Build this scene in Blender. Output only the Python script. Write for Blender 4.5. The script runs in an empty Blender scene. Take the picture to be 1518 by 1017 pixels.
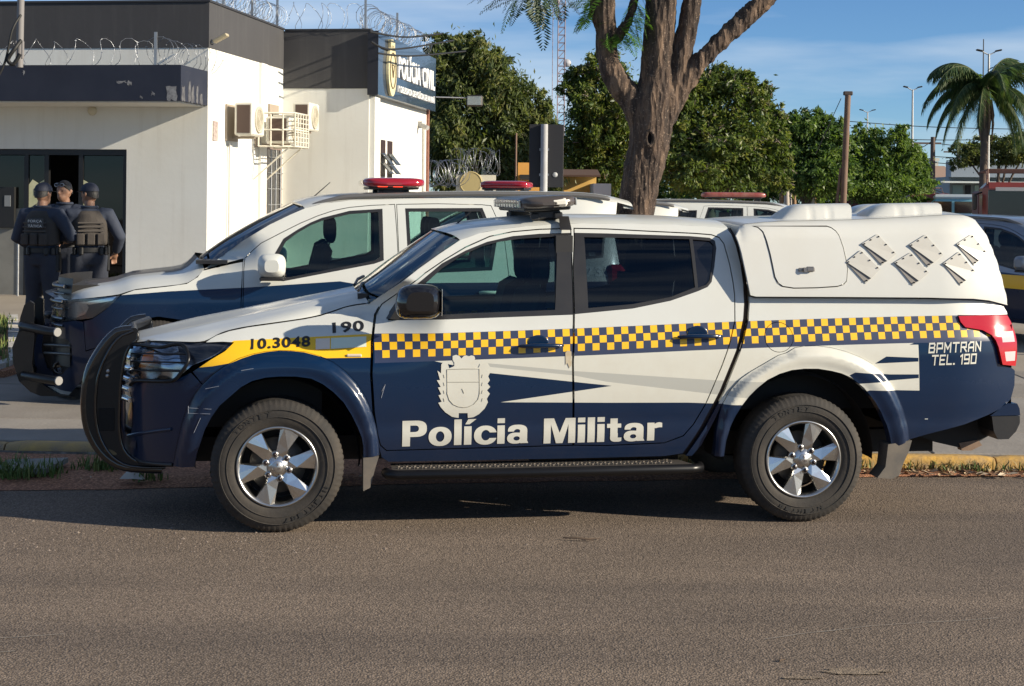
import bpy, bmesh, math, random
import numpy as np
from mathutils import Vector, Matrix, Quaternion
from mathutils import noise as mnoise
from mathutils.geometry import delaunay_2d_cdt

random.seed(7); np.random.seed(7)
R = math.radians
SC = bpy.context.scene
COL = SC.collection

# ------------------------------------------------------------------ camera
F, CX, HY, H, ROLL = 2300.0, 759.0, 293.0, 1.89, 0.0095
cam_d = bpy.data.cameras.new('camera'); cam = bpy.data.objects.new('camera', cam_d); COL.objects.link(cam)
cam_d.sensor_width = 36.0; cam_d.lens = 36.0*F/1518.0
cam_d.shift_y = -(508.5-HY)/1518.0
cam_d.clip_start = .1; cam_d.clip_end = 6000
cam.matrix_world = Matrix.Translation((0, 0, H)) @ Matrix.Rotation(R(90), 4, 'X') @ Matrix.Rotation(ROLL, 4, 'Z')
SC.camera = cam

# ------------------------------------------------------------------ sky, sun, exposure
SUN_EL, SUN_AZ = 21.0, 18.0            # sun low on the right, a little on the camera's side
wd = bpy.data.worlds.new('World'); SC.world = wd; wd.use_nodes = True
nt = wd.node_tree; nt.nodes.clear()
sky = nt.nodes.new('ShaderNodeTexSky'); sky.sky_type = 'NISHITA'; sky.sun_disc = False
sky.sun_elevation = R(SUN_EL); sky.sun_rotation = R(90+SUN_AZ); sky.air_density = 1.0; sky.dust_density = 0.0; sky.ozone_density = 4.0; sky.altitude = 2500
tc = nt.nodes.new('ShaderNodeTexCoord'); mp = nt.nodes.new('ShaderNodeMapping'); mp.inputs['Scale'].default_value = (1.6, 1.6, 11.0)
mp.inputs['Rotation'].default_value = (0, R(2), 0)
cn = nt.nodes.new('ShaderNodeTexNoise'); cn.inputs['Scale'].default_value = 2.1; cn.inputs['Detail'].default_value = 6; cn.inputs['Roughness'].default_value = .5
cr = nt.nodes.new('ShaderNodeValToRGB'); cr.color_ramp.elements[0].position = .44; cr.color_ramp.elements[1].position = .70
cr.color_ramp.elements[0].color = (0, 0, 0, 1); cr.color_ramp.elements[1].color = (.6, .6, .6, 1)
mx = nt.nodes.new('ShaderNodeMix'); mx.data_type = 'RGBA'
mx.inputs['B'].default_value = (7.6, 8.4, 9.2, 1)
bg = nt.nodes.new('ShaderNodeBackground'); bg.inputs['Strength'].default_value = .066
wo = nt.nodes.new('ShaderNodeOutputWorld')
L = nt.links.new
L(tc.outputs['Generated'], mp.inputs['Vector']); L(mp.outputs['Vector'], cn.inputs['Vector']); L(cn.outputs['Fac'], cr.inputs['Fac'])
wb = nt.nodes.new('ShaderNodeMix'); wb.data_type = 'RGBA'; wb.blend_type = 'MULTIPLY'; wb.inputs['Factor'].default_value = 1.0; wb.inputs['B'].default_value = (.86, 1.04, 1.18, 1)
L(sky.outputs['Color'], wb.inputs['A'])
L(cr.outputs['Color'], mx.inputs['Factor']); L(wb.outputs['Result'], mx.inputs['A']); L(mx.outputs['Result'], bg.inputs['Color']); L(bg.outputs['Background'], wo.inputs['Surface'])
sd = bpy.data.lights.new('sun', 'SUN'); sun = bpy.data.objects.new('sun', sd); COL.objects.link(sun)
sd.energy = 5.0; sd.angle = R(.55); sd.color = (1.0, .89, .71)
to_sun = Vector((math.cos(R(SUN_EL))*math.cos(R(SUN_AZ)), -math.cos(R(SUN_EL))*math.sin(R(SUN_AZ)), math.sin(R(SUN_EL))))
sun.rotation_euler = to_sun.to_track_quat('Z', 'Y').to_euler(); sun.location = (30, -8, 20)
vs = SC.view_settings; vs.view_transform = 'Standard'; vs.look = 'None'; vs.gamma = 1.0; vs.use_curve_mapping = False; vs.exposure = .62

# ------------------------------------------------------------------ helpers
def tag(o, label=None, cat=None, group=None, kind=None):
    if label: o['label'] = label
    if cat: o['category'] = cat
    if group: o['group'] = group
    if kind: o['kind'] = kind
    return o

def empty(name, loc=(0, 0, 0), rz=0.0, label=None, cat=None, group=None):
    o = bpy.data.objects.new(name, None); COL.objects.link(o); o.empty_display_size = .2
    o.location = loc; o.rotation_euler = (0, 0, rz)
    return tag(o, label, cat, group)

def unroll(px, py):
    return px + ROLL*(py-HY), py - ROLL*(px-CX)
def P(px, py, Y):
    """point seen at photo pixel (px, py) that stands Y metres away"""
    x, y = unroll(px, py)
    return Vector(((x-CX)/F*Y, Y, H-(y-HY)/F*Y))

def copy_tree(o, parent=None, mats=None):
    c = o.copy(); COL.objects.link(c); c.parent = parent
    if parent is not None: c.matrix_parent_inverse = o.matrix_parent_inverse.copy()
    if mats and c.type == 'MESH':
        for s in c.material_slots:
            if s.material and s.material.name in mats:
                m = mats[s.material.name]; s.link = 'OBJECT'; s.material = m
    for ch in list(o.children): copy_tree(ch, c, mats)
    return c

class MB:
    """collects shapes and links them as ONE mesh object"""
    def __init__(s): s.v = []; s.f = []; s.m = []; s.sm = []
    def add(s, vs_, fs, mi=0, smooth=False):
        b = len(s.v); s.v += [tuple(p) for p in vs_]
        for f in fs: s.f.append(tuple(b+i for i in f)); s.m.append(mi); s.sm.append(smooth)
        return s
    def box(s, c, d, mi=0, rot=None, bev=0.0):
        hx, hy, hz = d[0]/2, d[1]/2, d[2]/2
        c = Vector(c)
        if bev > 0:
            b = min(bev, hx*.9, hy*.9, hz*.9); vs_ = []; fs = []
            for sx in (-1, 1):
                for sy in (-1, 1):
                    for sz in (-1, 1):
                        vs_ += [Vector((sx*hx, sy*(hy-b), sz*(hz-b))), Vector((sx*(hx-b), sy*hy, sz*(hz-b))), Vector((sx*(hx-b), sy*(hy-b), sz*hz))]
            idx = lambda x, y, z, k: ((x*4+y*2+z)*3+k)
            fs = [[idx(1,0,0,0), idx(1,1,0,0), idx(1,1,1,0), idx(1,0,1,0)], [idx(0,1,0,0), idx(0,0,0,0), idx(0,0,1,0), idx(0,1,1,0)],
                  [idx(1,1,0,1), idx(0,1,0,1), idx(0,1,1,1), idx(1,1,1,1)], [idx(0,0,0,1), idx(1,0,0,1), idx(1,0,1,1), idx(0,0,1,1)],
                  [idx(0,0,1,2), idx(1,0,1,2), idx(1,1,1,2), idx(0,1,1,2)], [idx(0,1,0,2), idx(1,1,0,2), idx(1,0,0,2), idx(0,0,0,2)]]
            for z in (0, 1):
                for x in (0, 1):
                    fs.append([idx(x,0,z,0), idx(x,1,z,0), idx(x,1,z,2), idx(x,0,z,2)])
                for y in (0, 1):
                    fs.append([idx(0,y,z,1), idx(1,y,z,1), idx(1,y,z,2), idx(0,y,z,2)])
            for x in (0, 1):
                for y in (0, 1):
                    fs.append([idx(x,y,0,0), idx(x,y,1,0), idx(x,y,1,1), idx(x,y,0,1)])
                    for z in (0, 1): fs.append([idx(x,y,z,0), idx(x,y,z,1), idx(x,y,z,2)])
        else:
            vs_ = [Vector((x*hx, y*hy, z*hz)) for x in (-1, 1) for y in (-1, 1) for z in (-1, 1)]
            fs = [(0,1,3,2), (4,6,7,5), (0,4,5,1), (2,3,7,6), (0,2,6,4), (1,5,7,3)]
        if rot is not None:
            rm = rot if isinstance(rot, Matrix) else Matrix.Rotation(rot, 3, 'Z')
            vs_ = [rm @ p for p in vs_]
        return s.add([p+c for p in vs_], fs, mi)
    def tube(s, pts, rad, seg=8, mi=0, smooth=True, cap=True, flat=1.0):
        pts = [Vector(p) for p in pts]; n = len(pts)
        if not hasattr(rad, '__len__'): rad = [rad]*n
        vs_ = []; fs = []; up = None
        for i in range(n):
            t = (pts[min(i+1, n-1)]-pts[max(i-1, 0)])
            if t.length < 1e-9: t = Vector((0, 0, 1))
            t.normalize()
            if up is None:
                up = Vector((0, 0, 1)) if abs(t.z) < .9 else Vector((1, 0, 0))
            x = up.cross(t)
            if x.length < 1e-6: x = Vector((0, 1, 0)).cross(t)
            x.normalize(); y = t.cross(x).normalized(); up = y
            for k in range(seg):
                a = 2*math.pi*k/seg
                vs_.append(pts[i]+x*math.cos(a)*rad[i]+y*math.sin(a)*rad[i]*flat)
        for i in range(n-1):
            for k in range(seg):
                k2 = (k+1) % seg
                fs.append((i*seg+k, i*seg+k2, (i+1)*seg+k2, (i+1)*seg+k))
        s.add(vs_, fs, mi, smooth)
        if cap:
            s.add(vs_[:seg], [tuple(reversed(range(seg)))], mi); s.add(vs_[-seg:], [tuple(range(seg))], mi)
        return s
    def cyl(s, a, b, r, seg=12, mi=0, r2=None, smooth=True):
        return s.tube([a, b], [r, r if r2 is None else r2], seg, mi, smooth)
    def lathe(s, prof, seg=48, axis='Y', c=(0, 0, 0), mi=0, smooth=True, arc=(0, 2*math.pi)):
        """prof: list of (radius, along)"""
        vs_ = []; fs = []; n = len(prof); full = abs(arc[1]-arc[0]-2*math.pi) < 1e-6; ns = seg if full else seg+1
        for i in range(ns):
            a = arc[0]+(arc[1]-arc[0])*i/seg
            for r, t in prof:
                if axis == 'Y': p = (c[0]+r*math.cos(a), c[1]+t, c[2]+r*math.sin(a))
                elif axis == 'Z': p = (c[0]+r*math.cos(a), c[1]+r*math.sin(a), c[2]+t)
                else: p = (c[0]+t, c[1]+r*math.cos(a), c[2]+r*math.sin(a))
                vs_.append(p)
        for i in range(seg):
            j = (i+1) % ns
            for k in range(n-1): fs.append((i*n+k, i*n+k+1, j*n+k+1, j*n+k))
        return s.add(vs_, fs, mi, smooth)
    def grid(s, rows, mi=0, smooth=True, flip=False):
        m = len(rows[0]); vs_ = [p for r in rows for p in r]; fs = []
        for i in range(len(rows)-1):
            for k in range(m-1):
                q = (i*m+k, i*m+k+1, (i+1)*m+k+1, (i+1)*m+k)
                fs.append(tuple(reversed(q)) if flip else q)
        return s.add(vs_, fs, mi, smooth)
    def prism(s, poly, vec, mi=0):
        """closed outline (3D points) pushed along vec"""
        n = len(poly); poly = [Vector(p) for p in poly]; vec = Vector(vec)
        vs_ = poly+[p+vec for p in poly]
        fs = [tuple(reversed(range(n))), tuple(range(n, 2*n))]+[(i, (i+1) % n, n+(i+1) % n, n+i) for i in range(n)]
        return s.add(vs_, fs, mi)
    def build(s, name, mats, parent=None, recalc=True):
        me = bpy.data.meshes.new(name); me.from_pydata(s.v, [], s.f)
        if not isinstance(mats, (list, tuple)): mats = [mats]
        for m in mats: me.materials.append(m)
        me.polygons.foreach_set('material_index', s.m); me.polygons.foreach_set('use_smooth', s.sm)
        if recalc:
            bm = bmesh.new(); bm.from_mesh(me); bmesh.ops.recalc_face_normals(bm, faces=bm.faces); bm.to_mesh(me); bm.free()
        me.update()
        o = bpy.data.objects.new(name, me); COL.objects.link(o); o.parent = parent
        return o

def smoothstep(a, b, x):
    t = max(0.0, min(1.0, (x-a)/(b-a))); return t*t*(3-2*t)
def curve1(pts):
    """monotone-ish cubic through (x, y) pairs"""
    xs = [p[0] for p in pts]; ys = [p[1] for p in pts]; n = len(xs); ms = []
    for i in range(n):
        if i == 0: m = (ys[1]-ys[0])/(xs[1]-xs[0])
        elif i == n-1: m = (ys[-1]-ys[-2])/(xs[-1]-xs[-2])
        else:
            d0 = (ys[i]-ys[i-1])/(xs[i]-xs[i-1]); d1 = (ys[i+1]-ys[i])/(xs[i+1]-xs[i])
            m = 0 if d0*d1 <= 0 else 2*d0*d1/(d0+d1)
        ms.append(m)
    def f(x):
        if x <= xs[0]: return ys[0]+ms[0]*(x-xs[0])
        if x >= xs[-1]: return ys[-1]+ms[-1]*(x-xs[-1])
        i = 0
        while x > xs[i+1]: i += 1
        h = xs[i+1]-xs[i]; t = (x-xs[i])/h; t2 = t*t; t3 = t2*t
        return (2*t3-3*t2+1)*ys[i]+(t3-2*t2+t)*h*ms[i]+(-2*t3+3*t2)*ys[i+1]+(t3-t2)*h*ms[i+1]
    return f
def resample(pts, n):
    pts = [Vector(p) for p in pts]; d = [0]
    for a, b in zip(pts, pts[1:]): d.append(d[-1]+(b-a).length)
    out = []; j = 0
    for i in range(n):
        t = d[-1]*i/(n-1)
        while j < len(pts)-2 and d[j+1] < t: j += 1
        k = (t-d[j])/max(1e-9, d[j+1]-d[j]); out.append(pts[j].lerp(pts[j+1], max(0, min(1, k))))
    return out
def smooth_line(pts, n, closed=False):
    """Catmull-Rom through points, n samples per span"""
    pts = [Vector(p) for p in pts]; m = len(pts); out = []
    for i in range(m if closed else m-1):
        if closed: p0, p1, p2, p3 = pts[(i-1) % m], pts[i], pts[(i+1) % m], pts[(i+2) % m]
        else: p0, p1, p2, p3 = pts[max(i-1, 0)], pts[i], pts[i+1], pts[min(i+2, m-1)]
        for k in range(n):
            t = k/n
            out.append(.5*((2*p1)+(p2-p0)*t+(2*p0-5*p1+4*p2-p3)*t*t+(3*p1-p0-3*p2+p3)*t**3))
    if not closed: out.append(pts[-1])
    return out
def inpoly(pts, poly):
    """numpy even-odd test; pts (n, 2)"""
    x = pts[:, 0]; y = pts[:, 1]; r = np.zeros(len(x), bool); n = len(poly)
    for i in range(n):
        x1, y1 = poly[i]; x2, y2 = poly[(i+1) % n]
        if y1 == y2: continue
        c = ((y1 > y) != (y2 > y)) & (x < (x2-x1)*(y-y1)/(y2-y1)+x1); r ^= c
    return r
def offset_poly(poly, d):
    """d > 0 grows the outline"""
    n = len(poly); a = sum(poly[i][0]*poly[(i+1) % n][1]-poly[(i+1) % n][0]*poly[i][1] for i in range(n)); sg = 1 if a > 0 else -1
    out = []
    for i in range(n):
        p0 = Vector(poly[i-1]); p1 = Vector(poly[i]); p2 = Vector(poly[(i+1) % n])
        e1 = (p1-p0).normalized(); e2 = (p2-p1).normalized()
        n1 = Vector((e1.y, -e1.x))*sg; n2 = Vector((e2.y, -e2.x))*sg; b = (n1+n2)
        if b.length < 1e-6: b = n1
        b.normalize(); k = d/max(.4, b.dot(n1)); q = p1+b*k; out.append((q.x, q.y))
    return out

# ------------------------------------------------------------------ materials
def new_mat(name):
    m = bpy.data.materials.new(name); m.use_nodes = True
    return m, m.node_tree, m.node_tree.nodes['Principled BSDF']
MATS = {}
def mat(name, col, rough=.5, metal=0.0, coat=0.0, var=None, bump=None, spec=.5, coords='Object', emit=None, coat_r=.04):
    """var = (scale, amount, second colour); bump = (scale, strength)"""
    if name in MATS: return MATS[name]
    m, t, b = new_mat(name); MATS[name] = m
    b.inputs['Base Color'].default_value = (*col, 1); b.inputs['Roughness'].default_value = rough
    b.inputs['Metallic'].default_value = metal; b.inputs['Specular IOR Level'].default_value = spec
    if coat: b.inputs['Coat Weight'].default_value = coat; b.inputs['Coat Roughness'].default_value = coat_r
    if emit: b.inputs['Emission Color'].default_value = (*emit[0], 1); b.inputs['Emission Strength'].default_value = emit[1]
    tcx = t.nodes.new('ShaderNodeTexCoord')
    if var:
        n = t.nodes.new('ShaderNodeTexNoise'); n.inputs['Scale'].default_value = var[0]; n.inputs['Detail'].default_value = 7; n.inputs['Roughness'].default_value = .62
        r = t.nodes.new('ShaderNodeValToRGB'); r.color_ramp.elements[0].position = .38; r.color_ramp.elements[1].position = .72
        r.color_ramp.elements[0].color = (0, 0, 0, 1); r.color_ramp.elements[1].color = (var[1],)*3+(1,)
        x = t.nodes.new('ShaderNodeMix'); x.data_type = 'RGBA'; x.inputs['A'].default_value = (*col, 1); x.inputs['B'].default_value = (*var[2], 1)
        t.links.new(tcx.outputs[coords], n.inputs['Vector']); t.links.new(n.outputs['Fac'], r.inputs['Fac']); t.links.new(r.outputs['Color'], x.inputs['Factor']); t.links.new(x.outputs['Result'], b.inputs['Base Color'])
    if bump:
        n2 = t.nodes.new('ShaderNodeTexNoise'); n2.inputs['Scale'].default_value = bump[0]; n2.inputs['Detail'].default_value = 5
        bp = t.nodes.new('ShaderNodeBump'); bp.inputs['Strength'].default_value = bump[1]; bp.inputs['Distance'].default_value = .01
        t.links.new(tcx.outputs[coords], n2.inputs['Vector']); t.links.new(n2.outputs['Fac'], bp.inputs['Height']); t.links.new(bp.outputs['Normal'], b.inputs['Normal'])
    return m
def glass_mat(name, tint, gloss=.02, ior=1.5):
    if name in MATS: return MATS[name]
    m = bpy.data.materials.new(name); m.use_nodes = True; t = m.node_tree; t.nodes.clear(); MATS[name] = m
    o = t.nodes.new('ShaderNodeOutputMaterial'); fr = t.nodes.new('ShaderNodeFresnel'); fr.inputs['IOR'].default_value = ior
    tr = t.nodes.new('ShaderNodeBsdfTransparent'); tr.inputs['Color'].default_value = (*tint, 1)
    gl = t.nodes.new('ShaderNodeBsdfGlossy'); gl.inputs['Roughness'].default_value = gloss; gl.inputs['Color'].default_value = (1, 1, 1, 1)
    x = t.nodes.new('ShaderNodeMixShader')
    t.links.new(fr.outputs[0], x.inputs[0]); t.links.new(tr.outputs[0], x.inputs[1]); t.links.new(gl.outputs[0], x.inputs[2]); t.links.new(x.outputs[0], o.inputs['Surface'])
    return m
def dusty_low(m, k=.5):
    """road dust thrown up on the lower body, in blotches"""
    t = m.node_tree; b = t.nodes['Principled BSDF']; src = b.inputs['Base Color'].links[0].from_socket; N = t.nodes.new; lk = t.links.new
    tcx = N('ShaderNodeTexCoord'); sx = N('ShaderNodeSeparateXYZ'); lk(tcx.outputs['Object'], sx.inputs[0])
    mr = N('ShaderNodeMapRange'); mr.inputs['From Min'].default_value = .95; mr.inputs['From Max'].default_value = .30; mr.inputs['To Max'].default_value = k; lk(sx.outputs['Z'], mr.inputs['Value'])
    n = N('ShaderNodeTexNoise'); n.inputs['Scale'].default_value = 5; n.inputs['Detail'].default_value = 8; n.inputs['Roughness'].default_value = .7; lk(tcx.outputs['Object'], n.inputs['Vector'])
    mu = N('ShaderNodeMath'); mu.operation = 'MULTIPLY'; lk(mr.outputs[0], mu.inputs[0]); lk(n.outputs['Fac'], mu.inputs[1])
    x = N('ShaderNodeMix'); x.data_type = 'RGBA'; x.inputs['B'].default_value = (.16, .12, .09, 1); lk(mu.outputs[0], x.inputs['Factor']); lk(src, x.inputs['A']); lk(x.outputs['Result'], b.inputs['Base Color'])
    r2 = N('ShaderNodeMath'); r2.operation = 'MULTIPLY_ADD'; r2.inputs[1].default_value = .9; r2.inputs[2].default_value = b.inputs['Roughness'].default_value; lk(mu.outputs[0], r2.inputs[0]); lk(r2.outputs[0], b.inputs['Roughness'])
white_paint = mat('white_paint', (.60, .61, .575), .36, coat=.5, var=(2.6, .20, (.50, .46, .38)), coat_r=.10); dusty_low(white_paint)
navy_paint = mat('navy_paint', (.0015, .0150, .050), .26, coat=.40, spec=.3, var=(3.0, .08, (.012, .030, .060)), coat_r=.07); dusty_low(navy_paint, .16)
yellow_vinyl = mat('yellow_vinyl', (.88, .50, .01), .42, coat=.3, coat_r=.15)
check_navy = mat('check_navy', (.028, .038, .085), .42, coat=.3, coat_r=.15)
grey_vinyl = mat('grey_vinyl', (.42, .42, .385), .4, coat=.3, coat_r=.15)
cream_vinyl = mat('cream_vinyl', (.62, .61, .54), .42, coat=.25, coat_r=.15, var=(9, .25, (.52, .48, .40)))
print_black = mat('print_black', (.012, .012, .014), .5)
black_trim = mat('black_trim', (.016, .016, .018), .42, var=(6, .3, (.05, .045, .04)))
black_gloss = mat('black_gloss', (.008, .008, .010), .12, coat=.6)
black_metal = mat('black_powder_metal', (.005, .005, .006), .35, spec=.35, var=(12, .12, (.02, .019, .018)))
rubber = mat('tyre_rubber', (.020, .018, .0165), .8, var=(5, .8, (.060, .049, .038)), bump=(60, .15))
alloy = mat('machined_alloy', (.66, .66, .65), .26, metal=1.0, var=(9, .35, (.42, .39, .35)))
alloy_lip = mat('alloy_lip', (.55, .55, .54), .3, metal=1.0, var=(9, .4, (.36, .31, .26)))
dark_metal = mat('dark_metal', (.05, .048, .045), .5, metal=.6, var=(8, .5, (.10, .08, .06)))
chrome = mat('chrome', (.75, .75, .75), .12, metal=1.0)
steel_gal = mat('galvanised_steel', (.42, .43, .44), .42, metal=.85, var=(14, .5, (.28, .27, .26)))
interior = mat('dark_interior', (.022, .022, .024), .75)
seat_cloth = mat('seat_cloth', (.035, .036, .04), .85, bump=(180, .3))
glass_side = glass_mat('side_glass', (.42, .60, .58))
glass_tint = glass_mat('tinted_glass', (.19, .24, .27))
glass_screen = glass_mat('windscreen_glass', (.45, .58, .60))
glass_clear = glass_mat('clear_lens', (.88, .90, .92), ior=1.45)
red_lens = mat('red_lens', (.45, .012, .02), .12, coat=.6)
amber_lens = mat('amber_lens', (.65, .20, .03), .15, coat=.5)
concrete = mat('concrete', (.30, .275, .24), .9, var=(1.2, .6, (.20, .175, .15)), bump=(40, .25), coords='Object')
# ------------------------------------------------------------------ vehicle tools
class Frame:
    """a vehicle's own frame: u runs from nose to tail, v away from the near side, z up"""
    def __init__(s, X0, Y0, Z0, yaw, W, half):
        s.o = (X0, Y0, Z0); s.c = math.cos(yaw); s.s = math.sin(yaw); s.yaw = yaw; s.W = W; s.mid = half
    def uz(s, px, py, v=None):
        x, y = unroll(px, py); kx = (x-CX)/F; kz = -(y-HY)/F
        vv = .06 if v is None else v
        for _ in range(1 if v is not None else 8):
            # v(t) = -(kx t - X0) s + (t - Y0) c
            t = (vv - s.o[0]*s.s + s.o[1]*s.c)/(-kx*s.s + s.c)
            rx = kx*t-s.o[0]; ry = t-s.o[1]; u = rx*s.c+ry*s.s; z = H+kz*t-s.o[2]
            if v is None: vv = .5*vv+.5*s.W(u, z)
        return (u, z)
    def poly(s, pts, v=None): return [s.uz(x, y, v) for x, y in pts]

def subdiv(poly, d, closed=True):
    out = []; n = len(poly)
    for i in range(n if closed else n-1):
        a = poly[i]; b = poly[(i+1) % n]; l = math.hypot(b[0]-a[0], b[1]-a[1]); k = max(1, int(l/d))
        for j in range(k): out.append((a[0]+(b[0]-a[0])*j/k, a[1]+(b[1]-a[1])*j/k))
    return out

def panel(name, poly, mats, parent, W, regions=(), holes=(), grid=.05, depth=.02, off=0.0, mid=None, lip=None):
    """sheet that follows the side surface v = W(u, z); regions = [(outline, material index)] are vinyl areas cut into it"""
    if not isinstance(mats, (list, tuple)): mats = [mats]
    poly = subdiv(poly, grid); holes = [subdiv(h, grid) for h in holes]
    us = [p[0] for p in poly]; zs = [p[1] for p in poly]; bb = (min(us), max(us), min(zs), max(zs))
    V = []; E = []
    def loop(q):
        b = len(V)
        for p in q: V.append(Vector(p))
        for i in range(len(q)): E.append((b+i, b+(i+1) % len(q)))
    loop(poly)
    for h in holes: loop(h)
    regs = []
    for rp, mi in regions:
        ru = [p[0] for p in rp]; rz = [p[1] for p in rp]
        if max(ru) < bb[0] or min(ru) > bb[1] or max(rz) < bb[2] or min(rz) > bb[3]: continue
        regs.append((rp, mi)); loop(subdiv(rp, grid) if max(ru)-min(ru) > .1 else rp)
    gx = np.arange(bb[0]+grid*.37, bb[1], grid); gz = np.arange(bb[2]+grid*.41, bb[3], grid)
    G = np.array([(a, b) for a in gx for b in gz]) if len(gx) and len(gz) else np.zeros((0, 2))
    if len(G):
        G = G[inpoly(G, poly)]
        for p in G: V.append(Vector((p[0], p[1])))
    ov, oe, of, _, _, _ = delaunay_2d_cdt(V, E, [], 0, 1e-5)
    pts = np.array([(p.x, p.y) for p in ov]); fs = np.array([f for f in of if len(f) == 3])
    cen = pts[fs].mean(axis=1); keep = inpoly(cen, poly)
    for h in holes: keep &= ~inpoly(cen, h)
    fs = fs[keep]; cen = cen[keep]; mi = np.zeros(len(fs), int)
    for rp, k in regs: mi[inpoly(cen, rp)] = k
    used = np.unique(fs); remap = {int(a): i for i, a in enumerate(used)}
    v3 = []; nrm = []; e = .004
    for a in used:
        u, z = pts[a]; w = W(u, z); wu = (W(u+e, z)-W(u-e, z))/(2*e); wz = (W(u, z+e)-W(u, z-e))/(2*e)
        v3.append((u, w+off, z)); n = Vector((wu, -1, wz)).normalized(); nrm.append(tuple(n))
    faces = []
    for f in fs:
        a, b, c = f; cr_ = (pts[b][0]-pts[a][0])*(pts[c][1]-pts[a][1])-(pts[b][1]-pts[a][1])*(pts[c][0]-pts[a][0])
        faces.append(tuple(remap[int(i)] for i in ((a, b, c) if cr_ > 0 else (a, c, b))))
    mis = list(mi); nf = len(faces)
    if depth:
        for lp in [poly]+holes:
            b = len(v3); n = len(lp)
            for u, z in lp: v3.append((u, W(u, z)+off, z))
            for u, z in lp: v3.append((u, W(u, z)+off+depth, z))
            cs = np.array([((lp[i][0]+lp[(i+1) % n][0])/2, (lp[i][1]+lp[(i+1) % n][1])/2) for i in range(n)])
            cm = np.zeros(n, int)
            for rp, k in regs: cm[inpoly(cs, rp)] = k
            for i in range(n):
                j = (i+1) % n; faces.append((b+i, b+j, b+n+j, b+n+i)); mis.append(cm[i])
    res = []
    for side in ((0,) if mid is None else (0, 1)):
        if side: vv = [(p[0], 2*mid-p[1], p[2]) for p in v3]; ff = [tuple(reversed(f)) for f in faces]
        else: vv = v3; ff = faces
        me = bpy.data.meshes.new(name); me.from_pydata(vv, [], ff)
        for m in mats: me.materials.append(m)
        me.polygons.foreach_set('material_index', [int(i) for i in mis]); me.polygons.foreach_set('use_smooth', [True]*len(ff))
        ln = []
        for k, f in enumerate(ff):
            for i in f:
                if k < nf: q = nrm[i]; ln.append((q[0], -q[1], q[2]) if side else q)
                else: ln.append((0, 0, 0))
        me.normals_split_custom_set(ln); me.update()
        o = bpy.data.objects.new(name, me); COL.objects.link(o); o.parent = parent; res.append(o)
    return res

def text_2d(s, bold=0.0, shear=0.0):
    cu = bpy.data.curves.new('t', 'FONT'); cu.body = s; cu.offset = bold; cu.resolution_u = 4; cu.shear = shear; cu.space_character = 1.0+bold*3.2
    ob = bpy.data.objects.new('t', cu); COL.objects.link(ob)
    dg = bpy.context.evaluated_depsgraph_get(); me = bpy.data.meshes.new_from_object(ob.evaluated_get(dg))
    vs_ = [(v.co.x, v.co.y) for v in me.vertices]; fs = [tuple(p.vertices) for p in me.polygons]
    bpy.data.objects.remove(ob); bpy.data.curves.remove(cu); bpy.data.meshes.remove(me)
    a = np.array(vs_); mn = a.min(0); mxx = a.max(0); a = (a-mn)/(mxx-mn)
    return a, fs
def text_quad(name, s, c00, c10, c01, m, parent, bold=0.0, fn=None, shear=0.0):
    """lettering stretched into the parallelogram c00 (low left), c10 (low right), c01 (high left); fn lifts (u, z) to 3D"""
    a, fs = text_2d(s, bold, shear); c00 = Vector(c00); ex = Vector(c10)-c00; ey = Vector(c01)-c00
    vs_ = []
    for x, y in a:
        p = c00+ex*float(x)+ey*float(y); vs_.append(fn(p) if fn else tuple(p))
    me = bpy.data.meshes.new(name); me.from_pydata(vs_, [], fs); me.materials.append(m); me.update()
    o = bpy.data.objects.new(name, me); COL.objects.link(o); o.parent = parent
    return o

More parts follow.
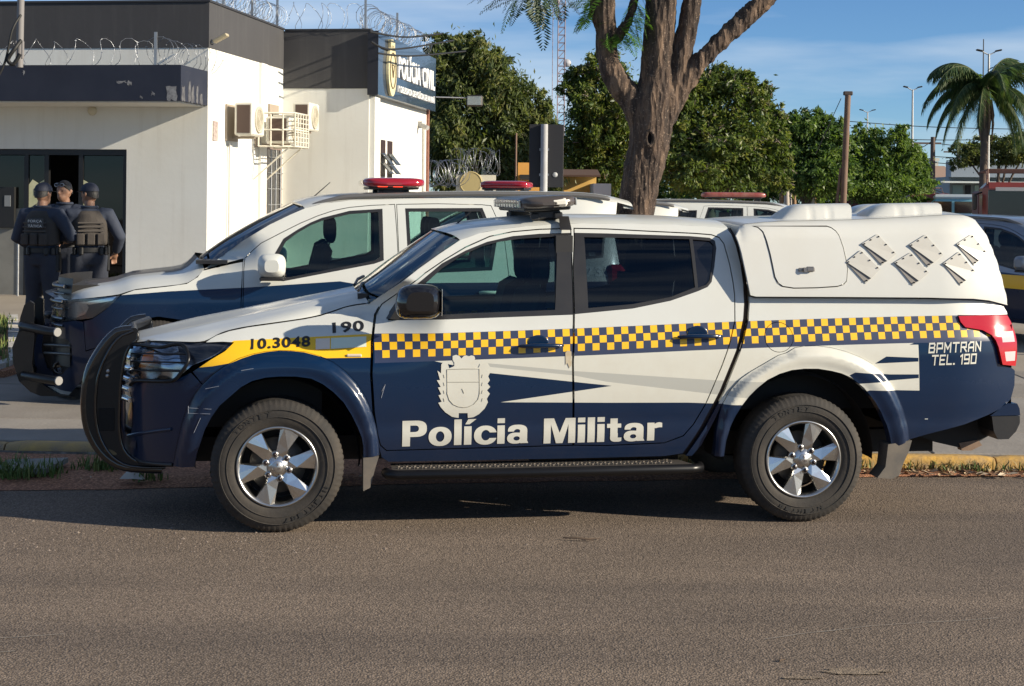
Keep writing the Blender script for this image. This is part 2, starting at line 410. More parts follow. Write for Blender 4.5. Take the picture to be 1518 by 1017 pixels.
def make_wheel(name, parent, loc, Rt=.3725, Rr=.228, wid=.245, spokes=6, flip=False, letters=()):
    """tyre, rim with two-faceted spokes, hub cap, wheel nuts, brake disc; outer face at v = 0"""
    w = bpy.data.objects.new(name, None); COL.objects.link(w); w.parent = parent; w.location = loc
    if flip: w.rotation_euler = (0, 0, math.pi)
    t = MB(); seg = 216
    prof = [(Rr-.004, .022), (Rr+.004, .012), (Rr+.03, .002), (Rr+.075, -.004), (Rt-.045, .004), (Rt-.022, .014), (Rt-.006, .030)]
    vs_ = []; n = 0; full = None
    for i in range(seg):
        a = 2*math.pi*i/seg; k = i % 3; nt_ = .0045 if k == 0 else 0.0
        row = [(r, d) for r, d in prof[:5]]+[(prof[5][0]-nt_*.9, prof[5][1]+nt_*.3), (prof[6][0]-nt_, prof[6][1])]
        for q in range(5):
            y0 = .045+q*(wid-.09)/4.0; rr = Rt-(.008 if q in (1, 3) else 0.0)
            row.append((rr-(nt_ if q in (0, 4) else 0.0), y0))
        row += [(Rt-.03, wid-.015), (Rr+.06, wid), (Rr, wid-.02)]
        n = len(row)
        for r, d in row: vs_.append((r*math.cos(a), d, r*math.sin(a)))
    fs = [(i*n+k, ((i+1) % seg)*n+k, ((i+1) % seg)*n+k+1, i*n+k+1) for i in range(seg) for k in range(n-1)]
    t.add(vs_, fs, 0, True)
    for rr in (Rr+.052, Rt-.052):
        t.lathe([(rr-.003, -.001), (rr, -.0065), (rr+.003, -.001)], 72, 'Y')
    ty = t.build('tyre', rubber, w)
    for s_, a0, rr, hh in letters:
        tx = MB()
        for i, ch in enumerate(s_):
            if ch == ' ': continue
            a, fs2 = text_2d(ch, .02); ang = a0-i*.135; vv = []
            for x, y in a:
                r_ = rr+(y-.5)*hh; an = ang-(x-.5)*.095
                vv.append((r_*math.cos(an), -.0072, r_*math.sin(an)))
            tx.add(vv, fs2)
        tx.build('sidewall_lettering', mat('worn_rubber', (.016, .015, .014), .7), ty, recalc=False)
    rim = MB()
    rim.lathe([(Rr-.002, .03), (Rr+.001, .010), (Rr-.004, .003), (Rr-.012, .004), (Rr-.016, .014), (Rr-.021, .018), (Rr-.024, .06), (Rr-.03, .17)], 96, 'Y', mi=1)
    # hub
    rim.lathe([(.0, .012), (.034, .012), (.040, .016), (.060, .026), (.064, .05), (.06, .09)], 36, 'Y', mi=0)
    ro = Rr-.014; ri = .052
    for i in range(spokes):
        a = 2*math.pi*i/spokes+R(90-18)
        def q(r, d, y): # r along spoke, d sideways
            return (r*math.cos(a)-d*math.sin(a), y, r*math.sin(a)+d*math.cos(a))
        ol, orr = q(ro-.006, -.060, .024), q(ro-.004, .052, .022)
        oll, orl = q(ro-.006, -.060, .07), q(ro-.004, .052, .07)
        il, ir = q(ri, -.032, .028), q(ri, .030, .028)
        ill, irl = q(ri, -.032, .07), q(ri, .030, .07)
        ml, mr = q(.115, -.036, .026), q(.125, .038, .024)
        mll, mrl = q(.115, -.036, .07), q(.125, .038, .07)
        rg, rh = q(ro+.002, .030, .008), q(.105, -.026, .012)
        om = q(ro+.008, -.012, .014)
        vs_ = [ol, orr, il, ir, rg, rh, oll, orl, ill, irl, om, ml, mr, mll, mrl]
        fs = [(0, 11, 5, 10), (10, 5, 4), (11, 2, 5), (2, 3, 5), (3, 12, 5), (12, 4, 5), (12, 1, 4), (0, 6, 13, 11), (11, 13, 8, 2), (3, 9, 14, 12), (12, 14, 7, 1)]
        rim.add(vs_, fs, 0, False)
    rim.build('rim', [alloy, alloy_lip], w)
    nb = MB()
    for i in range(6):
        a = 2*math.pi*i/6+R(90-18+30); c = (.0685*math.cos(a), .012, .0685*math.sin(a))
        nb.lathe([(0, -.006), (.008, -.005), (.011, .004), (.011, .03)], 10, 'Y', c, 0)
        nb.lathe([(.013, .008), (.019, .010), (.021, .03)], 14, 'Y', c, 1)
    nb.build('wheel_nuts', [mat('nut_dark', (.03, .02, .02), .3), alloy_lip], w)['kind'] = 'stuff'
    hc = MB(); hc.lathe([(0, .004), (.026, .006), (.031, .012)], 28, 'Y', mi=0)
    for i in range(3):
        a = R(90+120*i); e1 = Vector((math.cos(a), 0, math.sin(a))); e2 = Vector((-math.sin(a), 0, math.cos(a)))
        o_ = e1*.003; yy = Vector((0, .0015, 0))
        hc.prism([o_+yy, o_+e1*.0105+e2*.0065+yy, o_+e1*.021+yy, o_+e1*.0105-e2*.0065+yy], (0, .004, 0), 1)
    hc.build('hub_cap', [mat('hub_cap_grey', (.50, .50, .49), .35, metal=.9), chrome], w)
    bd = MB(); bd.lathe([(.03, .085), (.155, .085), (.16, .1), (.16, .12)], 40, 'Y'); bd.lathe([(.0, .19), (Rr-.03, .19)], 40, 'Y', mi=1)
    bd.build('brake_disc', [dark_metal, interior], w)
    return w

def make_lightbar(parent_name, loc, rz, ln, wd_, hh, kind, label, lit=False, group=None):
    """roof light bar lying across the roof: rounded pod on two feet, thing of its own"""
    b = empty(parent_name, loc, rz, label, 'light bar', group)
    m = MB(); n = 28; rows = []
    def sect(y, sx, z0, z1):
        r = []
        for i in range(25):
            a = 2*math.pi*i/24; ca, sa = math.cos(a), math.sin(a)
            r.append((sx*math.copysign(abs(ca)**.45, ca), y, z0+(z1-z0)*(.5+.5*math.copysign(abs(sa)**.6, sa))))
        return r
    ends = [(-ln/2, .25), (-ln/2+.012, .62), (-ln/2+.04, .86), (-ln/2+.10, .98), (-ln/2+.2, 1.0), (0, 1.0), (ln/2-.2, 1), (ln/2-.1, .98), (ln/2-.04, .86), (ln/2-.012, .62), (ln/2, .25)]
    z0 = .055
    for y, k in ends: rows.append(sect(y, wd_/2*k, z0+hh*.42-hh*.3*k, z0+hh*.42+hh*.58*k))
    m.grid(rows, 0, True)
    m.add(rows[0], [tuple(range(24))], 0); m.add(rows[-1], [tuple(reversed(range(24)))], 0)
    m.build('lens_cover', kind, b)
    bs = MB(); bs.box((0, 0, z0+.012), (wd_*.8, ln*.86, .03), 0, bev=.008)
    bs.build('base_rail', black_trim, b)
    for sy in (-1, 1):
        ft = MB(); ft.box((0, sy*ln*.36, .028), (wd_*.5, .07, .055), 0, bev=.01)
        ft.box((-wd_*.2, sy*(ln*.36+.045), .02), (.05, .03, .04), 0, bev=.006); ft.box((wd_*.2, sy*(ln*.36+.045), .02), (.05, .03, .04), 0, bev=.006)
        ft.build('foot', black_trim, b)
    return b

# angular stroke letters: polylines of constant width
STK = {'B': [[(0, 0), (0, 1), (.8, 1), (.9, .85), (.8, .55), (.9, .35), (.85, 0), (0, 0)], [(0, .52), (.8, .52)]], 'P': [[(0, 0), (0, 1), (.9, 1), (.9, .42), (.2, .42)]], 'M': [[(0, 0), (0, 1), (.5, .35), (1, 1), (1, 0)]], 'T': [[(.0, 1), (1, 1)], [(.5, 1), (.5, 0)]],
 'R': [[(0, 0), (0, 1), (.9, 1), (.9, .48), (.1, .48)], [(.45, .48), (.95, 0)]], 'A': [[(0, 0), (.0, .7), (.3, 1), (.9, 1), (.9, 0)], [(0, .4), (.9, .4)]], 'N': [[(0, 0), (0, 1), (.9, 0), (.9, 1)]], 'E': [[(.85, 1), (0, 1), (0, 0), (.85, 0)], [(0, .5), (.7, .5)]], 'L': [[(0, 1), (0, 0), (.8, 0)]], '.': [[(0, 0), (.12, 0)]],
 '1': [[(.1, .85), (.4, 1), (.4, 0)]], '9': [[(.1, 0), (.9, 0), (.9, 1), (0, 1), (0, .48), (.9, .48)]], '0': [[(0, 0), (0, 1), (.9, 1), (.9, 0), (0, 0)]]}
def stroke_text(word, w=.20, gap=.42):
    vs_ = []; fs = []; x = 0.0
    for ch in word:
        if ch == ' ': x += .6; continue
        V = []; E = []; P_ = []
        for ln in STK[ch]:
            for (ax, ay), (bx_, by) in zip(ln, ln[1:]):
                d = Vector((bx_-ax, by-ay)); d.normalize(); n_ = Vector((-d.y, d.x))*w/2; a = Vector((ax, ay))-d*w/2; b = Vector((bx_, by))+d*w/2
                q = [tuple(a-n_), tuple(b-n_), tuple(b+n_), tuple(a+n_)]; P_.append(q); k = len(V); V += [Vector(p) for p in q]; E += [(k, k+1), (k+1, k+2), (k+2, k+3), (k+3, k)]
        ov, oe, of, _, _, _ = delaunay_2d_cdt(V, E, [], 0, 1e-6)
        pts = np.array([(p.x, p.y) for p in ov]); f3 = np.array([f for f in of if len(f) == 3]); cen = pts[f3].mean(axis=1); on = np.zeros(len(f3), bool)
        for q in P_: on |= inpoly(cen, q)
        b = len(vs_); vs_ += [(p[0]+x+.16*p[1], p[1]) for p in pts]; fs += [tuple(int(i)+b for i in f) for f in f3[on]]; x += max(p[0] for l in STK[ch] for p in l)+gap
    return np.array(vs_), fs, x-gap
# heavy sans glyphs drawn from outlines; each piece is (outline, adds?)
def ell(cx, cy, rx, ry, n=40, p=2.0):
    o = []
    for i in range(n):
        a = 2*math.pi*i/n; ca, sa = math.cos(a), math.sin(a)
        o.append((cx+rx*math.copysign(abs(ca)**(2/p), ca), cy+ry*math.copysign(abs(sa)**(2/p), sa)))
    return o
rect = lambda x0, y0, x1, y1: [(x0, y0), (x1, y0), (x1, y1), (x0, y1)]
GLY = {
 'P': (.70, [(ell(.38, .685, .34, .315, p=2.6), 1), (rect(.0, .37, .38, 1.0), 1), (ell(.36, .685, .125, .125, p=2.4), 0), (rect(.2, .56, .36, .81), 0), (rect(0, 0, .23, 1.0), 1)]),
 'o': (.68, [(ell(.34, .355, .34, .375, p=2.2), 1), (ell(.34, .355, .125, .205), 0)]),
 'l': (.22, [(rect(0, 0, .22, 1.0), 1)]),
 'i': (.22, [(rect(0, 0, .22, .72), 1), (rect(0, .81, .22, 1.0), 1)]),
 'í': (.22, [(rect(0, 0, .22, .72), 1), ([(.03, .80), (.16, .80), (.36, 1.0), (.12, 1.0)], 1)]),
 'c': (.62, [(ell(.34, .355, .34, .375, p=2.2), 1), (ell(.35, .355, .135, .205), 0), ([(.36, .43), (.36, .29), (.72, .29), (.72, .43)], 0), ([(.36, .35), (.47, .46), (.8, .46), (.8, .24), (.47, .24)], 0)]),
 'a': (.64, [(ell(.31, .50, .29, .23, p=2.4), 1), (rect(0, .30, .36, .47), 0), (ell(.30, .46, .10, .10), 0), (ell(.25, .205, .25, .22, p=2.3), 1), (rect(.25, .28, .5, .42), 1), (rect(.38, .02, .60, .5), 1), ([(.40, 0), (.64, 0), (.60, .1), (.60, .2), (.4, .2)], 1), (ell(.285, .195, .095, .085), 0)]),
 'M': (.95, [(rect(0, 0, .21, 1.0), 1), (rect(.74, 0, .95, 1.0), 1), ([(0, 1.0), (.30, 1.0), (.475, .42), (.65, 1.0), (.95, 1.0), (.60, 0), (.35, 0)], 1), ([(.21, 0), (.21, .76), (.375, .0)], 0), ([(.74, 0), (.74, .76), (.575, .0)], 0)]),
 't': (.44, [(rect(.10, .18, .32, .93), 1), (rect(0, .56, .43, .72), 1), (ell(.30, .17, .20, .18, p=2.6), 1), (rect(.33, .16, .6, .5), 0), (rect(.32, .56, .43, .72), 1), (rect(.445, -.1, .7, .5), 0)]),
 'r': (.46, [(rect(0, 0, .22, .72), 1), (ell(.36, .48, .20, .25), 1), (rect(.16, .0, .6, .5), 0), (rect(.455, 0, .7, .8), 0), (ell(.40, .42, .18, .11), 0), (rect(0, 0, .22, .72), 1)]),
}
def heavy_text(word, gap=.075):
    vs_ = []; fs = []; x = 0.0
    for ch in word:
        w_, pcs = GLY[ch]; V = []; E = []
        for po, op in pcs:
            po = subdiv(po, .12); b = len(V); V += [Vector(p) for p in po]; E += [(b+i, b+(i+1) % len(po)) for i in range(len(po))]
        V += [Vector((.06+.11*i, .05+.11*j)) for i in range(9) for j in range(9)]
        ov, oe, of, _, _, _ = delaunay_2d_cdt(V, E, [], 0, 1e-6)
        pts = np.array([(p.x, p.y) for p in ov]); f3 = np.array([f for f in of if len(f) == 3]); cen = pts[f3].mean(axis=1); on = np.zeros(len(f3), bool)
        for po, op in pcs: on[inpoly(cen, po)] = bool(op)
        b = len(vs_); vs_ += [(p[0]+x, p[1]) for p in pts]; fs += [tuple(int(i)+b for i in f) for f in f3[on]]; x += w_+gap
    return np.array(vs_), fs, x-gap
# ------------------------------------------------------------------ ground: road, dirt strip, kerb, pavement
KB = lambda X: 10.93-.032*X                       # kerb line
AE = lambda X: min(10.33+.137*X, KB(X)-.10)       # edge of the asphalt
def gz(Y): return float(np.interp(Y, [0, 10.9, 11.0, 24, 700], [0, 0, .10, .32, .32]))
def ground_mat(name, c1, c2, c3, speck, bump_s, wear=None):
    m, t, b = new_mat(name); N = t.nodes.new; lk = t.links.new
    tcx = N('ShaderNodeTexCoord'); pos = tcx.outputs['Object']
    n1 = N('ShaderNodeTexNoise'); n1.inputs['Scale'].default_value = .55; n1.inputs['Detail'].default_value = 8; n1.inputs['Roughness'].default_value = .6
    st = N('ShaderNodeMapping'); st.inputs['Scale'].default_value = (.18, 1.6, 1); st.inputs['Rotation'].default_value = (0, 0, R(-7))
    n2 = N('ShaderNodeTexNoise'); n2.inputs['Scale'].default_value = 1.1; n2.inputs['Detail'].default_value = 5
    lk(pos, n1.inputs['Vector']); lk(pos, st.inputs['Vector']); lk(st.outputs[0], n2.inputs['Vector'])
    r1 = N('ShaderNodeValToRGB'); r1.color_ramp.elements[0].position = .35; r1.color_ramp.elements[1].position = .68; r1.color_ramp.elements[0].color = (*c1, 1); r1.color_ramp.elements[1].color = (*c2, 1)
    r2 = N('ShaderNodeValToRGB'); r2.color_ramp.elements[0].position = .40; r2.color_ramp.elements[1].position = .72; r2.color_ramp.elements[0].color = (0, 0, 0, 1); r2.color_ramp.elements[1].color = (.85, .85, .85, 1)
    lk(n1.outputs['Fac'], r1.inputs['Fac']); lk(n2.outputs['Fac'], r2.inputs['Fac'])
    x1 = N('ShaderNodeMix'); x1.data_type = 'RGBA'; x1.inputs['B'].default_value = (*c3, 1)
    lk(r2.outputs['Color'], x1.inputs['Factor']); lk(r1.outputs['Color'], x1.inputs['A'])
    vo = N('ShaderNodeTexVoronoi'); vo.inputs['Scale'].default_value = speck; vo.inputs['Randomness'].default_value = 1.0
    lk(pos, vo.inputs['Vector'])
    hs = N('ShaderNodeSeparateColor'); lk(vo.outputs['Color'], hs.inputs['Color'])
    mr = N('ShaderNodeMapRange'); mr.inputs['To Min'].default_value = .66; mr.inputs['To Max'].default_value = 1.28; lk(hs.outputs[0], mr.inputs['Value'])
    vd = N('ShaderNodeValToRGB'); vd.color_ramp.elements[0].position = .25; vd.color_ramp.elements[1].position = .62; vd.color_ramp.elements[0].color = (1, 1, 1, 1); vd.color_ramp.elements[1].color = (.35, .33, .32, 1); lk(vo.outputs['Distance'], vd.inputs['Fac'])
    x2 = N('ShaderNodeMix'); x2.data_type = 'RGBA'; x2.blend_type = 'MULTIPLY'; x2.inputs['Factor'].default_value = 1; lk(x1.outputs['Result'], x2.inputs['A']); lk(mr.outputs[0], x2.inputs['B'])
    x3 = N('ShaderNodeMix'); x3.data_type = 'RGBA'; x3.blend_type = 'MULTIPLY'; x3.inputs['Factor'].default_value = .62; lk(x2.outputs['Result'], x3.inputs['A']); lk(vd.outputs['Color'], x3.inputs['B'])
    lk(x3.outputs['Result'], b.inputs['Base Color']); b.inputs['Roughness'].default_value = .88; b.inputs['Specular IOR Level'].default_value = .3
    n3 = N('ShaderNodeTexNoise'); n3.inputs['Scale'].default_value = speck*.35; n3.inputs['Detail'].default_value = 3; lk(pos, n3.inputs['Vector'])
    ad = N('ShaderNodeMath'); ad.operation = 'SUBTRACT'; lk(n3.outputs['Fac'], ad.inputs[0]); lk(vo.outputs['Distance'], ad.inputs[1])
    bp = N('ShaderNodeBump'); bp.inputs['Strength'].default_value = bump_s; bp.inputs['Distance'].default_value = .006; lk(ad.outputs[0], bp.inputs['Height']); lk(bp.outputs['Normal'], b.inputs['Normal'])
    return m
asphalt = ground_mat('asphalt', (.225, .176, .134), (.285, .222, .170), (.150, .120, .098), 100, .6)
dirt = ground_mat('red_dirt', (.44, .20, .11), (.50, .27, .16), (.30, .16, .10), 60, .7)
far_ground = ground_mat('far_ground', (.17, .15, .13), (.24, .21, .18), (.15, .14, .12), 20, .3)
m_ = MB(); xs = [-400, -60, -20, -12, 12, 20, 60, 400]; ys = [-60, -25, 8, 10.9, 10.99, 24, 60, 150, 700]
m_.grid([[(x, y, gz(y)-.035) for x in xs] for y in ys], smooth=False); g = m_.build('ground', far_ground); tag(g, kind='structure')
# road, laid 4 mm over
m_ = MB(); xs = np.linspace(-40, 40, 41)
m_.grid([[(x, -30, 0) for x in xs], [(x, 4.0, 0) for x in xs], [(x, max(4.5, AE(x)), 0) for x in xs]], smooth=False); tag(m_.build('road', asphalt), kind='structure')
# dirt strip, uneven
m_ = MB(); rows = []
for j in range(15):
    row = []
    for i in range(141):
        x = -10.5+i*.15; y0 = AE(x)-.06+.05*mnoise.noise((x*1.3, 0, 5))+.03*mnoise.noise((x*5, 0, 9)); y1 = KB(x)+.02; y = y0+(y1-y0)*j/14
        e = math.sin(math.pi*min(1, j/5)/2); row.append((x, y, .004+e*(.020+.022*mnoise.noise((x*1.7, y*2.3, 1)))+.03*(j/14)**2*smoothstep(2.5, -1, x)))
    rows.append(row)
m_.grid(rows); tag(m_.build('dirt_strip', dirt), kind='structure')
# kerb stones
yk = mat('kerb_yellow', (.62, .36, .07), .85, var=(7, 1.0, (.30, .22, .14)), bump=(30, .5))
yk2 = mat('kerb_worn', (.50, .33, .11), .9, var=(5, 1.0, (.24, .19, .14)), bump=(30, .6))
kerb = empty('kerb', (0, KB(0), 0)); kerb['kind'] = 'structure'
km = None; xk = -9.6; i = 0
while xk < 9.6:
    ln = 1.0; m_ = MB(); n = 9; rows = []
    for k in range(n):
        x = xk+.006+(ln-.012)*k/(n-1); e = .012 if k in (0, n-1) else 0; y0 = KB(x)-KB(0)
        w_ = lambda s: .008*mnoise.noise((x*3.1, s*4, 2))
        rows.append([(x, y0+.0+w_(0), -.06), (x, y0+e*.5+w_(1), .07), (x, y0+.015+e+w_(2), .095-e*.4), (x, y0+.03+e, .108-e+w_(3)*.4), (x, y0+.12, .110-e+w_(4)*.4), (x, y0+.135, .08)])
    m_.grid(rows); m_.add(rows[0], [tuple(range(6))]); m_.add(rows[-1], [tuple(range(6))])
    m_.build('kerb_stone', yk if xk > -1.5 else yk2, kerb); xk += ln; i += 1
# pavement slabs behind the kerb
pv = empty('pavement', (0, 11.2, .1)); pv['kind'] = 'structure'
pcol = [mat('slab_grey_a', (.27, .245, .215), .9, var=(1.5, .7, (.19, .165, .14)), bump=(35, .35)), mat('slab_grey_b', (.24, .215, .185), .9, var=(1.8, .7, (.17, .145, .12)), bump=(35, .35))]
for j in range(5):
    for i in range(9):
        x0, x1 = -9+i*2.0, -9+(i+1)*2.0; k = .008; y0, y1 = 11.08+j*.95, 11.08+(j+1)*.95
        m_ = MB(); q = lambda x, y: (x, y-.032*x-11.2, gz(y)-.1+.004*((i*7+j*3) % 4)/4)
        top = [q(x0+k, y0+k), q(x1-k, y0+k), q(x1-k, y1-k), q(x0+k, y1-k)]
        ins = [q(x0+k*2, y0+k*2), q(x1-k*2, y0+k*2), q(x1-k*2, y1-k*2), q(x0+k*2, y1-k*2)]; ins = [(p[0], p[1], p[2]+.006) for p in ins]
        lo = [(p[0], p[1], p[2]-.04) for p in top]
        m_.add(lo+top+ins, [(8, 9, 10, 11)]+[(a, (a+1) % 4, 4+(a+1) % 4, 4+a) for a in range(4)]+[(4+a, 4+(a+1) % 4, 8+(a+1) % 4, 8+a) for a in range(4)])
        m_.build('slab', pcol[(i+j) % 2], pv)
# forecourt beyond, in front of the building
m_ = MB(); ys = [15.83, 18, 21, 24, 45]
m_.grid([[(x, y-.032*x if y < 16 else y, gz(y)-.008) for x in (-30, -10, 0, 10, 40)] for y in ys], smooth=False); tag(m_.build('forecourt', mat('forecourt_concrete', (.30, .26, .21), .9, var=(.8, .7, (.21, .18, .145)), bump=(25, .3))), kind='structure')
# grass island with a white kerb at the left
m_ = MB(); isl = [(-9.5, 14.55), (-4.95, 14.40), (-4.72, 14.48), (-4.68, 14.8), (-6.25, 19.6), (-9.5, 20.0)]
m_.prism([(x, y, gz(y)-.02) for x, y in isl], (0, 0, .09)); tag(m_.build('grass_island', dirt), kind='structure')
wk = empty('island_kerb', (-6, 14.4, .15)); wk['kind'] = 'structure'
prev = None; pts = resample([Vector((x, y, 0)) for x, y in isl[:5]], 14); wkm = mat('whitewash', (.52, .50, .46), .9, var=(6, .9, (.25, .22, .18)), bump=(25, .4))
for a, b in zip(pts, pts[1:]):
    d = (b-a).normalized(); n_ = Vector((d.y, -d.x, 0)); m_ = MB(); a2 = a+d*.006; b2 = b-d*.006; z0 = gz(a.y)-.03
    m_.prism([(*(a2+n_*.02).xy, z0), (*(b2+n_*.02).xy, z0), (*(b2-n_*.10).xy, z0), (*(a2-n_*.10).xy, z0)], (0, 0, .155))
    m_.v = [(v[0]+6, v[1]-14.4, v[2]-.15) for v in m_.v]; m_.build('kerb_stone', wkm, wk)
# blades of grass, dry leaves, gravel
def blades(name, spots, mats_, label=None, hmin=.05, hmax=.16, wid=.006, lean=.6):
    V = []; Fc = []; MI = []
    for (x, y, z, n, rad) in spots:
        for _ in range(n):
            a = random.random()*6.283; r = rad*math.sqrt(random.random()); bx, by = x+r*math.cos(a), y+r*math.sin(a)*.8
            h = random.uniform(hmin, hmax)*(1-.5*r/rad); th = random.random()*6.283; l = lean*h*random.random(); dx, dy = math.cos(th), math.sin(th); w = wid*random.uniform(.6, 1.4)
            b = len(V); V += [(bx-dy*w, by+dx*w, z), (bx+dy*w, by-dx*w, z), (bx+dx*l*.35-dy*w*.8, by+dy*l*.35+dx*w*.8, z+h*.6), (bx+dx*l*.35+dy*w*.8, by+dy*l*.35-dx*w*.8, z+h*.6), (bx+dx*l, by+dy*l, z+h)]
            Fc += [(b, b+1, b+3, b+2), (b+2, b+3, b+4)]; k = random.randrange(len(mats_)); MI += [k, k]
    me = bpy.data.meshes.new(name); me.from_pydata(V, [], Fc)
    for m in mats_: me.materials.append(m)
    me.polygons.foreach_set('material_index', MI); me.update(); o = bpy.data.objects.new(name, me); COL.objects.link(o)
    return tag(o, label, 'grass', kind='stuff')
gr_a = mat('grass_green', (.075, .13, .025), .7); gr_b = mat('grass_yellow_green', (.15, .17, .04), .7); gr_c = mat('grass_dry', (.32, .25, .12), .8)
spots = []
for _ in range(900):
    y = random.uniform(14.6, 19.4); x = random.uniform(-9.2, -4.76-(y-14.8)*.33); spots.append((x, y, gz(y)+.07, 9, .12))
blades('grass', spots, [gr_a, gr_b, gr_b], 'green grass on the kerbed island at the left', .06, .17, .006)
sp = []
for x0, x1, n in ((1.9, 3.75, 46), (.9, 1.6, 8)):
    for _ in range(n):
        x = random.uniform(x0, x1); sp.append((x, KB(x)-random.uniform(.0, .12), .03, 14, .05))
blades('weeds', sp, [gr_a, gr_b, gr_c, gr_c], 'low weeds and dry stalks along the yellow kerb', .03, .11, .004, 1.3)
sp = []
for cx_, cy_, n, sprd in ((-3.25, 10.25, 40, .30), (-2.72, 10.45, 16, .14), (-1.75, 10.35, 22, .22), (-2.35, 10.1, 6, .1), (-3.9, 10.3, 40, .4)):
    for _ in range(n): sp.append((random.gauss(cx_, sprd*.6), random.gauss(cy_, sprd*.4), .03, 12, .07))
blades('grass_tufts', sp, [gr_a, gr_a, gr_b], 'grass tufts growing on the red dirt beside the front bumper', .05, .17, .005, .9)
def leaf_litter(name, n, fx, mats_, label, s0=.02, s1=.05):
    V = []; Fc = []; MI = []
    for _ in range(n):
        x, y, z = fx(); s = random.uniform(s0, s1); q = Matrix.Rotation(random.random()*6.28, 3, 'Z') @ Matrix.Rotation(random.uniform(-.6, .6), 3, 'X') @ Matrix.Rotation(random.uniform(-.5, .5), 3, 'Y')
        b = len(V)
        for p in ((-s, 0, 0), (-.2*s, -.45*s, .12*s), (s, 0, .1*s), (-.2*s, .45*s, .15*s)): V.append(tuple(q @ Vector(p)+Vector((x, y, z+s*.25))))
        Fc += [(b, b+1, b+2), (b, b+2, b+3)]; k = random.randrange(len(mats_)); MI += [k, k]
    me = bpy.data.meshes.new(name); me.from_pydata(V, [], Fc)
    for m in mats_: me.materials.append(m)
    me.polygons.foreach_set('material_index', MI); me.update(); o = bpy.data.objects.new(name, me); COL.objects.link(o)
    return tag(o, label, 'leaves', kind='stuff')
dl = [mat('dry_leaf_tan', (.42, .30, .18), .8), mat('dry_leaf_brown', (.20, .11, .06), .8), mat('dry_leaf_pale', (.52, .42, .30), .8)]
def fx():
    x = random.uniform(1.9, 4.2); return x, KB(x)-random.uniform(.01, .22), .015
leaf_litter('dry_leaves', 260, fx, dl, 'dry leaves gathered at the foot of the yellow kerb')
def fx2():
    return random.uniform(-4, -.5), random.uniform(10.1, 10.9), .03
leaf_litter('dry_leaves', 70, fx2, dl, 'scattered dry leaves on the dirt strip at the left', .012, .03)
V = []; Fc = []
def pebble(x, y, z, s):
    b = len(V)
    for p in ((1, 0, .2), (.3, .9, .2), (-.8, .55, .2), (-.8, -.6, .2), (.3, -.9, .2), (0, 0, .75)): V.append((x+p[0]*s*random.uniform(.7, 1.2), y+p[1]*s*random.uniform(.7, 1.2), z+(p[2]-.2)*s*random.uniform(.6, 1.2)))
    for k in range(5): Fc.append((b+k, b+(k+1) % 5, b+5))
for _ in range(1500):
    x = random.uniform(-4.2, .2); y = min(AE(x)+.1, 8.2+random.random()**1.3*2.2+.1*x*0); s = random.uniform(.003, .010)*(1 if random.random() < .93 else 1.5)
    if random.random() < (.95 if x < -1.4 else .3): pebble(x, y, .001, s)
for _ in range(500): pebble(random.uniform(-3.5, 3.6), random.uniform(4.6, 10.2), .001, random.uniform(.0025, .006))
me = bpy.data.meshes.new('gravel'); me.from_pydata(V, [], Fc); me.materials.append(mat('gravel_stone', (.25, .20, .165), .85, var=(40, .8, (.12, .10, .09)))); o = bpy.data.objects.new('gravel', me); COL.objects.link(o); tag(o, 'loose gravel scattered over the asphalt', 'gravel', kind='stuff')
# broken slab, litter, twigs
m_ = MB(); m_.prism([(-3.48, 10.22, .02), (-3.05, 10.20, .045), (-3.0, 10.55, .06), (-3.42, 10.60, .035)], (0, 0, .035)); tag(m_.build('concrete_fragment', mat('slab_fragment', (.24, .235, .21), .9, bump=(30, .4))), 'flat broken piece of grey concrete lying on the dirt strip', 'concrete')
m_ = MB(); c_ = Vector((-2.45, 10.05, .035)); pts = [c_+Vector((.085*math.cos(a)*(.7+.5*random.random()), .05*math.sin(a)*(.7+.5*random.random()), .01+.012*random.random())) for a in np.linspace(0, 6.28, 12)[:-1]]
top_ = [c_+(p-c_)*.55+Vector((0, 0, .028+.02*random.random())) for p in pts]
m_.add(pts+top_+[c_+Vector((0, 0, .05))], [(i, (i+1) % 11, 11+(i+1) % 11, 11+i) for i in range(11)]+[(11+i, 11+(i+1) % 11, 22) for i in range(11)]); tag(m_.build('crumpled_litter', mat('litter_white', (.5, .48, .45), .7)), 'small crumpled pale litter on the red dirt', 'litter')
m_ = MB(); b_ = P(862, 788, 8.55); m_.tube([(b_.x-.10, b_.y+.03, .012), (b_.x-.03, b_.y, .018), (b_.x+.05, b_.y+.02, .01), (b_.x+.11, b_.y+.05, .008)], [.004, .005, .004, .002], 5); m_.tube([(b_.x-.03, b_.y, .018), (b_.x+.02, b_.y-.02, .014), (b_.x+.07, b_.y-.015, .01)], [.003, .003, .002], 5)
tag(m_.build('twig', mat('twig_brown', (.09, .06, .04), .8)), 'small dry twig lying on the asphalt below the doors', 'twig')
m_ = MB(); b_ = P(1160, 925, 6.35); m_.tube([(b_.x-.012, b_.y, .006), (b_.x+.012, b_.y+.01, .009)], [.006, .003], 5); tag(m_.build('leaf_scrap', mat('twig_brown', (.09, .06, .04), .8)), 'tiny dark leaf scrap alone on the open asphalt', 'leaf')
